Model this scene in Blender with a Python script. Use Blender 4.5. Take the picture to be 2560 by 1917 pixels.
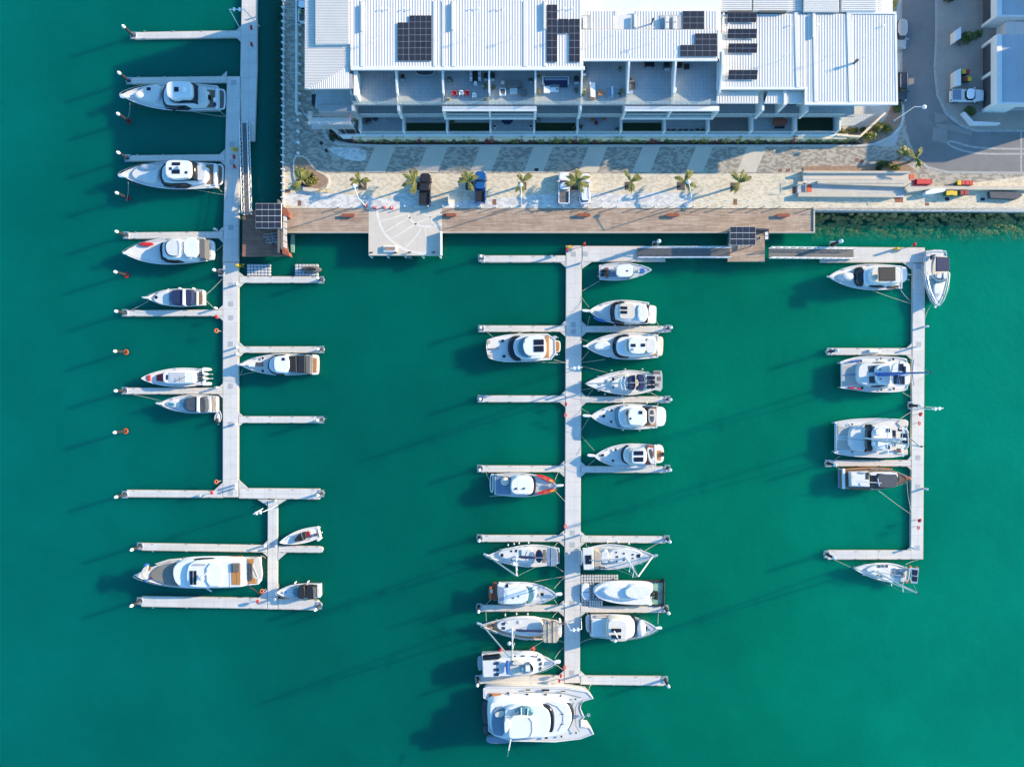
import bpy, bmesh, math, random
from mathutils import Vector, Matrix
R = math.radians
random.seed(7)
scene = bpy.context.scene
for o in list(bpy.data.objects): bpy.data.objects.remove(o)

# ------------------------------------------------------------ camera, sky, sun
S = 0.068                      # metres per photo pixel at water level
LENS = 26.0
H = 1280*S/(18.0/LENS)         # camera height over the water
cam = bpy.data.cameras.new('camera'); camo = bpy.data.objects.new('camera', cam)
scene.collection.objects.link(camo); camo.location = (0, 0, H); camo.rotation_euler = (0, 0, 0)
cam.lens = LENS; cam.sensor_width = 36; cam.clip_start = 1; cam.clip_end = 4000
scene.camera = camo
SUN_EL, SUN_AZ = R(19.5), math.atan2(0.955, 0.296)      # azimuth clockwise from +Y
sunv = Vector((math.sin(SUN_AZ)*math.cos(SUN_EL), math.cos(SUN_AZ)*math.cos(SUN_EL), math.sin(SUN_EL)))
w = bpy.data.worlds.new('World'); scene.world = w; w.use_nodes = True
nt = w.node_tree; bg = nt.nodes['Background']
sky = nt.nodes.new('ShaderNodeTexSky'); sky.sky_type = 'NISHITA'; sky.sun_disc = False
sky.sun_elevation = SUN_EL; sky.sun_rotation = SUN_AZ; sky.air_density = 1.0; sky.dust_density = 0.6; sky.ozone_density = 3.0
skt = nt.nodes.new('ShaderNodeVectorMath'); skt.operation = 'MULTIPLY'; skt.inputs[1].default_value = (0.70, 1.20, 1.42)   # clear deep blue winter sky
nt.links.new(sky.outputs[0], skt.inputs[0]); nt.links.new(skt.outputs[0], bg.inputs[0]); bg.inputs[1].default_value = 0.15
sl = bpy.data.lights.new('sun', 'SUN'); slo = bpy.data.objects.new('sun', sl); scene.collection.objects.link(slo)
sl.energy = 5.0; sl.angle = R(0.5); sl.color = (1.0, 0.78, 0.50)
slo.rotation_euler = (-sunv).to_track_quat('-Z', 'Y').to_euler(); slo.location = (60, 30, 60)
scene.view_settings.view_transform = 'Standard'; scene.view_settings.look = 'None'
scene.view_settings.exposure = 0.95; scene.view_settings.gamma = 1
scene.render.engine = 'CYCLES'
scene.cycles.max_bounces = 6; scene.cycles.diffuse_bounces = 3; scene.cycles.transparent_max_bounces = 8

# ------------------------------------------------------------ materials
MATS = {}
def mat(name, col, rough=0.6, metal=0.0, var=0.08, scale=1.2, bump=0.0, bscale=8.0, spec=None, alpha=None, coat=0.0, trans=0.0):
    m = bpy.data.materials.new(name); m.use_nodes = True; t = m.node_tree; b = t.nodes['Principled BSDF']
    b.inputs['Roughness'].default_value = rough; b.inputs['Metallic'].default_value = metal
    if spec is not None: b.inputs['Specular IOR Level'].default_value = spec
    if coat: b.inputs['Coat Weight'].default_value = coat; b.inputs['Coat Roughness'].default_value = 0.08
    if trans: b.inputs['Transmission Weight'].default_value = trans
    if alpha is not None: b.inputs['Alpha'].default_value = alpha
    tc = t.nodes.new('ShaderNodeTexCoord')
    n = t.nodes.new('ShaderNodeTexNoise'); n.inputs['Scale'].default_value = scale; n.inputs['Detail'].default_value = 5; n.inputs['Roughness'].default_value = 0.65
    t.links.new(tc.outputs['Object'], n.inputs['Vector'])
    mr = t.nodes.new('ShaderNodeMapRange'); mr.inputs['From Min'].default_value = 0.25; mr.inputs['From Max'].default_value = 0.75
    mr.inputs['To Min'].default_value = 1-var; mr.inputs['To Max'].default_value = 1+var
    t.links.new(n.outputs['Fac'], mr.inputs['Value'])
    mx = t.nodes.new('ShaderNodeVectorMath'); mx.operation = 'SCALE'; mx.inputs[0].default_value = col
    t.links.new(mr.outputs[0], mx.inputs['Scale']); t.links.new(mx.outputs[0], b.inputs['Base Color'])
    if bump:
        n2 = t.nodes.new('ShaderNodeTexNoise'); n2.inputs['Scale'].default_value = bscale; n2.inputs['Detail'].default_value = 3
        t.links.new(tc.outputs['Object'], n2.inputs['Vector'])
        bp = t.nodes.new('ShaderNodeBump'); bp.inputs['Strength'].default_value = bump; bp.inputs['Distance'].default_value = 0.05
        t.links.new(n2.outputs['Fac'], bp.inputs['Height']); t.links.new(bp.outputs[0], b.inputs['Normal'])
    MATS[name] = m; return m
def ramp2(t, fac, c1, c2, p1=0.0, p2=1.0):
    r = t.nodes.new('ShaderNodeValToRGB'); r.color_ramp.elements[0].color = (*c1, 1); r.color_ramp.elements[1].color = (*c2, 1)
    r.color_ramp.elements[0].position = p1; r.color_ramp.elements[1].position = p2
    t.links.new(fac, r.inputs[0]); return r.outputs[0]
def brickmat(name, c1, c2, cm, bw, bh, mortar=0.02, rough=0.8, rot=0.0, off=0.5, var=0.25, bump=0.2, nscale=0.35, bias=0.0, warp=0.0):
    """pavers, boards or panel joints: brick texture over real-size cells plus large-scale wear"""
    m = bpy.data.materials.new(name); m.use_nodes = True; t = m.node_tree; b = t.nodes['Principled BSDF']
    b.inputs['Roughness'].default_value = rough
    tc = t.nodes.new('ShaderNodeTexCoord'); mp = t.nodes.new('ShaderNodeMapping'); mp.inputs['Rotation'].default_value = (0, 0, rot)
    t.links.new(tc.outputs['Object'], mp.inputs[0])
    br = t.nodes.new('ShaderNodeTexBrick'); br.inputs['Scale'].default_value = 1.0
    br.inputs['Color1'].default_value = (*c1, 1); br.inputs['Color2'].default_value = (*c2, 1); br.inputs['Mortar'].default_value = (*cm, 1)
    br.inputs['Brick Width'].default_value = bw; br.inputs['Row Height'].default_value = bh; br.inputs['Mortar Size'].default_value = mortar
    br.inputs['Bias'].default_value = bias; br.offset = off; br.inputs['Mortar Smooth'].default_value = 0.3
    t.links.new(mp.outputs[0], br.inputs['Vector'])
    n = t.nodes.new('ShaderNodeTexNoise'); n.inputs['Scale'].default_value = nscale; n.inputs['Detail'].default_value = 6; n.inputs['Roughness'].default_value = 0.7
    t.links.new(tc.outputs['Object'], n.inputs['Vector'])
    mr = t.nodes.new('ShaderNodeMapRange'); mr.inputs['From Min'].default_value = 0.3; mr.inputs['From Max'].default_value = 0.7
    mr.inputs['To Min'].default_value = 1-var; mr.inputs['To Max'].default_value = 1+var
    t.links.new(n.outputs['Fac'], mr.inputs['Value'])
    mx = t.nodes.new('ShaderNodeVectorMath'); mx.operation = 'SCALE'
    t.links.new(br.outputs['Color'], mx.inputs[0]); t.links.new(mr.outputs[0], mx.inputs['Scale']); t.links.new(mx.outputs[0], b.inputs['Base Color'])
    bp = t.nodes.new('ShaderNodeBump'); bp.inputs['Strength'].default_value = bump; bp.inputs['Distance'].default_value = 0.02; bp.invert = True
    t.links.new(br.outputs['Fac'], bp.inputs['Height']); t.links.new(bp.outputs[0], b.inputs['Normal'])
    MATS[name] = m; return m

mat('gelcoat', (0.72, 0.715, 0.70), 0.28, var=0.05, scale=0.8, coat=0.3)
mat('deckwhite', (0.61, 0.60, 0.57), 0.6, var=0.07, scale=1.5)
mat('offwhite', (0.64, 0.61, 0.56), 0.6, var=0.10)
mat('greydeck', (0.36, 0.37, 0.38), 0.7, var=0.15)
mat('glassdark', (0.012, 0.016, 0.024), 0.12, var=0.25, spec=0.5)
mat('glassblue', (0.10, 0.22, 0.26), 0.1, var=0.2)
mat('navy', (0.010, 0.022, 0.075), 0.75, var=0.25, scale=3, bump=0.4, bscale=5)
mat('blue', (0.02, 0.11, 0.36), 0.7, var=0.2, scale=3, bump=0.3)
mat('slate', (0.05, 0.06, 0.075), 0.75, var=0.2, bump=0.3)
mat('black', (0.014, 0.014, 0.016), 0.6, var=0.2, bump=0.2)
mat('greycloth', (0.13, 0.125, 0.12), 0.85, var=0.15, bump=0.3)
mat('bluegrey', (0.17, 0.23, 0.31), 0.8, var=0.15, bump=0.3)
mat('cloth', (0.66, 0.66, 0.66), 0.9, var=0.12, scale=2, bump=1.0, bscale=2.2)
mat('beigecloth', (0.42, 0.35, 0.27), 0.9, var=0.1, bump=0.4, bscale=3)
mat('cream', (0.60, 0.54, 0.45), 0.7, var=0.1)
mat('red', (0.55, 0.02, 0.02), 0.5, var=0.15)
mat('darkred', (0.28, 0.012, 0.02), 0.5, var=0.15)
mat('orange', (0.62, 0.10, 0.015), 0.5, var=0.15)
mat('yellow', (0.68, 0.42, 0.01), 0.5, var=0.12)
mat('green', (0.02, 0.12, 0.04), 0.6, var=0.2)
mat('netgreen', (0.20, 0.38, 0.30), 0.8, var=0.3, scale=3)
mat('steel', (0.62, 0.64, 0.66), 0.3, metal=0.7, var=0.08)
mat('alloy', (0.55, 0.57, 0.60), 0.45, metal=0.4, var=0.1)
mat('rope', (0.55, 0.50, 0.40), 0.9, var=0.2)
mat('tube', (0.45, 0.46, 0.47), 0.6, var=0.1)
mat('pilesteel', (0.035, 0.035, 0.038), 0.6, var=0.3, scale=2)
mat('pilewhite', (0.78, 0.78, 0.77), 0.45, var=0.08)
mat('concrete', (0.48, 0.47, 0.445), 0.85, var=0.12, scale=0.5, bump=0.2)
mat('wallbeige', (0.52, 0.45, 0.35), 0.85, var=0.12, bump=0.2)
mat('render', (0.70, 0.69, 0.665), 0.8, var=0.07)
mat('rendergrey', (0.30, 0.31, 0.32), 0.8, var=0.1)
mat('roofwhite', (0.69, 0.65, 0.59), 0.42, var=0.05, scale=0.3)
mat('roofblue', (0.44, 0.47, 0.50), 0.5, var=0.05, scale=0.3)
mat('solar', (0.010, 0.012, 0.024), 0.25, var=0.2, scale=6)
mat('solarframe', (0.35, 0.36, 0.38), 0.4, var=0.05)
mat('rubber', (0.02, 0.02, 0.02), 0.8, var=0.1)
mat('brownred', (0.30, 0.085, 0.045), 0.8, var=0.25, scale=2)
mat('rust', (0.22, 0.10, 0.055), 0.8, var=0.2)
mat('grate', (0.10, 0.075, 0.06), 0.8, var=0.3, scale=6)
mat('darkgrate', (0.02, 0.02, 0.025), 0.8, var=0.3, scale=6)
mat('marking', (0.62, 0.61, 0.58), 0.8, var=0.12, scale=2)
mat('kerb', (0.50, 0.48, 0.44), 0.85, var=0.1)
mat('asphalt', (0.19, 0.185, 0.18), 0.9, var=0.16, scale=0.25, bump=0.3, bscale=30)
mat('mulch', (0.30, 0.20, 0.14), 0.95, var=0.35, scale=3, bump=0.8, bscale=12)
mat('soil', (0.05, 0.035, 0.025), 0.95, var=0.4, scale=4)
mat('lawn', (0.012, 0.035, 0.012), 0.95, var=0.3, scale=6, bump=0.6, bscale=20)
mat('leaf', (0.075, 0.115, 0.022), 0.6, var=0.45, scale=2.5)
mat('leafyellow', (0.22, 0.21, 0.035), 0.55, var=0.4, scale=1.5)
mat('palmleaf', (0.23, 0.215, 0.045), 0.5, var=0.45, scale=1.5)
mat('leafred', (0.11, 0.022, 0.022), 0.6, var=0.4, scale=2.5)
mat('leafdark', (0.03, 0.055, 0.018), 0.6, var=0.4, scale=2.5)
mat('creepergreen', (0.15, 0.19, 0.04), 0.6, var=0.45, scale=2.5)  # creeper set: leaf colours brightened so plants in building shade look sunlit
mat('creeperyellow', (0.30, 0.27, 0.05), 0.6, var=0.4, scale=2)
mat('creeperred', (0.22, 0.045, 0.04), 0.6, var=0.4, scale=2.5)
mat('creeperdeep', (0.07, 0.11, 0.03), 0.6, var=0.4, scale=2.5)
mat('trunk', (0.20, 0.16, 0.11), 0.9, var=0.3, scale=5)
mat('carwhite', (0.78, 0.79, 0.80), 0.25, var=0.03, coat=0.6)
mat('carblue', (0.015, 0.11, 0.33), 0.25, var=0.05, coat=0.8, metal=0.2)
mat('carbrown', (0.034, 0.026, 0.024), 0.25, var=0.05, coat=0.8, metal=0.2)
mat('carblack', (0.012, 0.013, 0.015), 0.25, var=0.05, coat=0.8)
mat('skin', (0.42, 0.25, 0.17), 0.6, var=0.05)
mat('hivis', (0.35, 0.75, 0.05), 0.7, var=0.1)
mat('teal', (0.03, 0.20, 0.28), 0.2, var=0.15)
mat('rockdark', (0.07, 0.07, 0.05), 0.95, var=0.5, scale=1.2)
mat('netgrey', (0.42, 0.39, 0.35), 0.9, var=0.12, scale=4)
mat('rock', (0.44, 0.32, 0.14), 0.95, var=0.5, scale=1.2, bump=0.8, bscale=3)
mat('seabed', (0.05, 0.07, 0.045), 1.0, var=0.3, scale=0.5)
mat('glassrail', (0.62, 0.72, 0.68), 0.1, var=0.03, alpha=0.32)
mat('tanteak', (0.42, 0.19, 0.06), 0.7, var=0.15, scale=3)
mat('jettyline', (0.68, 0.63, 0.55), 0.8, var=0.12)
mat('jetty', (0.58, 0.51, 0.42), 0.85, var=0.09, scale=0.4, bump=0.1)
mat('pebble', (0.55, 0.52, 0.47), 0.9, var=0.3, scale=2.5)
mat('tanteakline', (0.30, 0.14, 0.05), 0.7, var=0.2, scale=6)
brickmat('dockdeck', (0.56, 0.535, 0.495), (0.59, 0.565, 0.525), (0.36, 0.35, 0.34), 2.0, 2.4, 0.022, 0.85, off=0.0, var=0.09, bump=0.1, nscale=0.5)
brickmat('teak', (0.20, 0.13, 0.085), (0.24, 0.155, 0.10), (0.05, 0.04, 0.03), 2.5, 0.14, 0.02, 0.75, var=0.2, nscale=0.9)
brickmat('greyteak', (0.20, 0.19, 0.165), (0.24, 0.22, 0.19), (0.08, 0.08, 0.08), 2.5, 0.14, 0.02, 0.8, var=0.12)
brickmat('boards', (0.33, 0.225, 0.155), (0.47, 0.355, 0.265), (0.09, 0.06, 0.045), 2.4, 0.15, 0.014, 0.85, var=0.22, bump=0.3, nscale=0.5)
brickmat('boardsred', (0.22, 0.10, 0.06), (0.30, 0.15, 0.10), (0.06, 0.03, 0.02), 2.4, 0.14, 0.012, 0.8, var=0.22)
brickmat('terracetile', (0.32, 0.36, 0.37), (0.36, 0.395, 0.405), (0.23, 0.26, 0.27), 0.6, 0.6, 0.02, 0.7, off=0.0, var=0.08)
brickmat('patiotile', (0.36, 0.39, 0.39), (0.40, 0.425, 0.425), (0.26, 0.28, 0.28), 0.5, 0.5, 0.02, 0.7, off=0.0, var=0.08)
def cellmat(name, c1, c2, scale, thr=0.5, rough=0.9, var=0.08, sx=1.0):
    m = bpy.data.materials.new(name); m.use_nodes = True; t = m.node_tree; b = t.nodes['Principled BSDF']; b.inputs['Roughness'].default_value = rough
    tc = t.nodes.new('ShaderNodeTexCoord'); mp = t.nodes.new('ShaderNodeMapping'); mp.inputs['Rotation'].default_value = (0, 0, R(45)); mp.inputs['Scale'].default_value = (sx, 1, 1)
    t.links.new(tc.outputs['Object'], mp.inputs[0])
    v = t.nodes.new('ShaderNodeTexVoronoi'); v.distance = 'MANHATTAN'; v.inputs['Scale'].default_value = scale; v.inputs['Randomness'].default_value = 0.75; t.links.new(mp.outputs[0], v.inputs['Vector'])
    sx_ = t.nodes.new('ShaderNodeSeparateXYZ'); t.links.new(v.outputs['Color'], sx_.inputs[0])
    c = ramp2(t, sx_.outputs[0], c1, c2, thr-.12, thr+.12)
    n = t.nodes.new('ShaderNodeTexNoise'); n.inputs['Scale'].default_value = 0.35; n.inputs['Detail'].default_value = 7; n.inputs['Roughness'].default_value = 0.7; t.links.new(tc.outputs['Object'], n.inputs['Vector'])
    mr = t.nodes.new('ShaderNodeMapRange'); mr.inputs['From Min'].default_value = 0.3; mr.inputs['From Max'].default_value = 0.7; mr.inputs['To Min'].default_value = 1-var; mr.inputs['To Max'].default_value = 1+var
    t.links.new(n.outputs['Fac'], mr.inputs['Value']); k = t.nodes.new('ShaderNodeVectorMath'); k.operation = 'SCALE'; t.links.new(c, k.inputs[0]); t.links.new(mr.outputs[0], k.inputs['Scale']); t.links.new(k.outputs[0], b.inputs['Base Color'])
    MATS[name] = m
cellmat('paver', (0.255, 0.23, 0.19), (0.42, 0.375, 0.30), 3.8, 0.5, sx=0.5)
cellmat('paverplaza', (0.53, 0.455, 0.335), (0.66, 0.575, 0.43), 4.2, 0.42, sx=0.5)
mat('roadpaint', (0.36, 0.35, 0.33), 0.85, var=0.25, scale=2)
brickmat('paverpale', (0.58, 0.52, 0.42), (0.55, 0.50, 0.40), (0.42, 0.385, 0.33), 0.4, 0.2, 0.015, 0.9, rot=R(45), var=0.07)
cellmat('paverlight', (0.48, 0.475, 0.46), (0.66, 0.63, 0.58), 2.2, 0.4, sx=0.6)
brickmat('paverbrown', (0.36, 0.32, 0.275), (0.33, 0.295, 0.25), (0.27, 0.24, 0.21), 0.3, 0.15, 0.012, 0.9, var=0.10, nscale=0.4)
brickmat('pavergrey', (0.26, 0.24, 0.22), (0.29, 0.265, 0.24), (0.21, 0.20, 0.19), 0.35, 0.18, 0.012, 0.9, var=0.10)
brickmat('blockwall', (0.74, 0.61, 0.43), (0.70, 0.57, 0.40), (0.55, 0.45, 0.32), 0.8, 0.25, 0.01, 0.9, var=0.1)  # beige warmed and raised: sunlight put into the shaded wall's colour

brickmat('teakdeck', (0.46, 0.25, 0.10), (0.50, 0.28, 0.12), (0.16, 0.10, 0.05), 2.5, 0.12, 0.02, 0.7, var=0.15)
# ------------------------------------------------------------ helpers
def W(px, py, z=0.0):
    k = S*(H-z)/H
    return ((px-1280)*k, (958.5-py)*k)
CROPS = dict(A=(200,0,3.45), B=(700,0,3.45), C=(1300,0,3.45), D=(1920,0,3.45), E=(200,460,3.45), F=(700,340,3.45), G=(1300,340,3.45),
             V=(1920,340,3.45), I=(200,900,3.45), J=(200,1180,3.45), K=(1160,640,3.943), L=(1160,1000,3.943), M=(1160,1320,3.943),
             N=(1160,1500,3.95), O=(2000,600,3.943), P=(2000,1000,3.184), Z=(0,0,1.0))
def cp(c, x, y):
    a = CROPS[c]; return (a[0]+x/a[2], a[1]+y/a[2])
def CW(c, x, y, z=0.0):
    return W(*cp(c, x, y), z)
def nums(s): return [float(v) for v in s.split()]
def pts(c, s, z=0.0):
    v = nums(s) if isinstance(s, str) else s
    return [CW(c, v[i], v[i+1], z) for i in range(0, len(v), 2)]
def area(p): return 0.5*sum(p[i][0]*p[(i+1) % len(p)][1]-p[(i+1) % len(p)][0]*p[i][1] for i in range(len(p)))
def ccw(p): return p if area(p) > 0 else p[::-1]
def chaikin(p, k):
    for _ in range(int(k)):
        q = []
        for i in range(len(p)):
            a, b = p[i], p[(i+1) % len(p)]
            q += [(a[0]*.78+b[0]*.22, a[1]*.78+b[1]*.22), (a[0]*.22+b[0]*.78, a[1]*.22+b[1]*.78)]
        p = q
    return p
def offset(p, d):          # inward for ccw when d > 0
    n = len(p); out = []
    for i in range(n):
        a, b, c = Vector(p[i-1]), Vector(p[i]), Vector(p[(i+1) % n])
        e1, e2 = (b-a), (c-b)
        if e1.length < 1e-6 or e2.length < 1e-6: out.append(p[i]); continue
        e1.normalize(); e2.normalize()
        n1, n2 = Vector((-e1.y, e1.x)), Vector((-e2.y, e2.x)); m = n1+n2
        if m.length < 0.2: out.append(p[i]); continue
        m.normalize(); k = min(1.6, 1/max(0.4, m.dot(n1)))
        out.append((b.x+m.x*d*k, b.y+m.y*d*k))
    return out
def ell(cx, cy, rx, ry, rot=0, n=16):
    return [(cx+rx*math.cos(t)*math.cos(rot)-ry*math.sin(t)*math.sin(rot), cy+rx*math.cos(t)*math.sin(rot)+ry*math.sin(t)*math.cos(rot))
            for t in [2*math.pi*i/n for i in range(n)]]
def rect(x0, y0, x1, y1): return [(x0, y0), (x1, y0), (x1, y1), (x0, y1)]

class MB:
    def __init__(s): s.v = []; s.f = []
    def loft(s, rings, cap0=True, cap1=True):      # rings of equal length, each a list of 3-D points
        b = len(s.v); n = len(rings[0])
        for r in rings: s.v += [tuple(p) for p in r]
        for k in range(len(rings)-1):
            for i in range(n):
                j = (i+1) % n
                s.f.append((b+k*n+i, b+k*n+j, b+(k+1)*n+j, b+(k+1)*n+i))
        if cap0: s.f.append(tuple(b+i for i in reversed(range(n))))
        if cap1: s.f.append(tuple(b+(len(rings)-1)*n+i for i in range(n)))
        return s
    def prism(s, p, z0, z1, slope=0.0, bev=0.0):
        p = ccw(p); top = offset(p, 0) if not slope else p
        base = offset(p, -slope) if slope else p
        rings = [[(x, y, z0) for x, y in base]]
        if bev:
            rings.append([(x, y, z1-bev) for x, y in p]); rings.append([(x, y, z1) for x, y in offset(p, bev)])
        else: rings.append([(x, y, z1) for x, y in p])
        return s.loft(rings)
    def box(s, x0, y0, z0, x1, y1, z1):
        if x1 < x0: x0, x1 = x1, x0
        if y1 < y0: y0, y1 = y1, y0
        return s.prism(rect(x0, y0, x1, y1), z0, z1)
    def obox(s, cx, cy, z0, lx, ly, lz, rot=0.0, bev=0.0, slope=0.0):
        c, sn = math.cos(rot), math.sin(rot)
        p = [(cx+a*c-b*sn, cy+a*sn+b*c) for a, b in ((-lx/2, -ly/2), (lx/2, -ly/2), (lx/2, ly/2), (-lx/2, ly/2))]
        return s.prism(p, z0, z0+lz, slope, bev)
    def tube(s, path, r, n=6, r1=None):
        P = [Vector(p) for p in path]; rings = []
        for i, p in enumerate(P):
            d = (P[min(i+1, len(P)-1)]-P[max(i-1, 0)])
            if d.length < 1e-6: d = Vector((0, 0, 1))
            d.normalize(); u = d.cross(Vector((0, 0, 1)))
            if u.length < 0.05: u = d.cross(Vector((1, 0, 0)))
            u.normalize(); v = u.cross(d); rr = r if r1 is None else r+(r1-r)*i/(len(P)-1)
            rings.append([p+(u*math.cos(2*math.pi*k/n)+v*math.sin(2*math.pi*k/n))*rr for k in range(n)])
        return s.loft(rings)
    def cyl(s, x, y, z0, z1, r0, r1=None, n=12):
        r1 = r0 if r1 is None else r1
        return s.loft([[(x+r0*math.cos(2*math.pi*k/n), y+r0*math.sin(2*math.pi*k/n), z0) for k in range(n)],
                       [(x+r1*math.cos(2*math.pi*k/n), y+r1*math.sin(2*math.pi*k/n), z1) for k in range(n)]])
    def dome(s, x, y, z, rx, ry, rz, n=12, m=4, rot=0.0, pw=1.0):
        rings = []
        for k in range(m+1):
            a = math.pi/2*k/m*0.97; rr = math.cos(a)**pw
            rings.append([(px, py, z+rz*math.sin(a)) for px, py in ell(x, y, rx*rr, ry*rr, rot, n)])
        return s.loft(rings)
    def sphere(s, x, y, z, r, n=10, m=6):
        rings = [[(px, py, z-r*math.cos(math.pi*(k+.3)/(m+.6))) for px, py in ell(x, y, r*math.sin(math.pi*(k+.3)/(m+.6)), r*math.sin(math.pi*(k+.3)/(m+.6)), 0, n)] for k in range(m+1)]
        return s.loft(rings)
    def torus(s, x, y, z, Rr, r, n=16, m=6, squash=1.0, tilt=None):
        b = len(s.v)
        for i in range(n):
            a = 2*math.pi*i/n
            for k in range(m):
                t = 2*math.pi*k/m
                v = Vector(((Rr+r*math.cos(t))*math.cos(a), (Rr+r*math.cos(t))*math.sin(a)*squash, r*math.sin(t)))
                if tilt: v = tilt @ v
                s.v.append((x+v.x, y+v.y, z+v.z))
        for i in range(n):
            for k in range(m):
                s.f.append((b+i*m+k, b+((i+1) % n)*m+k, b+((i+1) % n)*m+(k+1) % m, b+i*m+(k+1) % m))
        return s
    def quad(s, a, b, c, d):
        k = len(s.v); s.v += [a, b, c, d]; s.f.append((k, k+1, k+2, k+3)); return s
    def build(s, name, m, parent=None, smooth=False, loc=None):
        base = parent['_loc'] if parent is not None and '_loc' in parent else None
        if base is not None: o0 = Vector(base)
        elif loc is not None: o0 = Vector(loc)
        else:
            n = len(s.v); o0 = Vector((sum(v[0] for v in s.v)/n, sum(v[1] for v in s.v)/n, min(v[2] for v in s.v)))
        me = bpy.data.meshes.new(name); me.from_pydata([(v[0]-o0.x, v[1]-o0.y, v[2]-o0.z) for v in s.v], [], s.f)
        me.materials.append(MATS[m] if isinstance(m, str) else m)
        if smooth:
            for p in me.polygons: p.use_smooth = True
            try: me.set_sharp_from_angle(angle=R(38))
            except Exception: pass
        me.update()
        o = bpy.data.objects.new(name, me); scene.collection.objects.link(o)
        if parent is not None: o.parent = parent; o['_loc'] = base if base is not None else (0, 0, 0)
        else: o.location = o0; o['_loc'] = tuple(o0)
        return o
def thing(name, label, cat, x, y, z=0.0, group=None):
    o = bpy.data.objects.new(name, None); scene.collection.objects.link(o); o.empty_display_size = 0.3
    o.location = (x, y, z); o['_loc'] = (x, y, z); LAST[name] = o; return tag(o, label, cat, group)
LAST = {}
def thing_last(k): return LAST[k]
def tag(o, label, cat, group=None, kind=None):
    if label: o['label'] = label
    if cat: o['category'] = cat
    if group: o['group'] = group
    if kind: o['kind'] = kind
    return o
def struct(o): o['kind'] = 'structure'; return o
def kids(o): return [c for c in scene.collection.objects if c.parent == o]
def copy_tree(o, dx=0, dy=0, dz=0, label=None, group=None, rz=None, x=None, y=None, z=None, sc=None):
    c = o.copy(); scene.collection.objects.link(c)
    L = Vector(o['_loc'])
    N = Vector((L.x+dx if x is None else x, L.y+dy if y is None else y, L.z+dz if z is None else z))
    c.location = N; c['_loc'] = tuple(N)
    if rz is not None: c.rotation_euler = (0, 0, rz)
    if sc is not None: c.scale = (sc, sc, sc)
    if label: c['label'] = label
    if group: c['group'] = group
    for ch in TREE.get(o.name, []):
        d = ch.copy(); scene.collection.objects.link(d); d.parent = c
        TREE.setdefault(c.name, []).append(d)
        for g in TREE.get(ch.name, []):
            e = g.copy(); scene.collection.objects.link(e); e.parent = d; TREE.setdefault(d.name, []).append(e)
    return c
TREE = {}
_ob = MB.build
def _build(s, name, m, parent=None, smooth=False, loc=None):
    o = _ob(s, name, m, parent, smooth, loc)
    if parent is not None: TREE.setdefault(parent.name, []).append(o)
    return o
MB.build = _build
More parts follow.
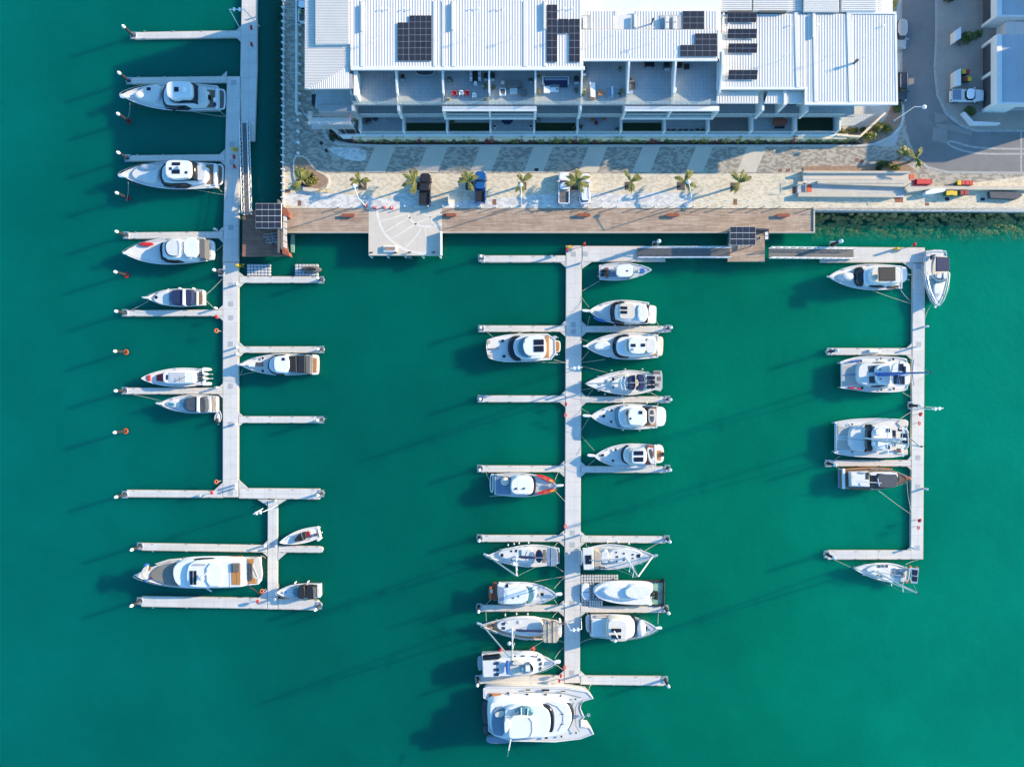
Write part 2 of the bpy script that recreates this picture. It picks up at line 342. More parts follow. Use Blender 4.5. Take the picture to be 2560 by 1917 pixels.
# ------------------------------------------------------------ the setting: water, sea bed, quay, paving, roads
def watermat():
    m = bpy.data.materials.new('water'); m.use_nodes = True; t = m.node_tree; N = t.nodes; L = t.links.new; b = N['Principled BSDF']
    tc = N.new('ShaderNodeTexCoord'); sp = N.new('ShaderNodeSeparateXYZ'); L(tc.outputs['Object'], sp.inputs[0])
    def noise(s, d=4, r=0.6):
        n = N.new('ShaderNodeTexNoise'); n.inputs['Scale'].default_value = s; n.inputs['Detail'].default_value = d; n.inputs['Roughness'].default_value = r
        L(tc.outputs['Object'], n.inputs['Vector']); return n.outputs['Fac']
    def mth(op, a, b_, c=None):
        n = N.new('ShaderNodeMath'); n.operation = op
        for i, v in enumerate((a, b_, c)):
            if v is None: continue
            if isinstance(v, (int, float)): n.inputs[i].default_value = v
            else: L(v, n.inputs[i])
        return n.outputs[0]
    # the basin is shallower over pale sand to the east: greener and brighter
    xs = mth('MULTIPLY_ADD', sp.outputs[0], 1/174.0, 0.5)
    ns = mth('MULTIPLY_ADD', noise(0.022, 4), 0.55, -0.27)
    r = N.new('ShaderNodeValToRGB'); e = r.color_ramp.elements
    e[0].position = 0.0; e[0].color = (0.0, 0.112, 0.090, 1); e[1].position = 1.0; e[1].color = (0.0, 0.170, 0.108, 1)
    k = e.new(0.30); k.color = (0.0, 0.092, 0.068, 1); k = e.new(0.5); k.color = (0.0, 0.096, 0.066, 1); k = e.new(0.75); k.color = (0.0, 0.135, 0.080, 1)
    L(mth('ADD', xs, ns), r.inputs[0])
    nv = mth('MULTIPLY_ADD', noise(0.05, 4, 0.55), 0.60, 0.70)
    sc = N.new('ShaderNodeVectorMath'); sc.operation = 'SCALE'; L(r.outputs[0], sc.inputs[0]); L(nv, sc.inputs['Scale'])
    L(sc.outputs[0], b.inputs['Base Color'])
    b.inputs['Subsurface Weight'].default_value = 1.0; b.subsurface_method = 'BURLEY'
    b.inputs['Subsurface Radius'].default_value = (0.3, 1.0, 1.1); b.inputs['Subsurface Scale'].default_value = 3.2
    b.inputs['Roughness'].default_value = 0.12; b.inputs['IOR'].default_value = 1.33; b.inputs['Specular IOR Level'].default_value = 0.25
    bp = N.new('ShaderNodeBump'); bp.inputs['Strength'].default_value = 0.45; bp.inputs['Distance'].default_value = 0.12
    L(mth('ADD', noise(1.1, 4, 0.6), mth('MULTIPLY', noise(0.25, 2), 2.0)), bp.inputs['Height']); L(bp.outputs[0], b.inputs['Normal'])
    # clear shallow water over the stone revetments: a narrow strip south of the east quay and west of the west quay
    f1 = N.new('ShaderNodeMapRange'); f1.inputs['From Min'].default_value = 23.8; f1.inputs['From Max'].default_value = 27.8
    L(mth('ADD', sp.outputs[1], mth('MULTIPLY_ADD', noise(0.5, 4), 4.0, -2.0)), f1.inputs['Value'])
    g1 = N.new('ShaderNodeMapRange'); g1.inputs['From Min'].default_value = 44.0; g1.inputs['From Max'].default_value = 52.0; L(sp.outputs[0], g1.inputs['Value'])
    f2 = N.new('ShaderNodeMapRange'); f2.inputs['From Min'].default_value = -42.4; f2.inputs['From Max'].default_value = -39.5; L(sp.outputs[0], f2.inputs['Value'])
    g2 = N.new('ShaderNodeMapRange'); g2.inputs['From Min'].default_value = 26.0; g2.inputs['From Max'].default_value = 34.0; L(sp.outputs[1], g2.inputs['Value'])
    yb = mth('LESS_THAN', sp.outputs[1], 30.0); xb = mth('LESS_THAN', sp.outputs[0], -37.0)
    cl = mth('MAXIMUM', mth('MULTIPLY', mth('MULTIPLY', f1.outputs[0], g1.outputs[0]), yb), mth('MULTIPLY', mth('MULTIPLY', mth('MULTIPLY', f2.outputs[0], g2.outputs[0]), 0.55), xb))
    tr = N.new('ShaderNodeBsdfTransparent'); tr.inputs[0].default_value = (0.88, 0.92, 0.82, 1)
    mx = N.new('ShaderNodeMixShader'); L(mth('MULTIPLY', cl, 0.82), mx.inputs[0]); L(b.outputs[0], mx.inputs[1]); L(tr.outputs[0], mx.inputs[2])
    L(mx.outputs[0], N['Material Output'].inputs['Surface']); MATS['water'] = m
watermat()
m = MB(); m.quad((-900, -900, -5), (900, -900, -5), (900, 900, -5), (-900, 900, -5)); struct(m.build('seabed', 'seabed', loc=(0, 0, -5)))
# water as one sheet (fine enough is not needed: the ripples are bump)
m = MB(); m.quad((-900, -900, 0), (900, -900, 0), (900, 900, 0), (-900, 900, 0)); struct(m.build('water', 'water', loc=(0, 0, 0)))

ZP = 2.2   # promenade level
def zp(s, z=ZP): return pts('Z', s, z)
# land block (quay walls are its sides)
land = zp("708 -9000 12000 -9000 12000 524 2040 524 708 524", 2.1)
m = MB(); m.prism(land, -5, 2.1); struct(m.build('quay', 'concrete', loc=(0, 0, 0)))
def slab(name, matn, s, z0, z1, crop='Z', k=0, bev=0.0):
    p = chaikin(pts(crop, s, z1), k); m = MB(); m.prism(p, z0, z1, 0, bev); return struct(m.build(name, matn, loc=(0, 0, 0)))
slab('promenade', 'paver', "709 -1500 900 -1500 900 366 2240 366 2262 300 2272 345 2290 392 2325 420 2370 432 2700 434 2700 523 2040 523 709 521", 2.0, ZP)
slab('road', 'asphalt', "2250 -1500 2342 -1500 2342 100 2338 170 2346 238 2369 284 2407 313 2441 325 2700 327 2700 434 2370 432 2325 420 2290 392 2272 345 2258 300 2253 200", 2.0, 2.106)
slab('footpath', 'paverbrown', "2343 -1500 3200 -1500 3200 325 2441 324 2407 312 2369 283 2347 238 2339 170 2343 100", 2.0, ZP)
# plain paver bands crossing the promenade
slab("promenade", "paverplaza", "709.3 432 730 430 780 434 2010 434 2100 470 2330 470 2600 436 2600 522 709.3 520.7", 2.19, ZP+0.0055)
bx = [(937, 989), (1068, 1120), (1201, 1253), (1335, 1383), (1472, 1519), (1607, 1651), (1740, 1783), (1868, 1916)]
for i, (a, b_) in enumerate(bx):
    o = slab('paving_band', 'paverpale', f"{a} 366.5 {b_} 366.5 {b_-26} 431 {a-26} 431", 2.19, ZP+0.004)
for s in ("818 368 914 370 916 400 900 404 870 400 840 388 822 376", "707 484 780 480 860 486 980 498 1080 500 1080 520 707 520", ):
    slab('paving_inlay', 'paverlight', s, 2.19, ZP+0.008, k=1)
slab('paving_inlay', 'paverlight', "978 483 1085 483 1085 519 978 519", 2.19, ZP+0.009)
slab('paving_inlay', 'paverlight', "1400 483 1470 480 1560 486 1640 480 1730 484 1730 518 1100 519 1100 508", 2.19, ZP+0.0085)
slab('kerb', 'kerb', "880 359 905 361 960 362 2150 362 2185 358 2225 340 2250 315 2256 290 2254 262 2260 262 2262 295 2255 320 2230 345 2190 363 2150 367 960 367 905 366 878 364", 2.1, 2.30)
slab('kerb', 'kerb', "806 322 804 330 812 345 830 358 850 364 880 365 880 359 852 358 834 351 818 338 811 322", 2.1, 2.30)
slab('road_edge', 'roadpaint', "2338 -1500 2343 -1500 2343 100 2339 170 2347 238 2370 283 2408 312 2442 324 2700 325 2700 330 2440 330 2404 318 2364 288 2341 240 2334 170 2338 100", 2.1, 2.215)
slab('road_edge', 'roadpaint', "2253 300 2257 300 2268 342 2286 388 2320 416 2370 428 2700 431 2700 436 2368 434 2318 422 2280 393 2262 345", 2.1, 2.215)
slab('road_edge', 'roadpaint', "2251 -1500 2254 -1500 2256 262 2253 262", 2.1, 2.215)
slab('road_marking', 'roadpaint', "2551 325 2555 325 2555 432 2551 432", 2.10, 2.112)
def ribbon(p, w_, z0, z1):
    m = MB(); L_ = []; R_ = []
    for i, q in enumerate(p):
        a = Vector(p[max(i-1, 0)]); b = Vector(p[min(i+1, len(p)-1)]); d = (b-a).normalized(); n = Vector((-d.y, d.x))*w_/2
        L_.append((q[0]+n.x, q[1]+n.y)); R_.append((q[0]-n.x, q[1]-n.y))
    for i in range(len(p)-1):
        m.prism([R_[i], R_[i+1], L_[i+1], L_[i]], z0, z1)
    return m
def smooth_line(p, k=2):
    for _ in range(k):
        q = [p[0]]
        for i in range(len(p)-1):
            a, b = p[i], p[i+1]; q += [(a[0]*.75+b[0]*.25, a[1]*.75+b[1]*.25), (a[0]*.25+b[0]*.75, a[1]*.25+b[1]*.75)]
        q.append(p[-1]); p = q
    return p
loop = smooth_line(pts('D', "2208 1285 2000 1285 1800 1275 1700 1255 1590 1218 1545 1225 1560 1255 1700 1310 1850 1330 2208 1328", 2.1))
struct(ribbon(loop, 0.30, 2.09, 2.110).build('road_marking', 'roadpaint', loc=(0, 0, 0)))
for s in ("1435 970 1545 1000 1550 1035 1440 1065", "1445 1070 1600 1080 1765 1130 1755 1172 1620 1140 1450 1090", "1425 1095 1545 1120 1545 1240 1415 1215"):
    slab('paving_band', 'pavergrey', s, 2.09, 2.1115, 'D')
# boardwalk, viewing jetty
slab('boardwalk', 'boards', "717 521.5 2036.5 521.5 2036.5 580 717 580", 1.75, ZP)
for i in range(30):
    pass
slab('boardwalk_edge', 'wallbeige', "717 579.5 921 579.5 921 582 717 582", 1.6, ZP+0.03)
slab('boardwalk_edge', 'wallbeige', "1105.5 579.5 1822 579.5 1822 582 1105.5 582", 1.6, ZP+0.03)
slab('boardwalk_edge', 'wallbeige', "1922 579.5 2034 579.5 2034 522 2037.5 522 2037.5 582 1922 582", 1.6, ZP+0.16)
jet = slab('jetty', 'jetty', "921.5 520 1105 520 1105 638.5 921.5 638.5", 1.6, ZP+0.012)
z = ZP+0.016
def fm(s, w_=0.22, k=2): return ribbon(smooth_line(pts('F', s, z), k), w_, ZP, z+0.004)
mm = MB()
for s, w_ in (("835 640 850 730 890 830 960 905 1050 970 1150 1005 1260 1015", .42), ("1105 675 1130 730 1180 770 1250 785 1320 780 1390 760", .35), ("1290 690 1310 740 1320 775", .2),
           ("1215 650 1230 680 1290 690 1380 660", .2), ("865 735 1000 700 1100 668", .2), ("905 830 1060 735 1130 700", .2), ("960 890 1090 810 1180 750 1300 700", .2), ("1080 970 1180 860 1215 800", .2), ("1250 790 1262 900 1272 1005", .2)):
    q = fm(s, w_); b0 = len(mm.v); zo = 0.0
    mm.v += q.v; mm.f += [tuple(i+b0 for i in f) for f in q.f]
struct(mm.build('jetty_marking', 'jettyline', loc=(0, 0, 0)))
m = MB()
for s in ("975 632 977 632 977 1028 975 1028", "1182 632 1184 632 1184 1028 1182 1028", "766 892 1392 892 1392 894 766 894", "766 760 1392 760 1392 762 766 762"):
    m.prism(pts('F', s, ZP), ZP, ZP+0.0145)
struct(m.build('jetty_joint', 'concrete', loc=(0, 0, 0)))

# submerged stone revetments: far too many stones to count
m = MB()
def stones(n, xr, yr, zr, sz):
    for i in range(n):
        x = random.uniform(*xr); u = random.random(); y = yr[0]+(yr[1]-yr[0])*u; zz = zr[0]+(zr[1]-zr[0])*u
        rr = random.uniform(*sz); rot = random.random()*3
        rings = []
        jit = [random.uniform(.7, 1.15) for _ in range(7)]
        for k, (h, f) in enumerate(((-.6, .8), (0, 1.0), (.45, .8), (.65, .35))):
            rings.append([(x+math.cos(rot+a*.898)*rr*f*jit[a], y+math.sin(rot+a*.898)*rr*f*.8*jit[a], zz+h*rr*.8+random.uniform(-.06, .06)) for a in range(7)])
        m.loft(rings)
stones(760, W(2036, 0)[0:1]+(88,), (24.3, 28.9), (-1.0, -0.22), (.25, .62))
tag(m.build('revetment_stones', 'rock', loc=(0, 0, 0)), 'sloping band of submerged mossy boulders below the east quay wall', 'rocks', kind='stuff')
m = MB()
def stones2(n, xr, yr, zr, sz):
    b0 = len(m.v); stones_ = []
    for i in range(n):
        y = random.uniform(*yr); u = random.random(); x = xr[0]+(xr[1]-xr[0])*u; zz = zr[0]+(zr[1]-zr[0])*u; rr = random.uniform(*sz)
        m.loft([[(x+math.cos(a*.898)*rr*f*random.uniform(.8, 1.1), y+math.sin(a*.898)*rr*f*.8, zz+h*rr*.8) for a in range(7)] for h, f in ((-.6, .8), (0, 1.0), (.45, .8), (.65, .35))])
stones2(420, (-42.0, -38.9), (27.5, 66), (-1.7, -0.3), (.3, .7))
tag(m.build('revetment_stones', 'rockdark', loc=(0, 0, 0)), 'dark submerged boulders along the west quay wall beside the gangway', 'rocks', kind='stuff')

# ------------------------------------------------------------ floating docks
ZD = 0.5
def pontoon(name, crop, s, label, cat, group, gussets=(), loc=None, boxes=()):
    p = ccw(pts(crop, s, ZD)); cx = sum(q[0] for q in p)/len(p); cy = sum(q[1] for q in p)/len(p)
    t = thing(name, label, cat, cx, cy, 0, group)
    MB().prism(offset(p, 0.06), -0.55, ZD-0.10).build('float', 'concrete', t)
    MB().prism(p, ZD-0.24, ZD-0.06).build('rubbing_strip', 'wallbeige', t)
    MB().prism(offset(p, 0.09), ZD-0.12, ZD, 0, 0.02).build('deck', 'dockdeck', t)
    for c2, g in gussets:
        MB().prism(pts(c2, g, ZD), ZD-0.2, ZD-0.012).build('gusset', 'concrete', t)
    for c2, bx_, by_ in boxes:
        x, y = CW(c2, bx_, by_, ZD); MB().obox(x, y, ZD, 0.85, 0.85, 0.012).build('hatch_cover', 'greydeck', t)
    return t
FG = 'finger pontoons of the marina docks'
WG = 'walkway pontoons of the marina docks'
pontoon('walkway_pontoon', 'A', "1395 -200 1530 -200 1530 600 1508 1220 1392 1220 1380 660", 'wide walkway pontoon running out of the top edge beside the west gangway', 'pontoon', WG)
pontoon('walkway_pontoon', 'Z', "567 191 601.4 191 597 655 556 655", 'walkway pontoon with the two sport fishing yachts berthed at its left', 'pontoon', WG, boxes=(('A', 1325, 715), ('A', 1310, 1248), ('A', 1312, 1400), ('E', 1302, 375)))
pontoon('walkway_pontoon', 'Z', "556.5 655.5 597 655.5 596 1243 556 1243", 'long west walkway pontoon south of the kiosk deck, red hose reels on its left edge', 'pontoon', WG,
        boxes=(('E', 1300, 870), ('E', 1300, 1035), ('E', 1300, 1155), ('E', 1298, 1380), ('I', 1298, 225), ('I', 1298, 555), ('I', 1298, 1145)))
pontoon('walkway_pontoon', 'J', "1617 238 1706 238 1704 1182 1614 1182", 'narrow short walkway between the two lower fingers and the large yacht', 'pontoon', WG, gussets=(('J', "1530 235 1617 235 1610 285"), ('J', "1785 235 1706 235 1706 285")), boxes=(('J', 1658, 625),))
pontoon('walkway_pontoon', 'Z', "1414.5 614 1454.5 614 1454 850 1450 1707 1410 1707", 'long central walkway pontoon with boats berthed on both of its sides', 'pontoon', WG,
        boxes=(('G', 460, 1020), ('K', 1078, 677), ('K', 1078, 745), ('L', 1068, 1308), ('L', 1068, 1425), ('M', 1065, 740), ('M', 1060, 1425)))
pontoon('walkway_pontoon', 'G', "534 948 1255 950 1255 1086 534 1086", 'wide walkway under the inner gangway joining the central dock', 'pontoon', WG, gussets=(('G', "534 1086 620 1086 536 1145"), ), boxes=(('G', 562, 1018),))
pontoon('walkway_pontoon', 'V', "450 955 1355 962 1352 1093 450 1093", 'wide walkway with a yellow ladder station and red reel at the east corner', 'pontoon', WG, gussets=(('V', "1165 1093 1258 1093 1258 1165"),))
pontoon('walkway_pontoon', 'Z', "2281.5 658 2313.5 658 2311 1000 2308.5 1398 2276 1398 2279 1000", 'long east walkway pontoon with both sailing catamarans moored on its left', 'pontoon', WG,
        boxes=(('O', 1170, 262), ('O', 1170, 1030), ('P', 938, 458), ('P', 938, 690), ('P', 932, 1175)))
# fingers: crop, outline, attach x, top y, bottom y, gusset length, label
fingers = [
 ('A', "445 305 462 278 1393 262 1393 326 465 340 448 330", 1393, 262, 326, -1, 'finger pontoon highest in the photo, empty berths on both sides'),
 ('A', "402 695 430 668 1265 657 1265 716 440 727 410 715", 1265, 657, 0, -1, 'finger pontoon above the sport yacht with the scalloped hardtop'),
 ('A', "392 1365 415 1340 1252 1330 1250 1390 415 1393 398 1380", 1250, 1330, 1390, -1, 'finger pontoon above the sport yacht carrying a grey dinghy'),
 ('E', "375 445 410 418 1238 408 1238 468 400 475 380 460", 1238, 408, 468, -1, 'finger pontoon above the yacht with a red cover on its bow'),
 ('E', "368 1120 405 1088 1235 1083 1235 1140 400 1142 375 1130", 1235, 1083, 1140, -1, 'finger pontoon below the cruiser with the navy canopy'),
 ('I', "365 265 400 238 1233 237 1233 295 395 295 370 282", 1233, 237, 295, -1, 'finger pontoon between the red and white speedboat and the cruiser with a tender'),
 ('I', "367 1160 405 1118 1230 1125 1230 1188 400 1182 375 1172", 1230, 1125, 0, -1, 'finger pontoon with a red reel at its root, lower left of the west dock'),
 ('I', "1369 1103 2065 1108 2105 1150 2065 1202 1369 1193", 1369, 1103, 0, 1, 'wide finger pontoon carrying three grey hatch covers at the foot of the west walkway'),
 ('J', "495 640 540 610 1616 628 1616 692 530 676 500 660", 1616, 628, 692, -1, 'finger pontoon right above the large yacht with the teak sundeck'),
 ('J', "1707 633 2060 637 2090 645 2100 665 2090 690 2060 696 1707 692", 1707, 0, 692, 1, 'short round ended finger under the rigid inflatable with the grey console'),
 ('J', "495 1110 535 1068 1540 1083 1616 1086 1613 1180 530 1160", 1613, 1083, 0, -1, 'wide finger pontoon right below the large yacht'),
 ('J', "1706 1091 2050 1100 2090 1145 2050 1192 1706 1182", 1706, 0, 0, 1, 'short wide finger pontoon below the white cruiser with the black canopy'),
 ('E', "1368 795 2075 797 2100 808 2108 825 2100 842 2075 853 1368 855", 1368, 795, 855, 1, 'finger pontoon with two modular float docks along its upper side'),
 ('E', "1366 1400 2070 1400 2098 1410 2108 1427 2096 1445 2070 1457 1366 1457", 1366, 1400, 1457, 1, 'finger pontoon above the launch with the black and tan cockpit covers'),
 ('I', "1362 483 2065 485 2095 497 2103 515 2094 532 2065 543 1362 543", 1362, 483, 543, 1, 'empty finger pontoon on the right of the west dock, lowest of its three'),
 ('G', "-360 1062 -340 1032 -305 1030 394 1030 394 1090 -335 1092", 394, 0, 1090, -1, 'finger pontoon top left of the central dock, nothing berthed at it'),
 ('K', "140 715 180 683 1000 685 1000 747 180 749 150 740", 1000, 685, 747, -1, 'finger pontoon above the blunt bowed yacht with the tan aft deck'),
 ('K', "135 1405 175 1372 998 1375 998 1441 178 1441 145 1428", 998, 1375, 1441, -1, 'empty finger pontoon left of the central dock between two open berths'),
 ('L', "132 675 170 643 990 645 990 710 172 713 140 700", 990, 645, 710, -1, 'finger pontoon above the yacht with two red kayaks on its bow'),
 ('L', "130 1365 170 1328 988 1330 988 1396 168 1398 138 1385", 988, 1330, 1396, -1, 'finger pontoon above the left sailing yacht with the grey blue bimini'),
 ('M', "125 790 165 755 985 757 985 823 162 823 135 812", 985, 757, 823, -1, 'finger pontoon between the brown stern motor yacht and the teak decked sailing yacht'),
 ('M', "117 1490 155 1447 985 1450 985 1537 155 1535 128 1515", 985, 1450, 0, -1, 'wide finger pontoon between the trawler and the big power catamaran'),
 ('K', "1157 688 1985 688 2030 702 2042 722 2030 742 1998 757 1157 752", 1157, 688, 752, 1, 'finger pontoon between the blue bow cover yacht and the beige transom yacht'),
 ('K', "1150 1382 1980 1382 2022 1395 2036 1415 2022 1435 1990 1448 1150 1445", 1150, 1382, 1445, 1, 'finger pontoon directly below the ketch with three stern solar panels'),
 ('L', "1148 648 1980 652 2020 668 2032 690 2018 708 1985 717 1148 715", 1148, 648, 715, 1, 'finger pontoon below the yacht with an inflatable across its cockpit'),
 ('L', "1145 1335 1970 1340 2012 1356 2027 1382 2010 1400 1975 1412 1145 1402", 1145, 1335, 1402, 1, 'finger pontoon above the right sailing yacht with the white stern awning'),
 ('M', "1146 767 1960 770 2000 785 2016 812 2000 826 1965 834 1146 831", 1146, 0, 831, 1, 'finger pontoon below the boat wrapped in a white cover'),
 ('M', "1145 1453 1940 1460 1985 1475 2012 1512 1995 1540 1960 1554 1145 1540", 1145, 1453, 0, 1, 'wide finger pontoon lowest on the right of the central dock'),
 ('O', "252 1100 268 1075 300 1063 1103 1065 1103 1134 300 1134 265 1122", 1103, 1065, 1134, -1, 'finger pontoon with a flat white box on it above the upper catamaran'),
 ('P', "200 500 212 485 240 477 890 477 890 528 240 528 210 516", 890, 477, 528, -1, 'finger pontoon between the lower catamaran and the brown decked trawler'),
 ('P', "190 1220 225 1193 887 1193 887 1268 225 1269 200 1245", 887, 1193, 0, -1, 'wide finger pontoon at the foot of the east walkway'),
]
for c, s, gx, gt, gb, d, lab in fingers:
    gs = []; q = 48 if c not in 'PJI' else 42; q *= CROPS[c][2]/3.943
    if c in 'JI' and (gt == 0 or gb == 0): q = 70
    if gt: gs.append((c, [gx, gt, gx+d*q*1.1, gt, gx, gt-q]))
    if gb: gs.append((c, [gx, gb, gx+d*q*1.1, gb, gx, gb+q]))
    v = nums(s); ex = [v[i] for i in range(0, len(v), 2)]; ey = [v[i] for i in range(1, len(v), 2)]
    t = pontoon('finger_pontoon', c, s, lab, 'pontoon', FG, gussets=gs)
    # cleats along the edges and a rubber corner hoop
    m = MB(); x0, x1 = min(ex), max(ex); ym = (min(ey)+max(ey))/2; hh = (max(ey)-min(ey))/2*0.78
    for f in (0.12, 0.38, 0.64, 0.88):
        for sg in (-1, 1):
            x, y = CW(c, x0+(x1-x0)*f, ym+sg*hh, ZD); m.obox(x, y, ZD, 0.34, 0.08, 0.10)
    m.build('cleats', 'steel', t)['kind'] = 'stuff'
tb = MB(); x, y = CW('O', 725, 1096, ZD); tb.obox(x, y, ZD, 1.8, 0.5, 0.45, 0, 0.05)
tag(tb.build('dock_box', 'gelcoat'), 'white dock locker on the finger above the upper catamaran', 'box')

# piles: (crop, base x, base y, height over deck, shape, label)
def pile(c, x, y, hgt, lab, ring=None, r=0.23):
    X, Y = CW(c, x, y, ZD); t = thing('mooring_pile', lab, 'pile', X, Y, 0, 'steel mooring piles with white cone caps')
    MB().cyl(X, Y, -4.8, ZD+hgt, r, r, 14).build('shaft', 'pilesteel', t, True)
    MB().loft([[(a, b, zz) for a, b in ell(X, Y, rr, rr, 0, 14)] for zz, rr in ((ZD+hgt-.35, r+.03), (ZD+hgt, r+.03), (ZD+hgt+.42, .03))]).build('cap', 'pilewhite', t, True)
    if ring:
        MB().torus(X, Y, 0.12, 0.37, 0.11, 18, 8).build('collar_float', ring, t, True)
    else:
        m = MB(); m.torus(X, Y, ZD+.06, 0.5, 0.07, 14, 6); m.box(X-.5, Y-.6, ZD, X+.5, Y-.5, ZD+.12); m.box(X-.5, Y+.5, ZD, X+.5, Y+.6, ZD+.12); m.build('pile_guide', 'steel', t)
pile('A', 410, 1040, 3.2, 'free standing pile with a dark red collar between the two sport yachts', 'darkred')
pile('E', 400, 118, 3.2, 'free standing pile with a dark red collar below the yacht carrying a grey dinghy', 'darkred')
pile('E', 388, 782, 3.2, 'free standing pile with a red collar above the navy canopy cruiser', 'red')
pile('E', 385, 1449, 3.2, 'free standing pile with an orange collar above the red and white speedboat', 'orange')
pile('I', 382, 614, 3.2, 'free standing pile with an orange collar, lowest of the outer row', 'orange')
P1 = [('A', 462, 310, 3.4, 'finger highest in the photo'), ('A', 425, 700, 3.4, 'finger above the sport yacht with the scalloped hardtop'), ('A', 412, 1366, 3.2, 'finger above the sport yacht with a grey dinghy'),
 ('E', 398, 443, 3.2, 'finger above the yacht with a red bow cover'), ('E', 388, 1112, 3, 'finger below the navy canopy cruiser'), ('I', 385, 264, 3, 'finger between the speedboat and the cruiser with a tender'),
 ('I', 388, 1158, 3, 'lowest left finger of the west dock'), ('J', 520, 636, 3, 'finger above the large yacht'), ('J', 518, 1108, 3, 'finger below the large yacht'),
 ('E', 2080, 828, 2.6, 'end of the finger with modular float docks'), ('E', 2082, 1428, 2.6, 'finger above the launch with tan covers, right end'), ('I', 2080, 514, 2.6, 'empty right finger of the west dock'),
 ('I', 2082, 1148, 2.6, 'wide right finger with grey hatch covers'), ('J', 2062, 1148, 2.6, 'short wide finger below the black canopy cruiser'), ('E', 1218, 765, 3.2, 'west walkway edge, above the navy canopy cruiser stern'),
 ('F', 1735, 1055, 2.2, 'top left finger of the central dock'), ('K', 168, 716, 2.6, 'finger above the blunt bowed yacht'), ('K', 162, 1406, 2.6, 'empty middle left finger of the central dock'), ('L', 158, 672, 2.6, 'finger above the yacht with kayaks'),
 ('L', 155, 1356, 2.6, 'finger above the left sailing yacht'), ('M', 150, 775, 2.8, 'finger above the teak decked sailing yacht'), ('M', 140, 1480, 3, 'finger above the big power catamaran, left end'),
 ('K', 2010, 715, 2.6, 'finger below the yacht with the blue bow cover, right end'), ('K', 2005, 1412, 2.6, 'finger below the ketch, right end'), ('L', 2003, 672, 2.6, 'finger below the yacht with the inflatable, right end'),
 ('L', 1998, 1365, 2.6, 'finger above the right sailing yacht, right end'), ('M', 1985, 790, 2.8, 'finger below the covered boat, right end'), ('M', 1980, 1490, 3, 'lowest right finger of the central dock'),
 ('G', 1165, 940, 3.4, 'outer edge of the inner gangway walkway'), ('V', 555, 940, 3.4, 'outer edge of the east gangway walkway'),
 ('O', 290, 1098, 3, 'finger with the white locker, left end'), ('O', 1090, 1630, 3, 'east walkway edge above the lower catamaran'), ('P', 220, 502, 3, 'finger above the brown decked trawler, left end'), ('P', 212, 1225, 3, 'foot finger of the east dock, left end')]
for c, x, y, h_, lab in P1: pile(c, x, y, h_, 'white capped pile at the '+lab, None, 0.23 if c not in 'VG' else .30)

# service pedestals along the walkways
ped = None
for i, (c, x, y, lab) in enumerate([('E', 1362, 868, 'just below the float dock finger root'), ('E', 1362, 1408, 'at the root of the finger above the tan covered launch'), ('E', 1362, 1466, 'beside the bow of the tan covered launch'), ('I', 1352, 548, 'at the root of the empty right finger'),
        ('I', 1352, 1072, 'upper of the pair at the foot of the west walkway'), ('I', 1350, 1100, 'lower of the pair at the foot of the west walkway'), ('I', 1050, 1162, 'on the lowest left finger near the red reel'), ('J', 1692, 240, 'at the top of the narrow short walkway'), ('J', 1600, 628, 'at the root of the finger above the large yacht'),
        ('J', 1698, 630, 'beside the bow of the rigid inflatable'), ('J', 1692, 1085, 'below the bow of the black canopy cruiser'), ('G', 268, 1046, 'on the top left finger of the central dock'), ('G', 522, 1098, 'at the corner below the inner gangway'), ('K', 985, 672, 'at the root of the finger above the blunt bowed yacht'),
        ('K', 985, 1362, 'at the root of the empty middle left finger'), ('L', 982, 632, 'at the root of the finger above the yacht with kayaks'), ('L', 985, 1320, 'at the root of the finger above the left sailing yacht'), ('L', 1150, 1325, 'at the root of the finger above the right sailing yacht'), ('M', 982, 742, 'at the root of the finger above the teak decked yacht'),
        ('M', 1142, 740, 'below the covered tender'), ('M', 1140, 1440, 'at the foot of the central walkway, right edge'), ('O', 1225, 855, 'on the east walkway below the navy covered cruiser'), ('O', 1120, 1058, 'at the root of the finger with the white locker'), ('P', 985, 702, 'on the east walkway beside the trawler bow'), ('P', 885, 1170, 'at the root of the foot finger'), ('E', 1180, 398, 'at the root of the finger above the red covered bow'), ('E', 1180, 1072, 'at the root of the finger below the navy canopy cruiser'), ('I', 1190, 235, 'beside the twin outboards of the speedboat')]):
    X, Y = CW(c, x, y, ZD); lb = 'small white service pedestal '+lab
    if ped is None:
        t = ped = thing('service_pedestal', lb, 'pedestal', X, Y, ZD, 'service pedestals on the docks')
        MB().obox(X, Y, ZD, .30, .26, 1.05, 0, .03).build('housing', 'gelcoat', t); MB().obox(X, Y, ZD+1.05, .38, .34, .09, 0, .03).build('lid', 'steel', t)
    else: copy_tree(ped, x=X, y=Y, label=lb)

# red fire hose reels and life rings
def hose_reel(c, x, y, lab):
    X, Y = CW(c, x, y, ZD); t = thing('hose_reel', lab, 'hose reel', X, Y, ZD, 'red hose reels and life ring posts on the docks')
    MB().cyl(X, Y, ZD, ZD+1.0, .06).build('post', 'alloy', t)
    MB().loft([[(X-.14+.28*k, Y+.30*math.cos(a), ZD+1.0+.30*math.sin(a)) for a in [2*math.pi*i/14 for i in range(14)]] for k in (0, 1)]).build('drum', 'red', t, True)
    MB().obox(X+.05, Y+.2, ZD+1.2, .34, .34, .14, .3, .05).build('cover', 'red', t)
def ring_post(c, x, y, lab, col='orange'):
    X, Y = CW(c, x, y, ZD); t = thing('life_ring_post', lab, 'life ring', X, Y, ZD, 'red hose reels and life ring posts on the docks')
    MB().cyl(X, Y, ZD, ZD+1.5, .05).build('post', 'alloy', t)
    MB().torus(X-.2, Y, ZD+1.35, .29, .08, 14, 6, tilt=Matrix.Rotation(R(35), 3, 'Y')).build('life_ring', col, t, True)
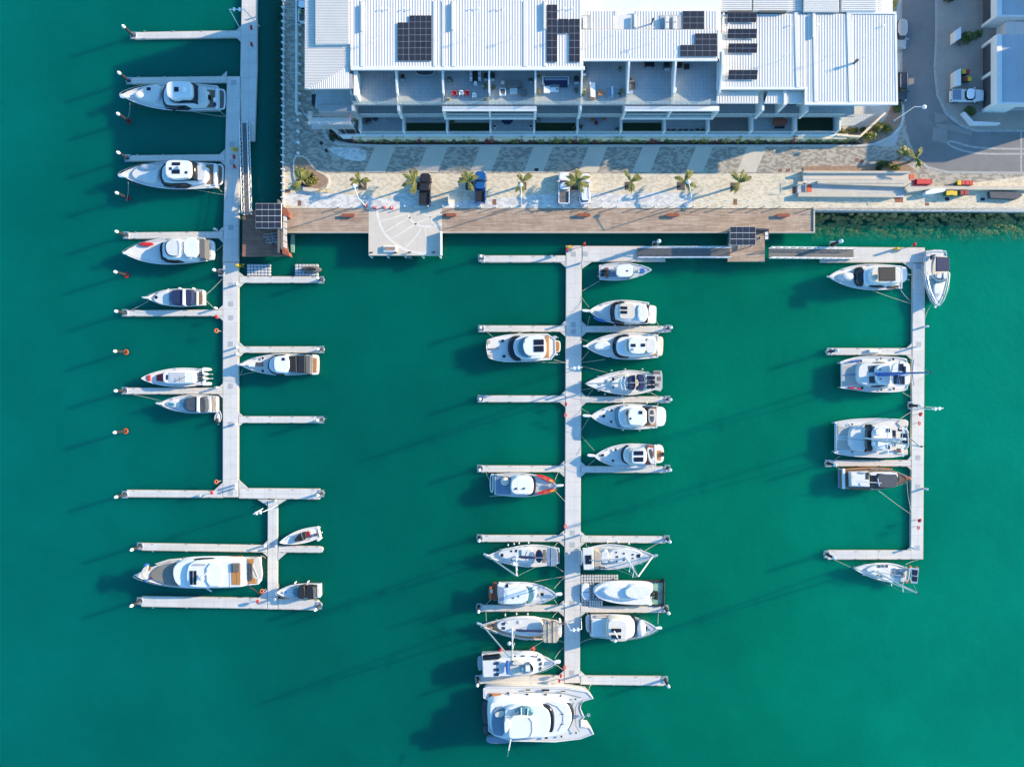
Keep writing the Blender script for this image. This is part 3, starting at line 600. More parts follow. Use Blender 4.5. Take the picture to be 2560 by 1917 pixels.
hose_reel('A', 1495, 268, 'upper red hose reel in the sunlit patch at the top walkway'); hose_reel('A', 1498, 412, 'red hose reel in shade on the top walkway')
hose_reel('A', 1348, 1372, 'red hose reel beside the west gangway foot'); hose_reel('A', 1350, 1455, 'lower red hose reel beside the west gangway'); hose_reel('E', 1198, 1152, 'red hose reel at the root of the finger below the navy canopy cruiser')
ring_post('E', 1215, 1270, 'orange life ring post on the west walkway edge, upper one'); ring_post('I', 1215, 1040, 'orange life ring post near the foot of the west walkway'); hose_reel('I', 1158, 1136, 'red hose reel on the finger root at the foot of the west walkway')
ring_post('J', 1603, 1005, 'orange life ring post near the large yacht stern'); hose_reel('J', 1550, 1100, 'red hose reel on the finger below the large yacht stern', )
hose_reel('G', 548, 948, 'red hose reel on the inner gangway walkway corner'); hose_reel('G', 400, 995, 'red hose reel at the top left corner of the central walkway'); hose_reel('L', 1000, 42, 'red hose reel on the central walkway above the kayak yacht berth')
ring_post('L', 1008, 145, 'life ring post on the central walkway above the kayak yacht berth', 'red'); ring_post('L', 1005, 1228, 'life ring post on the central walkway below the kayak yacht', 'red'); ring_post('M', 997, 1342, 'life ring post beside the trawler bow', 'red')
hose_reel('M', 950, 1432, 'red hose reel at the corner below the trawler bow'); hose_reel('M', 935, 1480, 'red hose reel on the finger above the big power catamaran'); hose_reel('V', 1235, 950, 'red hose reel at the east dock corner')
hose_reel('P', 932, 112, 'upper red hose reel beside the lower catamaran stern'); ring_post('P', 925, 182, 'red life ring post beside the lower catamaran stern', 'red'); hose_reel('P', 925, 950, 'red hose reel on the east walkway beside the empty berth'); ring_post('P', 918, 1003, 'red life ring post on the east walkway beside the empty berth', 'red')
# yellow safety ladders and emergency boxes
def ladder_station(c, x, y, lab):
    X, Y = CW(c, x, y, ZD); t = thing('ladder_station', lab, 'safety ladder', X, Y, ZD)
    MB().obox(X, Y, ZD, .5, .35, 1.25, .2, .05).build('cabinet', 'yellow', t); m = MB()
    for d in (-.18, .18): m.tube([(X+.6+d, Y+.4, ZD-.4), (X+.6+d, Y+.1, ZD+.9), (X+.6+d, Y-.2, ZD)], .035)
    for k in range(3): m.tube([(X+.42, Y+.38-.06*k, ZD-.2+.35*k), (X+.78, Y+.38-.06*k, ZD-.2+.35*k)], .03)
    m.build('ladder', 'yellow', t)
ladder_station('A', 1340, 1298, 'yellow safety cabinet with ladder on the west walkway above the gangway foot'); ladder_station('G', 418, 965, 'yellow safety cabinet on the corner of the central dock'); ladder_station('V', 1090, 980, 'yellow safety cabinet with ladder near the east dock corner'); ladder_station('E', 1375, 710, 'yellow ladder on the walkway below the kiosk deck')

# white A frame light gantries
def gantry(c, bx, by, tx, ty, wide, lab):
    X, Y = CW(c, bx, by, ZD); zt = 6.2; TX, TY = X+(0.0), Y
    t = thing('light_gantry', lab, 'light mast', X, Y, ZD, 'white light gantries over the walkways')
    m = MB(); w2 = 1.35
    for sg in (-1, 1): m.tube([(X+sg*w2*wide[0], Y+sg*w2*wide[1], ZD), (X+sg*.9*wide[0]+wide[2], Y+sg*.9*wide[1]+wide[3], zt)], .07, 8)
    m.build('legs', 'pilewhite', t)
    MB().tube([(X-.95*wide[0]+wide[2], Y-.95*wide[1]+wide[3], zt), (X+.95*wide[0]+wide[2], Y+.95*wide[1]+wide[3], zt)], .07, 8).build('crossbar', 'pilewhite', t)
    for k in (-.35, .35): MB().obox(X+k*wide[0]+wide[2], Y+k*wide[1]+wide[3], zt-.05, .3, .55, .14, 0, .03).build('floodlight', 'pilewhite', t)
gantry('A', 1460, 230, 0, 0, (1.3, 0, 0, 0), 'white gantry with floodlights across the top walkway'); gantry('I', 1640, 1265, 0, 0, (.9, .2, 0, 0), 'white light gantry on the narrow lower walkway')
gantry('K', 1080, 1110, 0, 0, (1, .1, 0, 0), 'white light gantry across the central walkway beside the ketch'); gantry('M', 1075, 890, 0, 0, (1, .1, 0, 0), 'white light gantry on the central walkway beside the teak decked yacht'); gantry('P', 940, 60, 0, 0, (1, .1, 0, 0), 'white light gantry on the east walkway above the lower catamaran')

# modular float docks
def modular(c, x0, y0, x1, y1, nx, ny, lab, skip=lambda i, j: False):
    cx, cy = CW(c, (x0+x1)/2, (y0+y1)/2, .4); t = thing('float_dock', lab, 'float dock', cx, cy, 0, 'grey modular float docks')
    for i in range(nx):
        for j in range(ny):
            if skip(i, j): continue
            a = CW(c, x0+(x1-x0)*i/nx, y0+(y1-y0)*j/ny, .4); b = CW(c, x0+(x1-x0)*(i+1)/nx, y0+(y1-y0)*(j+1)/ny, .4)
            MB().prism(chaikin(offset(ccw(rect(a[0], a[1], b[0], b[1])), .02), 1), -.05, .40, 0, .06).build('float_cell', 'tube', t)
modular('E', 1438, 690, 1643, 793, 7, 4, 'empty grey modular float dock left on the finger below the kiosk deck'); modular('E', 1852, 690, 2055, 793, 7, 4, 'grey modular float dock carrying a covered jet ski')
modular('M', 1150, 460, 1520, 540, 14, 3, 'grey modular float dock between the central walkway and the covered boat', lambda i, j: j == 2 and i > 11); modular('M', 1152, 542, 1370, 762, 8, 8, 'darker float dock under the covered tender', lambda i, j: i > 4 and j < 5)
X, Y = CW('E', 1992, 737, 1.0); t = thing('jet_ski', 'jet ski under a dark grey cover on the right float dock', 'jet ski', X, Y, .4)
MB().loft([[(X+a*sx+o, Y+b*sy, zz) for a, b in ell(0, 0, 1, 1, 0, 18)] for zz, sx, sy, o in ((.42, 1.7, .5, 0), (.75, 1.75, .62, 0), (.98, 1.6, .55, 0), (1.12, 1.2, .40, -.1), (1.3, .6, .25, .1))]).build('cover', 'greycloth', t, True)
MB().loft([[(X+.1+a*.9, Y+b*.28, zz) for a, b in ell(0, 0, 1, 1, 0, 12)] for zz in (1.1, 1.34)]).build('seat', 'black', t, True)
MB().tube([(X-.5, Y-.4, 1.42), (X-.62, Y, 1.46), (X-.5, Y+.4, 1.42)], .05).build('handlebar', 'black', t)
# ------------------------------------------------------------ buildings
def clip_scan(poly, axis, c):
    """where the line axis = c crosses a polygon: sorted crossings on the other axis"""
    out = []; o = 1-axis
    for i in range(len(poly)):
        a, b = poly[i], poly[(i+1) % len(poly)]
        if (a[axis]-c)*(b[axis]-c) < 0:
            t = (c-a[axis])/(b[axis]-a[axis]); out.append(a[o]+(b[o]-a[o])*t)
    return sorted(out)
def roof_sheet(name, p, z, parent, d='y', pitch=0.42, th=0.25, matn='roofwhite', fall=0.0):
    """metal roof: a slab with standing ribs modelled on it (ribs run along d)"""
    p = ccw(p); m = MB(); m.prism(p, z-th, z)
    ax = 0 if d == 'y' else 1; lo = min(q[ax] for q in p); hi = max(q[ax] for q in p); c = lo+pitch*.6
    while c < hi-.1:
        xs = clip_scan(p, ax, c)
        for a, b in zip(xs[::2], xs[1::2]):
            if b-a < .3: continue
            a += .08; b -= .08; w_ = 0.045; h_ = 0.042 if ax == 0 else 0.08
            if ax == 0: s = [(c-w_*1.6, a, z), (c-w_, a, z+h_), (c+w_, a, z+h_), (c+w_*1.6, a, z)]; e = [(x, b, zz) for x, _, zz in s]
            else: s = [(a, c-w_*1.6, z), (a, c-w_, z+h_), (a, c+w_, z+h_), (a, c+w_*1.6, z)]; e = [(b, y, zz) for _, y, zz in s]
            k = len(m.v); m.v += s+e
            m.f += [(k, k+1, k+5, k+4), (k+1, k+2, k+6, k+5), (k+2, k+3, k+7, k+6), (k+3, k+2, k+1, k), (k+4, k+5, k+6, k+7)] if ax == 0 else [(k+4, k+5, k+1, k), (k+5, k+6, k+2, k+1), (k+6, k+7, k+3, k+2), (k, k+1, k+2, k+3), (k+7, k+6, k+5, k+4)]
        c += pitch
    return m.build(name, matn, parent)
def flat(name, matn, c, s, z0, z1, parent, k=0): return MB().prism(chaikin(pts(c, s, z1), k), z0, z1).build(name, matn, parent)
def wbox(name, matn, x0, y0, z0, x1, y1, z1, parent): return MB().box(x0, y0, z0, x1, y1, z1).build(name, matn, parent)
def solar(parent, c, s, nx, ny, z, tilt=0.0):
    x0, y0, x1, y1 = nums(s); a = CW(c, x0, y0, z+.12); b = CW(c, x1, y1, z+.12)
    rz = z+.10; fr = MB()
    X0, Y0, X1, Y1 = a[0], b[1], b[0], a[1]
    def zt(y): return z+.12+tilt*(Y1-y)/(Y1-Y0)*0+(tilt*(y-Y0)/(Y1-Y0))
    if tilt: fr.loft([[(X0, Y0, zt(Y0)-.07), (X1, Y0, zt(Y0)-.07), (X1, Y1, zt(Y1)-.07), (X0, Y1, zt(Y1)-.07)], [(X0, Y0, zt(Y0)), (X1, Y0, zt(Y0)), (X1, Y1, zt(Y1)), (X0, Y1, zt(Y1))]])
    else: fr.box(X0, Y0, z+.02, X1, Y1, z+.12)
    if tilt:
        for f in (.1, .5, .9): fr.box(X0+(X1-X0)*f-.04, Y1-.1, z, X0+(X1-X0)*f+.04, Y1-.02, zt(Y1-.1)-.07)
    f = fr.build('solar_array', 'solarframe', parent)
    for i in range(nx):
        for j in range(ny):
            u0, u1 = X0+(X1-X0)*i/nx+.025, X0+(X1-X0)*(i+1)/nx-.025; v0, v1 = Y0+(Y1-Y0)*j/ny+.025, Y0+(Y1-Y0)*(j+1)/ny-.025
            o = MB().loft([[(u0, v0, zt(v0)-.01), (u1, v0, zt(v0)-.01), (u1, v1, zt(v1)-.01), (u0, v1, zt(v1)-.01)], [(u0, v0, zt(v0)+.012), (u1, v0, zt(v0)+.012), (u1, v1, zt(v1)+.012), (u0, v1, zt(v1)+.012)]])
            o.build('solar_panel', MATS['solarcell'], f)
def solarcell():
    m = bpy.data.materials.new('solarcell'); m.use_nodes = True; t = m.node_tree; b = t.nodes['Principled BSDF']
    tc = t.nodes.new('ShaderNodeTexCoord'); br = t.nodes.new('ShaderNodeTexBrick'); t.links.new(tc.outputs['Object'], br.inputs['Vector'])
    br.inputs['Scale'].default_value = 1; br.inputs['Brick Width'].default_value = .17; br.inputs['Row Height'].default_value = .17; br.offset = 0; br.inputs['Mortar Size'].default_value = .012
    br.inputs['Color1'].default_value = (.012, .013, .022, 1); br.inputs['Color2'].default_value = (.018, .019, .03, 1); br.inputs['Mortar'].default_value = (.07, .07, .08, 1)
    t.links.new(br.outputs['Color'], b.inputs['Base Color']); b.inputs['Roughness'].default_value = .35; b.inputs['Specular IOR Level'].default_value = .35; MATS['solarcell'] = m
solarcell()
def glass_rail(parent, x0, y0, x1, y1, z, n=6):
    d = Vector((x1-x0, y1-y0)); L_ = d.length; d.normalize(); nn = Vector((-d.y, d.x))*.012; g = MB()
    g.prism([(x0+nn.x, y0+nn.y), (x0-nn.x, y0-nn.y), (x1-nn.x, y1-nn.y), (x1+nn.x, y1+nn.y)], z+.08, z+1.05)
    gl = g.build('glass_balustrade', 'glassrail', parent); m = MB()
    for i in range(n+1):
        x = x0+(x1-x0)*i/n; y = y0+(y1-y0)*i/n; m.box(x-.03, y-.03, z, x+.03, y+.03, z+.35)
    m.build('clamps', 'alloy', gl)['kind'] = 'stuff'; MB().tube([(x0, y0, z+1.07), (x1, y1, z+1.07)], .022).build('top_rail', 'alloy', gl)

ZG, Z1, Z2, ZR, ZE, ZL = 3.7, 7.1, 10.6, 13.8, 11.7, 10.9
ap = thing('apartment_building', 'long white three storey apartment block with ribbed metal roofs and glazed terraces', 'building', 10, 50, ZP)
YG, Y1, YT = W(0, 336, ZG)[1], W(0, 292, Z1)[1], W(0, 262.5, Z2)[1]
XF = [-24.8+7.1*i for i in range(12)]
XW, XE = -24.9, W(2243, 0, ZE)[0]-.5
YN = W(0, -120, ZR)[1]
# ground storey, first storey, top storey bodies (set back behind the terraces) and slabs
wbox('wall', 'render', XW, YG+5.2, ZP, XE-4.6, YN, Z1-.3, ap)
wbox('wall', 'render', XW, Y1+2.6, Z1, XF[8]+.15, YN, Z2-.3, ap)
XM = W(1453, 0, ZR)[0]; YW = W(0, 126, ZR)[1]
wbox('wall', 'render', XW, YW, Z2, XM, YN-.5, ZR-.4, ap)
wbox('wall', 'render', XM+.01, YW, Z2, XF[8], W(0, 80, ZR)[1], ZR-.75, ap)
wbox('wall', 'render', XM+.01, W(0, 80, ZR)[1]+.01, Z2, XF[8], YN-.5, ZR-1.4, ap)
wbox('wall', 'render', XF[8]+.2, W(0, 214, ZE)[1], Z1, W(2017, 0, ZE)[0], YN-.5, ZE-.36, ap)
wbox('wall', 'render', W(2017, 0, ZE)[0]+.02, W(0, 256, ZE)[1]+1.1, Z1, XE, YN-.5, ZE-.36, ap)
MB().prism([(XF[-1]-7, YG+1), (XE-3.9, YG+3.4), (XE-3.9, YG+5.3), (XF[-1]-7, YG+5.3)], ZP, ZG+.0).build('podium', 'patiotile', ap)
wbox('terrace_floor', 'patiotile', XW-.2, YG, ZP, XF[11]+.3, YG+5.2, ZG, ap)
wbox('balcony_floor', 'terracetile', XW, Y1, Z1-.3, XE-4.0, Y1+2.6, Z1, ap)
wbox('balcony_floor', 'terracetile', XW, YT, Z2-.3, XF[8]+.15, YT+7.2, Z2, ap)
for i in range(12):
    x = XF[i]
    wbox('party_wall', 'render', x-.14, YG+.05, ZG, x+.14, YG+5.3, ZG+1.9, ap)
    wbox('party_wall', 'render', x-.13, YG+2.2, ZG+1.9, x+.13, YG+5.3, Z1-.3, ap)
    wbox('party_wall', 'render', x-.15, Y1-.25, Z1-.32, x+.15, Y1+2.7, Z2-.32, ap) if i < 11 else None
    if i < 9:      # raking fins between the top terraces
        y0 = YT+1.3; m = MB(); prof = [(y0, Z2), (YT+7.2, Z2), (YT+7.2, ZR-.3), (YT+5.0, ZR-.4), (y0, Z2+1.35)]
        m.loft([[(x-.13, a, b) for a, b in prof], [(x+.13, a, b) for a, b in prof]][::-1]); m.build('terrace_divider', 'render', ap)
        if i < 8:
            glass_rail(ap, x+.2, YT+.12, x+6.9, YT+.12, Z2, 9); MB().box(x-.012, YT+.15, Z2+.05, x+.012, YT+1.3, Z2+1.3).build('glass_screen', 'glassrail', ap)
    if i < 11:
        glass_rail(ap, x+.2, Y1+.1, x+6.9, Y1+.1, Z1, 9)
        glass_rail(ap, x+.2, YG+.12, x+6.9, YG+.12, ZG, 9)
        wbox('sliding_door', 'glassdark', x+1, YG+5.13, ZG, x+6, YG+5.195, ZG+2.3, ap)
        wbox('sliding_door', 'glassdark', x+1, Y1+2.53, Z1, x+6, Y1+2.595, Z1+2.3, ap)
        if i < 8: wbox('sliding_door', 'glassdark', x+1, YW-.06, Z2, x+6, YW-.004, Z2+2.3, ap)
# white picture frames round pairs of first floor balconies
def frame(x0, x1):
    ya, yb = W(0, 265.5, Z2+.05)[1], W(0, 277.5, Z2+.05)[1]
    wbox('canopy', 'render', x0-.25, yb, Z2-.28, x1+.25, ya-.02, Z2+.05, ap)
    for x in (x0-.25, x1): wbox('canopy_fin', 'render', x, yb-.02, Z1-.33, x+.25, yb+.42, Z2-.29, ap)
    wbox('balcony_beam', 'render', x0-.3, Y1-.35, Z1-.36, x1+.3, Y1-.02, Z1+.12, ap)
frame(XF[2], XF[4]); frame(XF[6], XF[8])
for x in (XF[5]-.15, XF[9]-.15, XF[0]-.15, XF[1]-.15): wbox('canopy_fin', 'render', x-.03, Y1-.27, Z1-.34, x+.33, YT-.01, Z2-.01, ap)
# lawns and lower roofs
for i in (1, 2, 4, 6): wbox('lawn_strip', 'lawn', XF[i]+.3, YG+.3, ZG, XF[i]+6.8, YG+1.85, ZG+.04, ap)
wbox('lawn_strip', 'lawn', XF[10]+.3, YG+.6, ZG, XF[10]+6.7, YG+3.1, ZG+.04, ap)
wbox('timber_deck', 'greyteak', XF[8]+.2, YG+.25, ZG, XF[8]+6.9, YG+5.1, ZG+.03, ap)
roof_sheet('lower_roof', pts('C', "1700 790 2055 790 2055 893 1690 893", ZL), ZL, ap, 'y', .42)
roof_sheet('lower_roof', pts('D', "165 790 305 790 305 893 165 893", ZL), ZL, ap, 'y', .42)
roof_sheet('lower_roof', pts('D', "0 790 136 790 136 893 -33 893", ZL), ZL, ap, 'y', .42)
flat('roof_blade', 'render', 'D', "138 780 162 780 162 905 138 905", Z1, ZL+.35, ap)
# main roofs
roof_sheet('roof', pts('Z', "876 -110 1453 -110 1453 172 876 172", ZR), ZR, ap)
roof_sheet('roof', pts('C', "530 258 1716 258 1716 515 530 515", ZR-.35), ZR-.35, ap)
roof_sheet('roof', pts('C', "530 95 818 95 818 256 530 256", ZR-.9), ZR-.9, ap)
roof_sheet('roof', pts('C', "985 95 1700 95 1700 256 985 256", ZR-.9), ZR-.9, ap)
flat('roof', 'roofwhite', 'C', "820 130 984 130 984 256 820 256", ZR-1.2, ZR-1.05, ap)
roof_sheet('roof', pts('Z', "1800 36 2017 36 2017 219 1794 219", ZE), ZE, ap)
roof_sheet('roof', pts('Z', "2018 34 2242 38 2242 258 2018 258", ZE), ZE, ap)
# fascias, flashings and ridge caps
for c, s, z in (('B', "607 572 2630 572 2630 604 612 604", ZR+.04), ('C', "530 508 1718 508 1718 526 530 526", ZR-.30), ('C', "1700 752 2480 752 2480 772 1700 772", ZE+.05), ('D', "335 880 1122 880 1122 904 330 904", ZE+.05), ('D', "1090 105 1108 105 1122 904 1105 904", ZE+.06), ('D', "680 100 1108 104 1108 122 680 120", ZE+.15),
                ('B', "607 0 622 0 622 572 607 572", ZR+.05), ('C', "513 5 530 5 530 575 513 575", ZR+.05), ('C', "1705 258 1720 258 1722 526 1706 526", ZR-.30), ('C', "1718 120 1735 120 1712 760 1697 760", ZE+.07), ('D', "318 760 336 760 336 904 318 904", ZE+.07)):
    flat('fascia', 'render', c, s, z-.30, z, ap)
for c, s, z in (('B', "695 10 722 10 722 575 695 575", ZR), ('B', "1322 10 1342 10 1342 575 1322 575", ZR), ('B', "1398 10 1420 10 1420 575 1398 575", ZR), ('B', "1482 10 1512 10 1512 575 1482 575", ZR), ('B', "2100 10 2132 10 2132 575 2100 575", ZR), ('C', "205 10 228 10 228 575 205 575", ZR),
                ('C', "822 95 836 95 836 130 822 130", ZR-.9), ('D', "228 110 262 110 275 755 245 755", ZE), ('D', "386 110 412 110 430 880 402 880", ZE), ('D', "680 120 720 120 740 880 700 880", ZE)):
    flat('ridge_cap', 'roofwhite', c, s, z+.005, z+.11, ap)
for c, s, z in (('B', "697 32 712 32 712 266 697 266", ZR), ('B', "1480 22 1497 22 1497 256 1480 256", ZR), ('C', "205 20 222 20 222 250 205 250", ZR), ('D', "388 118 404 118 404 324 388 324", ZE), ('C', "985 128 1000 128 1000 250 985 250", ZR-.9), ('C', "1750 112 1766 112 1760 270 1744 270", ZE)):
    flat('roof_step', 'roofwhite', c, s, z+.1, z+.40, ap)
for s, nx, ny, c, z in (("1015 195 1110 527", 2, 6, 'B', ZR), ("1116 135 1308 527", 4, 7, 'B', ZR), ("230 42 322 537", 2, 8, 'C', ZR), ("329 165 421 291", 2, 2, 'C', ZR), ("425 165 517 537", 2, 6, 'C', ZR), ("1405 97 1589 254", 3, 3, 'C', ZR-.9), ("1510 290 1700 388", 3, 2, 'C', ZR-.35), ("1382 390 1702 489", 5, 2, 'C', ZR-.35)):
    solar(ap, c, s, nx, ny, z+.07)
for s in ("1786 124 2036 195", "1788 262 2038 333", "1792 387 2042 459", "1794 615 2045 689"): solar(ap, 'C', s, 4, 2, ZE+.15, .42)
# vents, antennas, air conditioners on the roofs
for c, x, y in (('B', 880, 75), ('B', 932, 75), ('B', 1075, 75), ('B', 1128, 75), ('B', 1662, 70), ('B', 1712, 70), ('B', 1868, 75), ('B', 1922, 75), ('C', 385, 72), ('C', 455, 70), ('D', 200, 215), ('D', 437, 215), ('D', 1000, 222), ('C', 1800, 212)):
    q = ZE if c == 'D' or x > 1750 and c == 'C' else ZR; X, Y = CW(c, x, y, q+.3); MB().cyl(X, Y, q-.1, q+.35, .05).cyl(X, Y, q+.35, q+.42, .11).build('roof_vent', 'pilewhite', ap)
for c, x, y in (('B', 800, 340), ('B', 1600, 330), ('B', 1990, 325), ('B', 1360, 320), ('C', 718, 345), ('C', 1138, 345), ('D', 120, 500), ('D', 495, 503), ('D', 780, 515), ('C', 335, 325)):
    q = ZE if c == 'D' else ZR-.3; X, Y = CW(c, x, y, q+1.2); m = MB().tube([(X, Y, q-.1), (X, Y, q+1.7)], .025); m.tube([(X-.1, Y, q+1.65), (X+1.3, Y+.35, q+1.65)], .02)
    for k in range(5): m.tube([(X+.1+.27*k, Y-.3+.07*k, q+1.66), (X+.1+.27*k-.12, Y+.32+.07*k, q+1.66)], .012)
    m.build('antenna', 'alloy', ap)
X, Y = CW('D', 750, 540, ZE+.3); MB().cyl(X, Y, ZE-.1, ZE+.9, .16).cyl(X, Y, ZE+.9, ZE+1.1, .24).build('chimney_flue', 'slate', ap)
X, Y = CW('C', 1143, 183, ZR); MB().cyl(X, Y, ZR-1, ZR+.5, .12).cyl(X, Y, ZR+.5, ZR+.6, .2).build('chimney_flue', 'slate', ap)
for x, y, w_, h_ in ((557, 170, 26, 50), (557, 222, 26, 45), (1268, 165, 26, 46), (1335, 165, 26, 46), (1268, 225, 26, 46), (1335, 225, 26, 46)):
    X, Y = CW('C', x, y, ZR-.3); MB().obox(X, Y, ZR-.88, .55, .95, .62, 0, .04).build('air_conditioner', 'offwhite', ap)
flat('roof_well', 'greydeck', 'C', "530 132 614 132 614 252 530 252", ZR-.95, ZR-.80, ap); flat('roof_well', 'greydeck', 'C', "1208 132 1392 132 1392 252 1208 252", ZR-.95, ZR-.80, ap)
# rear row roofs at the very top of the photo
rear = thing('rear_building', 'white roofed row of houses behind the apartment block at the top edge', 'building', 40, 62, ZP)
for i, (s, z) in enumerate((("530 -250 812 -250 812 90 530 90", 12.0), ("822 -250 938 -250 938 92 822 92", 11.6), ("942 -250 1250 -250 1250 92 942 92", 12.1), ("1258 -250 1568 -250 1568 92 1258 92", 12.0), ("1578 -250 1688 -250 1688 92 1578 92", 11.6), ("1692 -250 1998 -250 1998 100 1692 100", 12.1), ("2012 -250 2330 -250 2330 100 2012 100", 12.0))):
    roof_sheet('roof', pts('C', s, z), z, rear, 'x', .30)
for s, z in (("190 -250 300 -250 300 100 190 100", 11.6), ("308 -250 612 -250 612 104 308 104", 12.1), ("632 -250 935 -250 935 100 632 100", 12.0), ("945 -250 985 -250 985 102 945 102", 11.3)): roof_sheet('roof', pts('D', s, z), z, rear, 'x', .30)
a = CW('C', 530, 80, 11.3); b = CW('D', 980, 80, 11.3); wbox('wall', 'render', a[0], a[1], ZP, b[0], a[1]+24, 11.1, rear)
for x0, x1 in ((1800, 2000), (2065, 2300)):
    a = CW('C', x0, 92, 12.3); b = CW('C', x1, 104, 12.3); wbox('skylight', 'greycloth', a[0], b[1], 11.5, b[0], a[1], 12.3, rear)
# west corner building
cb = thing('corner_building', 'white hip roofed corner house with scaffolding round its unfinished south end', 'building', -32, 52, ZP)
ZC = 13.5
roof_sheet('roof', pts('B', "215 -400 300 -400 300 385 608 385 606 552 588 560 250 762 212 768", ZC), ZC, cb, 'x', .24)
roof_sheet('roof', pts('B', "590 562 590 766 216 769 252 763", ZC-.004), ZC-.004, cb, 'y', .30)
roof_sheet('upper_roof', pts('B', "302 -400 596 -400 600 380 304 385", ZC+.5), ZC+.5, cb, 'x', .24, .75)
flat('gutter', 'greydeck', 'B', "592 640 622 640 628 765 592 767", ZC-.2, ZC-.05, cb)
x0 = W(762, 0, ZC)[0]; x1 = XW-.05; yb = CW('B', 0, 690, ZC)[1]
wbox('wall', 'render', x0+.5, yb, ZP, x1, YN, ZC-.3, cb)
flat('terrace_floor', 'terracetile', 'B', "320 700 640 700 650 930 300 930", Z2-1.0, Z2-.5, cb)
flat('parapet', 'rendergrey', 'B', "335 905 650 900 650 960 330 962", Z1, Z2-.3, cb)
wbox('wall', 'rendergrey', x0+2.2, Y1+1.0, ZP, x1, yb, Z2-1.0, cb)
flat('stair_well', 'glassdark', 'B', "272 815 328 815 328 905 275 905", Z1, Z1+1.5, cb)
flat('ground_patio', 'greycloth', 'Z', "850 322 905 330 905 336 858 336 842 318", ZP, ZG-.4, cb)
flat('garden_wall', 'render', 'Z', "822 314 828 312 856 334 912 334.5 912 339 852 339", ZP, ZG+.35, cb)
MB().prism(pts('B', "640 610 668 610 668 835 640 830", ZR-1), Z2-.2, ZR-.6).build('side_wall', 'render', cb)
# scaffold
sf = thing('scaffold', 'metal scaffold with white tubes and yellow couplings on the corner house', 'scaffolding', *CW('B', 430, 1020, ZP), ZP)
xs = [CW('B', v, 1000, 8)[0] for v in (262, 350, 440, 530, 620)]; ya = CW('B', 0, 1015, 8.5)[1]; yb2 = ya-1.1
for x in xs:
    for y in (ya, yb2): MB().tube([(x, y, ZP), (x, y, 9.6)], .04).build('upright', 'alloy', sf)
for zz in (4.2, 6.4, 8.5, 9.5):
    for y in (ya, yb2): MB().tube([(xs[0]-.5, y, zz), (xs[-1]+.3, y, zz)], .035).build('ledger', 'steel' if zz > 6 else 'rust', sf)
for zz in (6.3, 8.45): MB().box(xs[0]-.2, yb2+.05, zz-.06, xs[-1], ya-.05, zz).build('plank_deck', 'offwhite', sf)
for k in range(4): MB().tube([(xs[k], yb2, 4.2+(k % 2)*2), (xs[k+1], yb2, 6.4+(k % 2)*2)], .03).build('brace', 'yellow' if k % 2 else 'rust', sf)
MB().tube([(xs[0]-.3, ya, 8.5), (xs[0]-1.6, ya+1.8, 9.8)], .04).build('loose_tube', 'steel', sf)
MB().tube([(xs[-1]-.5, yb2, 9.4), (xs[-1]+.6, ya+1.6, 9.9)], .05).build('loose_tube', 'red', sf)
MB().obox(xs[0]+.2, ya+.2, 8.5, .5, 1.1, .8, -.2).build('material_bin', 'cream', sf)
m = MB()
for k in range(2): 
    x, y = CW('B', 650, 1005+k*30, 5); m.tube([(x-.6, y, 5), (x+.5, y, 5.1), (x+.4, y-.35, 5.1), (x-.5, y-.35, 5), (x-.6, y, 5)], .04)
m.build('ladder_gate', 'yellow', sf)
# planter beds and low wall south of the terraces
pw = thing('retaining_wall', 'long pale block wall with creepers growing along its foot', 'wall', 10, YG-.3, ZP)
wbox('block_wall', 'blockwall', XF[0]-1.5, YG-.75, ZP-.1, XF[11]+2, YG-.02, ZG+.02, pw)
wbox('coping', 'render', XF[0]-1.6, YG-.34, ZG+.03, XF[11]+2.1, YG+.03, ZG+.10, pw)
MB().prism(zp("848 339 905 352 2160 354 2160 361.5 960 361.5 880 358.5 846 352 826 338 820 322 828 322", ZP+.02), ZP-.2, ZP+.05).build('planting_bed', 'soil', pw)
MB().prism(zp("2110 346 2160 336 2215 300 2230 262 2252 262 2252 300 2240 322 2215 345 2180 357 2160 361", ZP+.02), ZP-.2, ZP+.055).build('planting_bed', 'mulch', pw)
# east terrace corner wedge
flat('patio', 'patiotile', 'D', "610 985 920 985 740 1085 610 1090", ZG-.1, ZG+.01, ap); flat('sloping_wall', 'blockwall', 'D', "600 1160 795 1168 850 1115 975 1000 1012 965 1018 982 985 1010 860 1130 800 1184 600 1174", ZP, ZG+.25, ap)

# east houses
def house(name, label, Y0, Y1_, ends, link):
    X0 = 78.4; t = thing(name, label, 'house', X0, (Y0+Y1_)/2, ZP)
    wbox('wall', 'rendergrey', X0+.35, Y0+.25, ZP, 100, Y1_-.25, 5.6, t)
    for y in ends: wbox('party_wall', 'render', X0, y, ZP, X0+4, y+.5, 4.7, t)
    for a, b in zip(ends[:-1], ends[1:]): wbox('garage_door', 'slate', X0+.25, a+.55, ZP, X0+.34, b-.05, 4.5, t)
    wbox('parapet', 'render', X0-.05, Y0, 4.7, X0+.75, Y1_, 6.25, t); wbox('parapet', 'render', X0+.76, Y0, 4.7, 100, Y0+.3, 6.1, t)
    roof_sheet('roof', rect(X0+.76, Y0+.31, 86.5, Y1_), 6.02, t, 'y', .30, .3, 'roofblue')
    wbox('upper_wall', 'render', 86.6, Y0+.3, 5.6, 100, Y1_-.3, 12.4, t)
    for y in link: wbox('roof_light', 'slate', 85.0, y, 6.0, 87.2, y+1.9, 7.3, t); wbox('roof_light_glass', 'offwhite', 86.0, y+.5, 7.31, 86.9, y+1.5, 7.36, t)
    return t
hb = house('east_house', 'white walled house with blue grey ribbed roof behind the parked white pickup', 45.2, 56.4, (45.2, 50.6, 55.9), (50.9, 54.2))
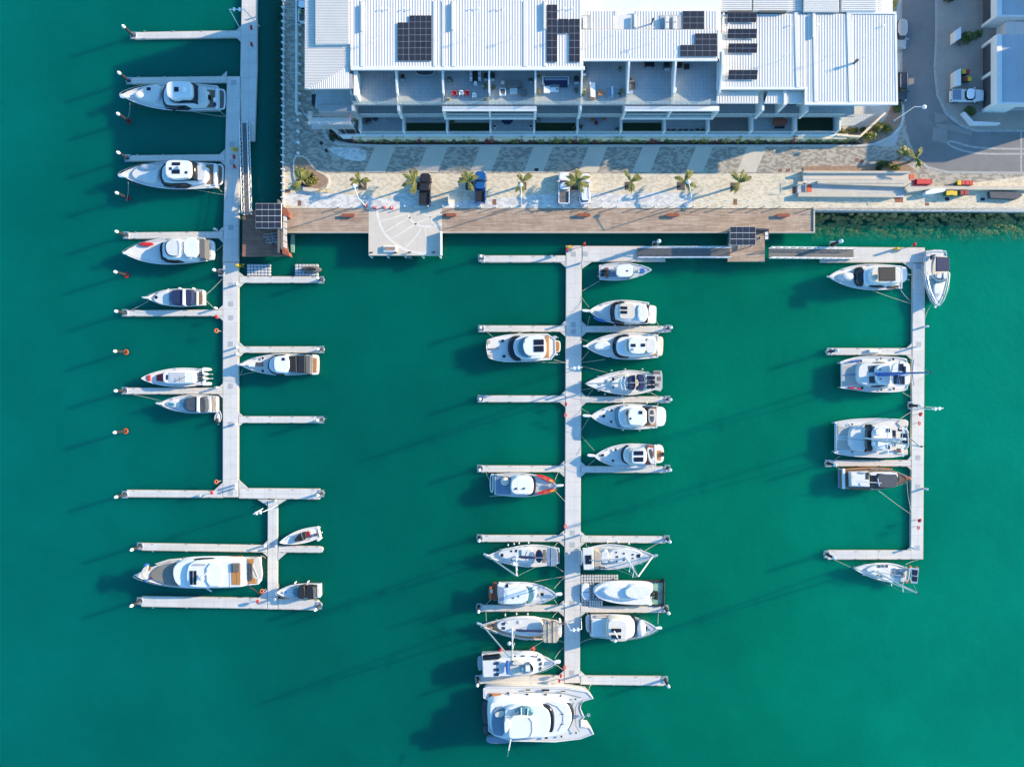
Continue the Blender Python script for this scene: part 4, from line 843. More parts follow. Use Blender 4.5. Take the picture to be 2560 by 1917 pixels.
ha = house('east_house', 'white walled house at the top right corner beyond the shaded shrub', 59.3, 80, (59.3, 65.6, 72), ())
lk = MB().box(80.9, 56.45, ZP, 88, 59.25, 4.6); tag(lk.build('link_building', 'render'), 'low flat roofed annex between the two east houses', 'building')
wl = thing('boundary_wall', 'angled low white wall at the corner of the road below the east house', 'wall', *CW('D', 1850, 1060, ZP), ZP)
MB().prism(pts('D', "1685 968 1700 962 1775 1045 2000 1055 2010 1068 1772 1072", ZP+1), ZP-.1, ZP+.9).build('wall', 'render', wl)
for s, lab in (("1618 265 1665 232 1665 330 1618 358", 'white pier wall beside the shrub on the east footpath'), ("1620 612 1665 590 1665 735 1620 740", 'white pier wall sheltering four wheelie bins')):
    tag(MB().prism(pts('D', s, ZP+1.5), ZP, ZP+1.5).build('pier_wall', 'render'), lab, 'wall')
# ramp, stairs and lower quay in the east
rp = thing('access_ramp', 'switchback concrete ramp and steps with handrails above the east quay', 'ramp', *CW('V', 700, 400, ZP), ZP)
MB().prism(pts('V', "305 300 1225 305 1225 432 1180 438 430 412 340 412 305 400", ZP+.6), ZP-.1, ZP+.55).build('upper_ramp', 'jetty', rp)
MB().prism(pts('V', "255 400 300 395 430 412 1175 440 1175 530 255 515", ZP+.3), ZP-.1, ZP+.28).build('lower_ramp', 'concrete', rp)
for s, h_ in (("305 300 1225 303 1225 318 305 318", 1.0), ("430 385 1225 378 1240 400 1180 438 430 412", .95), ("265 485 760 488 1100 500 1100 528 262 522", .8), ("258 395 302 393 302 415 258 418", .9)):
    MB().prism(pts('V', s, ZP+h_), ZP-.1, ZP+h_).build('ramp_wall', 'wallbeige', rp)
m = MB()
for k in range(6): m.box(*CW('V', 245+k*13, 418, ZP)[:2], ZP, *CW('V', 256+k*13, 488, ZP)[:2], ZP+.08+.08*k)
m.build('steps', 'rendergrey', rp)
for s in ("345 318 345 405", "430 378 1260 380", "340 322 1225 322", "760 488 1105 495 1105 520", "240 420 345 420", "240 488 345 488"):
    p = pts('V', s, ZP+1.5); MB().tube([(x, y, ZP+1.5) for x, y in p], .035).build('handrail', 'steel', rp)
for i, (s, k) in enumerate((("1222 328 1262 328 1262 388 1222 388", .60), ("338 422 378 422 378 482 338 482", .34), ("210 437 240 437 240 495 210 495", .02), ("1088 530 1165 532 1165 572 1100 572", .02))):
    o = MB().prism(pts('V', s, ZP+k), ZP+k-.03, ZP+k+.006); o.build('tactile_pad', 'brownred' if i > 1 else 'orange', rp)
ew = thing('quay_parapet', 'long pale parapet with sloping posts along the east quay edge', 'wall', *CW('V', 1300, 630, ZP), ZP)
MB().prism(pts('V', "403 632 1500 636 2300 625 2300 655 403 640", ZP+.25), 1.6, ZP+.2).build('coping', 'concrete', ew)
m = MB()
for k in range(30):
    x, y = CW('V', 440+62*k, 634, ZP); m.tube([(x, y, ZP+.2), (x, y, ZP+1.15)], .035)
m.tube([(*CW('V', 440, 634, ZP), ZP+1.15), (*CW('V', 2300, 634, ZP), ZP+1.15)], .03); m.build('guard_rail', 'steel', ew)
sw = thing('service_wall', 'beige retaining wall between the footpath and the sunken bin area', 'wall', *CW('V', 1700, 440, ZP), ZP)
MB().prism(pts('V', "1180 445 1245 400 1265 432 2300 432 2300 465 1380 462 1210 485", ZP+.9), ZP-.1, ZP+.9).build('wall', 'wallbeige', sw)
# planter of the east with shrubs, kerb edged
MB().prism(pts('V', "300 275 330 262 860 258 960 240 1060 215 1180 225 1262 290 1225 300 310 300", ZP+.1), ZP-.1, ZP+.10).build('planting_bed', 'mulch', rp)
# west wall of the promenade
ww = thing('quay_parapet', 'long pale parapet with posts along the west quay edge', 'wall', *W(707, 250, ZP), ZP)
MB().prism(pts('Z', "708 -200 712 -200 709 521 705 521", ZP+.2), 1.2, ZP+.22).build('coping', 'concrete', ww)
m = MB()
for k in range(30): x, y = W(710.5-.15*k/3, 6+k*17.5, ZP); m.box(x-.25, y-.05, ZP, x+.25, y+.05, ZP+.9)
m.build('posts', 'pilewhite', ww)
wf = thing('boundary_fence', 'pale wall with angled buttresses beside the west lane', 'wall', *W(741, 140, ZP), ZP)
MB().prism(pts('Z', "738 -200 743 -200 742 282 738 282", ZP+1), ZP-.1, ZP+1.0).build('wall', 'render', wf)
m = MB()
for k in range(12): x, y = W(741, 12+k*24.5, ZP); m.prism([(x+.1, y), (x+.9, y-.25), (x+.9, y-.45), (x+.1, y-.5)], ZP, ZP+.7)
m.build('buttresses', 'render', wf)
# ------------------------------------------------------------ boats
def hullpts(kind, n=22):
    """half widths (t from stern 0 to bow 1) of a boat seen from above"""
    out = []
    for i in range(n+1):
        t = i/n; t = 1-(1-t)**1.35 if t > 0 else 0
        if kind == 'motor': tm, p, ws, e = .40, 2.1, .86, .80
        elif kind == 'sail': tm, p, ws, e = .36, 1.75, .66, .92
        elif kind == 'fine': tm, p, ws, e = .35, 1.95, .82, .80
        elif kind == 'blunt': tm, p, ws, e = .45, 2.6, .92, .5
        if t > tm: w_ = max(0.0, 1-((t-tm)/(1-tm))**p)**e
        else: w_ = ws+(1-ws)*math.sin(math.pi/2*min(1, t/tm))
        out.append((t, w_))
    return out
class Boat:
    def __init__(s, name, label, cat, crop, bow, stern, beam, z=1.5, kind='motor', group='moored boats in the marina', hull='gelcoat', deck='deckwhite', outline=None, rail=True, sheer=0.55, stripe='slate'):
        s.c = crop; s.z = z; s.sheer = sheer
        b = Vector(CW(crop, *bow, z)); a = Vector(CW(crop, *stern, z)); d = (b-a); s.L = d.length; s.d = d.normalized(); s.n = Vector((-s.d.y, s.d.x)); s.a = a
        s.B = beam/CROPS[crop][2]*S*(H-z)/H
        s.t = thing(name, label, cat, a.x, a.y, 0, group)
        hp = hullpts(kind)
        if outline: poly = chaikin(ccw(pts(crop, outline, z)), 0 if name == 'power_catamaran' else 1)
        else:
            L_ = [s.at(t, w_) for t, w_ in hp]; poly = [s.at(t, -w_) for t, w_ in hp]+L_[::-1][1:]
        poly = ccw(poly)
        def zs(q):   # sheer rises to the bow
            t = (Vector(q)-a).dot(s.d)/s.L; return z+sheer*max(0, t)**2
        def shrink(q, k):     # towards the waterline the hull narrows, more at the bow
            v = Vector(q)-a; t = v.dot(s.d); y = v.dot(s.n); f = 1-k*(0.5+0.9*max(0, t/s.L))
            v2 = a+s.d*(t*(1-k*.35*max(0, t/s.L)))+s.n*(y*f); return (v2.x, v2.y)
        if outline: shrink = lambda q, k, c=(sum(p[0] for p in poly)/len(poly), sum(p[1] for p in poly)/len(poly)): (q[0]+(c[0]-q[0])*k*.15, q[1]+(c[1]-q[1])*k*.15)
        s.poly = poly; s.zs = zs
        m = MB(); inn = offset(poly, .12)
        rings = [[(*shrink(q, .30), -.45) for q in poly], [(*shrink(q, .22), .05) for q in poly], [(*shrink(q, .10), .55*z) for q in poly], [(*q, zs(q)-.04) for q in poly], [(*q, zs(q)) for q in offset(poly, .03)], [(*q, zs(q)) for q in inn], [(*q, zs(q)-.14) for q in offset(poly, .14)]]
        m.loft(rings, True, True); m.build('hull', hull, s.t, True)
        dk = MB(); q2 = offset(poly, .13); dk.loft([[(*q, zs(q)-.13) for q in q2], [(*q, zs(q)-.10) for q in q2]]); dk.build('deck', deck, s.t)
        MB().loft([[(*q, zs(q)-.17) for q in offset(poly, -.012)], [(*q, zs(q)-.12) for q in offset(poly, -.03)], [(*q, zs(q)-.07) for q in offset(poly, -.012)]], False, False).build('rub_rail', stripe, s.t)
        toe = MB(); q3 = offset(poly, .30)
        toe.loft([[(*q, zs(q)-.12) for q in offset(poly, .27)], [(*q, zs(q)-.045) for q in offset(poly, .27)], [(*q, zs(q)-.045) for q in q3], [(*q, zs(q)-.12) for q in q3]], False, False).build('toe_rail', 'tube', s.t)
        if not outline and s.L > 8:
            for t_, w_ in ((.08, .84), (.45, .90), (.80, .58 if kind != 'motor' else .52)):
                for sg in (1, -1):
                    x, y = s.at(t_, sg*w_); MB().obox(x, y, z+sheer*t_*t_-.1, .38, .10, .16, math.atan2(s.d.y, s.d.x)).build('cleat', 'steel', s.t)
        if rail and not outline:
            for sg in (1, -1):
                path = [s.at(t, w_*sg*.93) for t, w_ in hp if t > .40]
                m = MB(); pp = [(*q, zs(q)+.62) for q in path]; m.tube(pp, .022, 5)
                for q in path[::2]: m.tube([(*q, zs(q)-.05), (*q, zs(q)+.62)], .016, 4)
                m.build('bow_rail', 'steel', s.t)
    def at(s, t, w_):
        v = s.a+s.d*(t*s.L)+s.n*(w_*s.B/2); return (v.x, v.y)
    def add(s, spec):
        for line in spec.strip().split('\n'):
            line = line.strip()
            if not line: continue
            h_, g = line.split('|'); h_ = h_.split(); v = nums(g)
            k, part, mt = h_[0], h_[1], h_[2]; a = [float(q) for q in h_[3:]]
            if k in 'PBET' and s.sheer > .2:      # the deck rises towards the bow: what stands on it rises with it
                st = 4 if k in 'BE' else 2; xs = v[0::st]; ys = v[1::st]
                tt = (Vector(CW(s.c, sum(xs)/len(xs), sum(ys)/len(ys), 1.5))-s.a).dot(s.d)/s.L; dz = s.sheer*max(0, min(1.05, tt))**2
                lo = a[0]
                if part in ('coachroof', 'foredeck_trunk', 'trunk', 'foredeck_pad'): s.roofdz = dz if dz > .06 else 0
                elif lo >= s.z+.25 and part in ('hatch', 'port_window', 'dinghy', 'tender_cover', 'tender') and getattr(s, 'roofdz', 0): dz = s.roofdz
                if dz > .06 and lo < s.z+.62 and lo > s.z-.6:
                    if k == 'T' : a[0] += dz
                    elif k == 'E': a[0] += dz
                    elif k == 'B' or a[1] < s.z+.75: a[0] += dz; a[1] += dz
            if k == 'P':      # prism z0 z1 slope smooth
                z0, z1 = a[0], a[1]; sl_ = a[2] if len(a) > 2 else 0.0; ch = a[3] if len(a) > 3 else 1
                p = chaikin(ccw([CW(s.c, v[i], v[i+1], z1) for i in range(0, len(v), 2)]), ch)
                MB().prism(p, z0, z1, sl_, min(.07, (z1-z0)*.45)).build(part, mt, s.t, True)
            elif k == 'B':    # boxes by centre and size: z0 z1
                for i in range(0, len(v), 4):
                    x, y = CW(s.c, v[i], v[i+1], a[1]); q = CROPS[s.c][2]/S*H/(H-a[1])
                    MB().obox(x, y, a[0], v[i+2]/q, v[i+3]/q, a[1]-a[0], math.atan2(s.d.y, s.d.x) if abs(s.d.x) > .5 else math.atan2(s.d.y, s.d.x)-math.pi/2, 0.0).build(part, mt, s.t)
            elif k == 'E':    # ellipse domes z0 height
                for i in range(0, len(v), 4):
                    x, y = CW(s.c, v[i], v[i+1], a[0]); q = CROPS[s.c][2]/S*H/(H-a[0])
                    MB().dome(x, y, a[0], v[i+2]/q, v[i+3]/q, a[1], 16, 4).build(part, mt, s.t, True)
            elif k == 'T':    # tube z r along points
                p = [(*CW(s.c, v[i], v[i+1], a[0]), a[0]) for i in range(0, len(v), 2)]; MB().tube(p, a[1], 6).build(part, mt, s.t, True)
            elif k == 'R':    # rope: x y z x y z
                A = Vector((*CW(s.c, v[0], v[1], v[2]), v[2])); B_ = Vector((*CW(s.c, v[3], v[4], v[5]), v[5])); sag = a[0] if a else .25
                MB().tube([A.lerp(B_, t)-Vector((0, 0, sag*4*t*(1-t))) for t in [i/8 for i in range(9)]], .028, 5).build(part, mt, s.t, True)
            elif k == 'M':    # mast: base x y, height; spreaders, boom toward stern
                z0, z1 = a[0], a[1]; x, y = CW(s.c, v[0], v[1], z0); s.mast(x, y, z0, z1, mt, *(a[2:]))
            elif k == 'O':    # outboards at x y
                for i in range(0, len(v), 2):
                    x, y = CW(s.c, v[i], v[i+1], 1.1); ang = math.atan2(s.d.y, s.d.x); c, sn = math.cos(ang), math.sin(ang)
                    f = lambda X, Y: (x+X*c-Y*sn, y+X*sn+Y*c)
                    o = MB().loft([[(*f(u*lx+ox, w_*ly), zz) for u, w_ in ell(0, 0, 1, 1, 0, 12)] for zz, lx, ly, ox in ((.75, .36, .20, 0), (1.0, .42, .25, 0), (1.35, .40, .23, 0), (1.5, .28, .14, .03))]); o.build(part, mt, s.t, True)
                    MB().tube([(*f(-.05, 0), .8), (*f(-.28, 0), .1), (*f(-.42, 0), -.35)], .09, 6).tube([(*f(-.35, 0), -.1), (*f(-.75, 0), .12)], .09, 6).build('outboard_leg', 'alloy', s.t)
        return s
    def mast(s, x, y, z0, z1, mt, boom=0.0, sp=1.0, fx=0.97):
        MB().tube([(x, y, z0), (x, y, z1)], .15, 8, .09).build('mast', mt, s.t, True)
        m = MB()
        for f in (.42, .68):
            for sg in (-1, 1):
                q = (x+s.n.x*sg*1.1*sp-s.d.x*.25, y+s.n.y*sg*1.1*sp-s.d.y*.25, z0+(z1-z0)*f); m.tube([(x, y, z0+(z1-z0)*f-.05), q], .055, 5)
        m.build('spreaders', mt, s.t)
        st = s.at(0.02, 0); bw = s.at(fx, 0)
        MB().tube([(*bw, s.z+.4), (x, y, z1-.4)], .11, 7).build('furled_headsail', 'offwhite', s.t, True)
        m = MB(); m.tube([(*st, s.z+.2), (x, y, z1)], .02, 4)
        for sg in (-1, 1):
            c = s.at(((Vector((x, y))-s.a).dot(s.d))/s.L-.03, sg*.92); m.tube([(*c, s.z), (x+s.n.x*sg*1.1*sp, y+s.n.y*sg*1.1*sp, z0+(z1-z0)*.42), (x+s.n.x*sg*1.0*sp, y+s.n.y*sg*1.0*sp, z0+(z1-z0)*.68), (x, y, z1-.3)], .018, 4)
        m.build('rigging', 'steel', s.t)['kind'] = 'stuff'
        MB().tube([(x, y, z1), (x, y, z1+.6)], .02, 4).cyl(x, y, z1, z1+.12, .12).build('masthead_light', 'black', s.t)
        if boom: e = (x-s.d.x*boom, y-s.d.y*boom, z0+1.3); MB().tube([(x, y, z0+1.15), e], .07, 6).build('boom', 'steel', s.t, True)
    def fenders(s, ts, side=1, m_='gelcoat'):
        for t in ts:
            w_ = dict_w(t); x, y = s.at(t, side*(w_+.09)); MB().cyl(x, y, .15, .95, .14, .14, 8).sphere(x, y, .98, .13, 8, 4).build('fender', m_, s.t, True)
        return s
def dict_w(t): return .93+.07*math.sin(math.pi/2*min(1, t/.42)) if t < .42 else 1-((t-.42)/.58)**2.1

b = Boat('sport_yacht', 'large white sport fishing yacht with scalloped hardtop and teak cockpit, upper west berth', 'yacht', 'A', (372, 832), (1185, 842), 238, 1.6)
b.add('''
P foredeck_trunk deckwhite 1.5 1.95 .15 2|470 800 600 727 690 737 682 870 520 865 475 830
E tender_cover cloth 1.9 .45|510 825 45 32
B hatch glassdark 1.9 2.0|592 768 34 26
P windows glassdark 1.5 2.6 .45 1|708 770 752 722 955 745 955 915 740 918 708 870
P cabin gelcoat 1.5 2.75 .2 1|722 772 760 730 1085 748 1085 895 958 905 748 908 720 862
P flybridge_windows glassdark 2.7 3.7 .15 1|755 722 790 706 975 712 1000 740 1000 880 955 862 800 868 755 845
P hardtop gelcoat 3.7 4.5 .05 2|742 722 775 701 940 705 962 728 962 850 865 846 830 860 775 850 745 820
B solar_panel solar 4.5 4.55|830 772 38 40
E radar_dome gelcoat 4.5 .35|895 775 22 22
T antenna steel 4.9 .03|760 810 825 880
T antenna steel 4.9 .03|905 705 905 670
T ladder steel 3.0 .03|970 730 1000 740 1010 870 975 880
P awning deckwhite 2.9 3.05 0 1|1010 738 1088 752 1090 895 1005 902
P cockpit_floor teak 1.3 1.56 0 0|1095 772 1165 778 1160 928 1062 930 1062 905 1095 898
B fighting_chair glassdark 1.56 2.1|1108 840 22 40
P transom gelcoat .9 1.75 0 1|1165 760 1190 762 1190 940 1162 940
P swim_platform gelcoat .35 .55 0 2|1182 765 1240 768 1255 800 1252 925 1240 945 1180 948
P swim_mat greycloth .55 .59 0 1|1192 778 1232 780 1244 802 1240 920 1228 934 1192 936
E barrel gelcoat 1.6 .6|1165 868 13 24
E barrel navy 1.6 .5|1168 905 13 18
P bow_pulpit gelcoat 1.9 2.1 0 1|335 818 345 808 420 822 420 845 350 848
E porthole glassdark 1.5 .06|470 905 16 8 520 924 16 8
R mooring_line rope .3|430 890 1.9 410 1020 .9
R mooring_line rope .3|940 958 1.5 1258 1008 .5
R mooring_line rope .2|1190 945 1.2 1255 1000 .5''')
b = Boat('sport_yacht', 'white sport fishing yacht carrying a grey dinghy on its foredeck', 'yacht', 'A', (362, 1512), (1172, 1515), 240, 1.6)
b.add('''
P foredeck_trunk deckwhite 1.5 1.95 .2 2|440 1500 480 1445 680 1430 660 1560 560 1560 470 1540
E dinghy tube 2.0 .35|586 1443 76 28
E dinghy_floor slate 2.3 .12|590 1443 50 15
P windows glassdark 1.5 2.6 .45 1|690 1452 738 1400 940 1420 952 1588 730 1592 688 1548
P cabin gelcoat 1.5 2.75 .2 1|706 1452 750 1408 1080 1412 1082 1560 950 1572 735 1580 704 1535
P flybridge_windows glassdark 2.7 3.7 .15 1|745 1405 790 1388 975 1392 992 1412 998 1545 950 1535 790 1545 748 1525
P hardtop gelcoat 3.7 4.5 .05 2|735 1402 770 1380 930 1384 948 1400 950 1525 880 1540 790 1545 738 1520
B solar_panel solar 4.5 4.55|828 1414 70 26 826 1482 68 34 780 1455 22 22 915 1488 20 20
E radar_dome gelcoat 4.5 .4|860 1448 20 20
T antenna steel 4.9 .03|735 1500 808 1548
P awning deckwhite 2.9 3.05 0 1|1000 1402 1083 1414 1084 1558 1000 1558
P cockpit_floor teak 1.3 1.56 0 0|1086 1418 1150 1420 1145 1590 1065 1590 1064 1564 1086 1556
P transom gelcoat .9 1.75 0 1|1150 1408 1178 1412 1174 1600 1150 1598
P swim_platform gelcoat .35 .55 0 2|1172 1412 1225 1415 1240 1448 1234 1580 1200 1602 1170 1600
P swim_mat teak .55 .59 0 1|1182 1424 1215 1428 1228 1452 1222 1572 1195 1590 1180 1588
P bow_pulpit gelcoat 1.9 2.1 0 1|320 1506 335 1498 410 1500 410 1530 335 1530
E porthole glassdark 1.5 .06|460 1578 16 9 512 1597 16 8
R mooring_line rope .3|415 1570 1.9 400 1735 .9
R mooring_line rope .3|945 1625 1.5 1245 1680 .5
R mooring_line rope .2|1165 1600 1.2 1225 1656 .5''')
b = Boat('flybridge_yacht', 'white flybridge yacht with an oval pinkish red cover on its bow', 'yacht', 'E', (393, 598), (1078, 565), 232, 1.5)
b.add('''
E paddle_board red 1.75 .12|572 520 66 18
P windows glassdark 1.4 2.5 .4 1|682 540 702 500 880 500 905 655 698 660
P cabin gelcoat 1.4 2.7 .2 1|705 540 722 498 1020 470 1022 645 900 655 716 648
P flybridge gelcoat 2.7 3.3 .1 1|712 530 745 480 880 470 885 630 745 640 715 590
P flybridge_screen glassdark 3.2 3.5 .1 2|728 520 752 485 860 478 862 620 760 622 730 580
P flybridge_top deckwhite 3.45 3.7 0 2|738 518 765 484 868 474 868 622 765 618 738 570
P hardtop gelcoat 3.3 3.5 0 1|892 466 1022 464 1024 638 895 628
P side_curtain greycloth 1.5 3.3 0 0|1028 470 1078 474 1080 645 1030 640
T rail steel 4.0 .03|870 475 882 500 882 600 870 625
P swim_platform gelcoat .4 .95 0 1|1078 478 1140 486 1158 510 1155 640 1140 655 1078 655
P boarding_locker deckwhite .95 1.1 0 0|1112 515 1135 518 1135 620 1112 618
P bow_pulpit gelcoat 1.9 2.05 0 1|362 588 380 584 440 592 440 608 370 608
R mooring_line rope .2|1155 585 .9 1240 520 .5''')
b = Boat('cruiser', 'small white cruiser with navy canopy in two sections and teak stern mat', 'motor boat', 'E', (590, 982), (1062, 980), 156, 1.2)
b.add('''
P trunk deckwhite 1.15 1.5 .1 2|630 975 680 930 770 915 770 1045 690 1035 640 1010
E hatch glassdark 1.5 .05|656 978 15 15
P windscreen glassblue 1.3 1.9 .1 1|765 960 775 930 800 914 810 914 805 1040 785 1032 765 1000
P canopy navy 1.4 2.5 .1 1|788 925 818 914 882 912 882 1036 805 1038 788 1000
P arch gelcoat 1.3 2.7 0 0|882 905 900 910 903 1048 880 1044
P canopy navy 1.4 2.35 .1 1|902 912 955 910 967 930 965 1036 905 1044
P cockpit_floor beigecloth 1.0 1.28 0 0|975 918 1000 918 1000 1048 975 1050
P stern_seat deckwhite 1.2 1.55 0 0|1000 925 1015 925 1015 1046 1000 1048
P swim_mat teak 1.0 1.26 0 1|1020 928 1058 934 1060 1030 1020 1045
P bow_pulpit gelcoat 1.4 1.5 0 1|528 974 540 970 598 974 598 990 545 988
R mooring_line rope .25|1068 970 1.1 1225 820 .5
R mooring_line rope .2|1068 990 1.1 1165 1082 .5
R mooring_line rope .2|590 1008 1.3 445 1085 .5''')
b.fenders((.2, .45, .65), -1)
b = Boat('launch', 'white launch with black and grey cockpit covers and an orange teak stern step', 'motor boat', 'E', (1398, 1556), (1992, 1556), 186, 1.5)
b.add('''
P windows glassdark 1.4 2.4 .35 2|1620 1545 1650 1492 1720 1480 1760 1480 1760 1640 1680 1635 1622 1600
P cabin gelcoat 1.4 2.6 .2 2|1628 1545 1655 1495 1720 1482 1800 1480 1800 1630 1690 1632 1632 1600
P hardtop gelcoat 2.9 3.3 .1 2|1672 1505 1695 1486 1798 1484 1800 1622 1700 1626 1672 1592
B hatch solar 3.3 3.34|1753 1510 26 24
P canopy black 1.6 3.0 0 0|1800 1484 1864 1481 1867 1618 1800 1620
P canopy black 1.6 2.9 0 0|1870 1480 1940 1480 1940 1630 1872 1622
P canopy greycloth 1.6 2.8 .05 0|1943 1478 1988 1478 1985 1638 1945 1634
P step tanteak .9 1.2 0 0|2010 1497 2045 1502 2042 1628 2010 1628
P stern_box gelcoat .4 1.15 0 1|1988 1470 2045 1472 2056 1500 2054 1630 2040 1645 1988 1645
B davit slate 1.8 2.15|1545 1555 60 34
B winch gelcoat 1.8 2.1|1480 1560 50 30
B hatch glassdark 1.65 1.72|1575 1612 18 22 1575 1502 16 20
P bow_pulpit gelcoat 1.9 2.0 0 1|1348 1550 1362 1546 1420 1548 1420 1566 1360 1568
R mooring_line rope .2|1400 1600 1.6 1375 1656 .5
R mooring_line rope .2|1560 1605 1.6 1370 1650 .5''')
b = Boat('speedboat', 'white speedboat with red bow cushions and grey striped hardtop', 'speedboat', 'I', (538, 158), (1062, 145), 165, 1.0, 'fine', rail=False)
b.add('''
P bow_cushion red .95 1.15 0 0|577 132 605 126 608 180 582 180
P bow_cushion darkred .95 1.15 0 0|658 127 700 116 717 116 715 185 657 178
P quarter_deck gelcoat -.1 .95 0 1|1050 62 1105 66 1122 82 1105 96 1050 98
P quarter_deck gelcoat -.1 .95 0 1|1050 192 1110 188 1122 205 1110 220 1050 222
P well_deck deckwhite .2 .6 0 0|1040 98 1070 98 1070 192 1040 192
P console gelcoat .9 2.2 .15 1|715 108 760 100 955 100 980 115 980 190 955 198 745 202 715 180
P windscreen glassdark 2.1 2.25 .0 0|740 126 760 126 760 172 740 172
P hardtop_mat tube 2.2 2.26 0 0|768 106 907 106 910 188 768 190
T antenna black 2.6 .035|815 185 918 140
T antenna black 2.6 .03|858 142 858 188
B seat black 1.0 1.5|1035 108 20 14 1035 128 20 14 1035 152 20 14 1035 175 20 14
B bench deckwhite .9 1.3|1000 142 24 84
O outboard gelcoat|1085 122 1085 160''')
b = Boat('cruiser', 'white cruiser with slate blue canopy, teal hatch and a small tender at its stern', 'motor boat', 'I', (705, 375), (1180, 380), 160, 1.2)
b.add('''
P trunk deckwhite 1.15 1.5 .1 2|740 372 790 345 860 355 862 390 830 410 760 395
P hatch teal 1.5 1.56 0 1|757 364 812 372 815 396 765 392
P windscreen glassblue 1.3 2.0 .15 1|885 370 902 328 930 316 945 318 940 442 900 428 885 400
P canopy slate 1.4 2.6 .1 1|912 345 942 320 1004 318 1004 440 932 438 912 415
P arch gelcoat 1.3 2.75 0 0|1004 315 1024 318 1027 449 1003 447
P canopy slate 1.4 2.45 .1 1|1028 322 1084 319 1088 448 1030 446
P cockpit_seat deckwhite 1.2 1.5 0 0|1095 320 1125 318 1130 448 1095 450
P cockpit_mat beigecloth 1.0 1.26 0 1|1137 318 1168 320 1180 385 1165 440 1137 448
P bow_pulpit gelcoat 1.4 1.5 0 1|648 368 660 364 715 366 715 384 662 384
R mooring_line rope .2|700 352 1.3 455 296 .5''')
b = Boat('tender', 'small pale inflatable tender wedged between the cruiser stern and the walkway', 'tender', 'I', (1203, 432), (1182, 530), 62, .5, 'fine', rail=False, sheer=.1, hull='tube')
b.add('''
P floor deckwhite .3 .52 0 1|1180 462 1200 455 1204 530 1172 525
O outboard black|1180 522''')
b = Boat('inflatable_boat', 'white rigid inflatable with grey seat cluster lying at a slant', 'motor boat', 'J', (1727, 602), (2062, 516), 122, .9, 'fine', rail=False)
b.add('''
P floor greydeck .6 .84 0 1|1830 568 1900 520 1995 498 2005 580 1870 606 1830 595
P console black .8 1.7 .05 1|1850 575 1880 535 1945 515 1950 580 1880 605 1850 600
B seat greycloth .8 1.4|1905 552 40 34
B seat deckwhite 1.3 1.5|1905 550 30 22
B bench darkred .8 1.2|1968 535 24 50
T rail steel 1.9 .04|1850 565 1905 518 1930 590 1860 600
P quarter_deck gelcoat .1 .85 0 1|2030 470 2062 475 2065 490 2040 500 2028 500
P quarter_deck gelcoat .1 .85 0 1|2040 575 2080 562 2084 575 2060 595 2042 598
O outboard slate|2040 538''')
b = Boat('motor_yacht', 'largest motor yacht of the west dock, white with tan aft sundeck and grey foredeck', 'yacht', 'J', (497, 880), (1535, 852), 268, 2.0, 'motor', sheer=.9)
b.add('''
P foredeck greyteak 1.95 2.2 .05 1|600 885 640 830 730 790 830 782 870 985 760 975 660 940 615 915
P side_deck tanteak 1.9 2.07 0 0|880 738 1400 722 1400 752 885 756
P side_deck cream 1.9 2.07 0 0|640 790 760 752 870 742 868 757 770 770 670 800
P superstructure gelcoat 2.0 3.6 .35 2|800 885 805 815 870 762 1370 758 1402 790 1405 965 1375 998 880 1000 820 950
P windows glassdark 3.1 4.0 .45 2|925 880 938 805 985 772 1200 770 1200 985 960 985 932 950
P upper_deck gelcoat 3.0 4.1 .2 2|918 880 935 800 985 764 1385 762 1400 790 1400 960 1380 992 960 995 925 955
P sun_roof glassdark 4.1 4.2 0 0|946 850 1003 850 1003 970 946 970
T roof_frame steel 4.25 .04|975 850 975 970
P side_glass greydeck 4.1 4.18 0 1|950 808 985 788 1085 790 1090 806
T mast_arch gelcoat 4.8 .09|1005 945 1090 870 1100 900
E radar_dome gelcoat 4.6 .45|1052 912 20 26
T antenna steel 4.7 .03|1045 905 1070 925
P roof_panel gelcoat 4.1 4.3 0 1|1090 785 1228 785 1228 985 1090 985
P sundeck tanteak 3.9 4.14 0 0|1298 785 1385 785 1385 975 1305 975
B sun_lounger greycloth 4.14 4.35|1340 822 66 72
T roof_frame black 4.6 .03|1345 790 1350 970
P cockpit tanteak 1.6 2.05 0 0|1408 755 1500 745 1520 960 1410 962
P stern_seat greycloth 2.05 2.4 0 0|1448 790 1480 790 1480 935 1448 935
P awning cream 2.9 3.1 0 1|1492 752 1540 724 1562 770 1578 912 1530 930 1485 905
T awning_frame steel 3.15 .04|1490 800 1530 900
P anchor_deck cream 2.5 2.7 0 1|520 870 550 815 590 800 580 850 545 880 600 930 590 945 540 920
B windlass rust 2.7 2.95|590 830 30 30 612 912 24 20
E buoy blue 2.3 .5|575 800 24 14 575 935 24 12
E barrel navy 2.6 .5|615 915 14 12
T bow_sprit steel 2.8 .06|465 885 510 880
T boarding_ramp gelcoat 1.6 .12|1080 995 1135 1028
R power_cable darkred .3|1440 975 1.6 1560 1060 .5
R mooring_line rope .2|1560 720 1.8 1600 740 .6''')
b.fenders((.35, .6), 1)
b = Boat('cruiser', 'white cruiser with a black cockpit canopy beside the lowest west finger', 'motor boat', 'J', (1702, 1030), (2072, 1022), 134, 1.2)
b.add('''
B hatch blue 1.45 1.52|1775 1034 20 20
P windscreen glassblue 1.3 1.9 .15 1|1832 1035 1852 990 1885 984 1878 1086 1845 1070
P canopy black 1.4 2.5 .1 1|1872 1012 1895 988 1940 980 1940 1094 1882 1092
P canopy black 1.4 2.35 .05 1|1946 982 2000 980 2030 998 2030 1086 1948 1096
P canopy_window greycloth 2.3 2.42 0 0|2005 990 2028 1000 2028 1082 2010 1085
P stern_seat deckwhite 1.1 1.4 0 1|2040 970 2066 972 2070 1075 2040 1080
R mooring_line rope .2|1712 1012 1.3 1712 960 .5''')
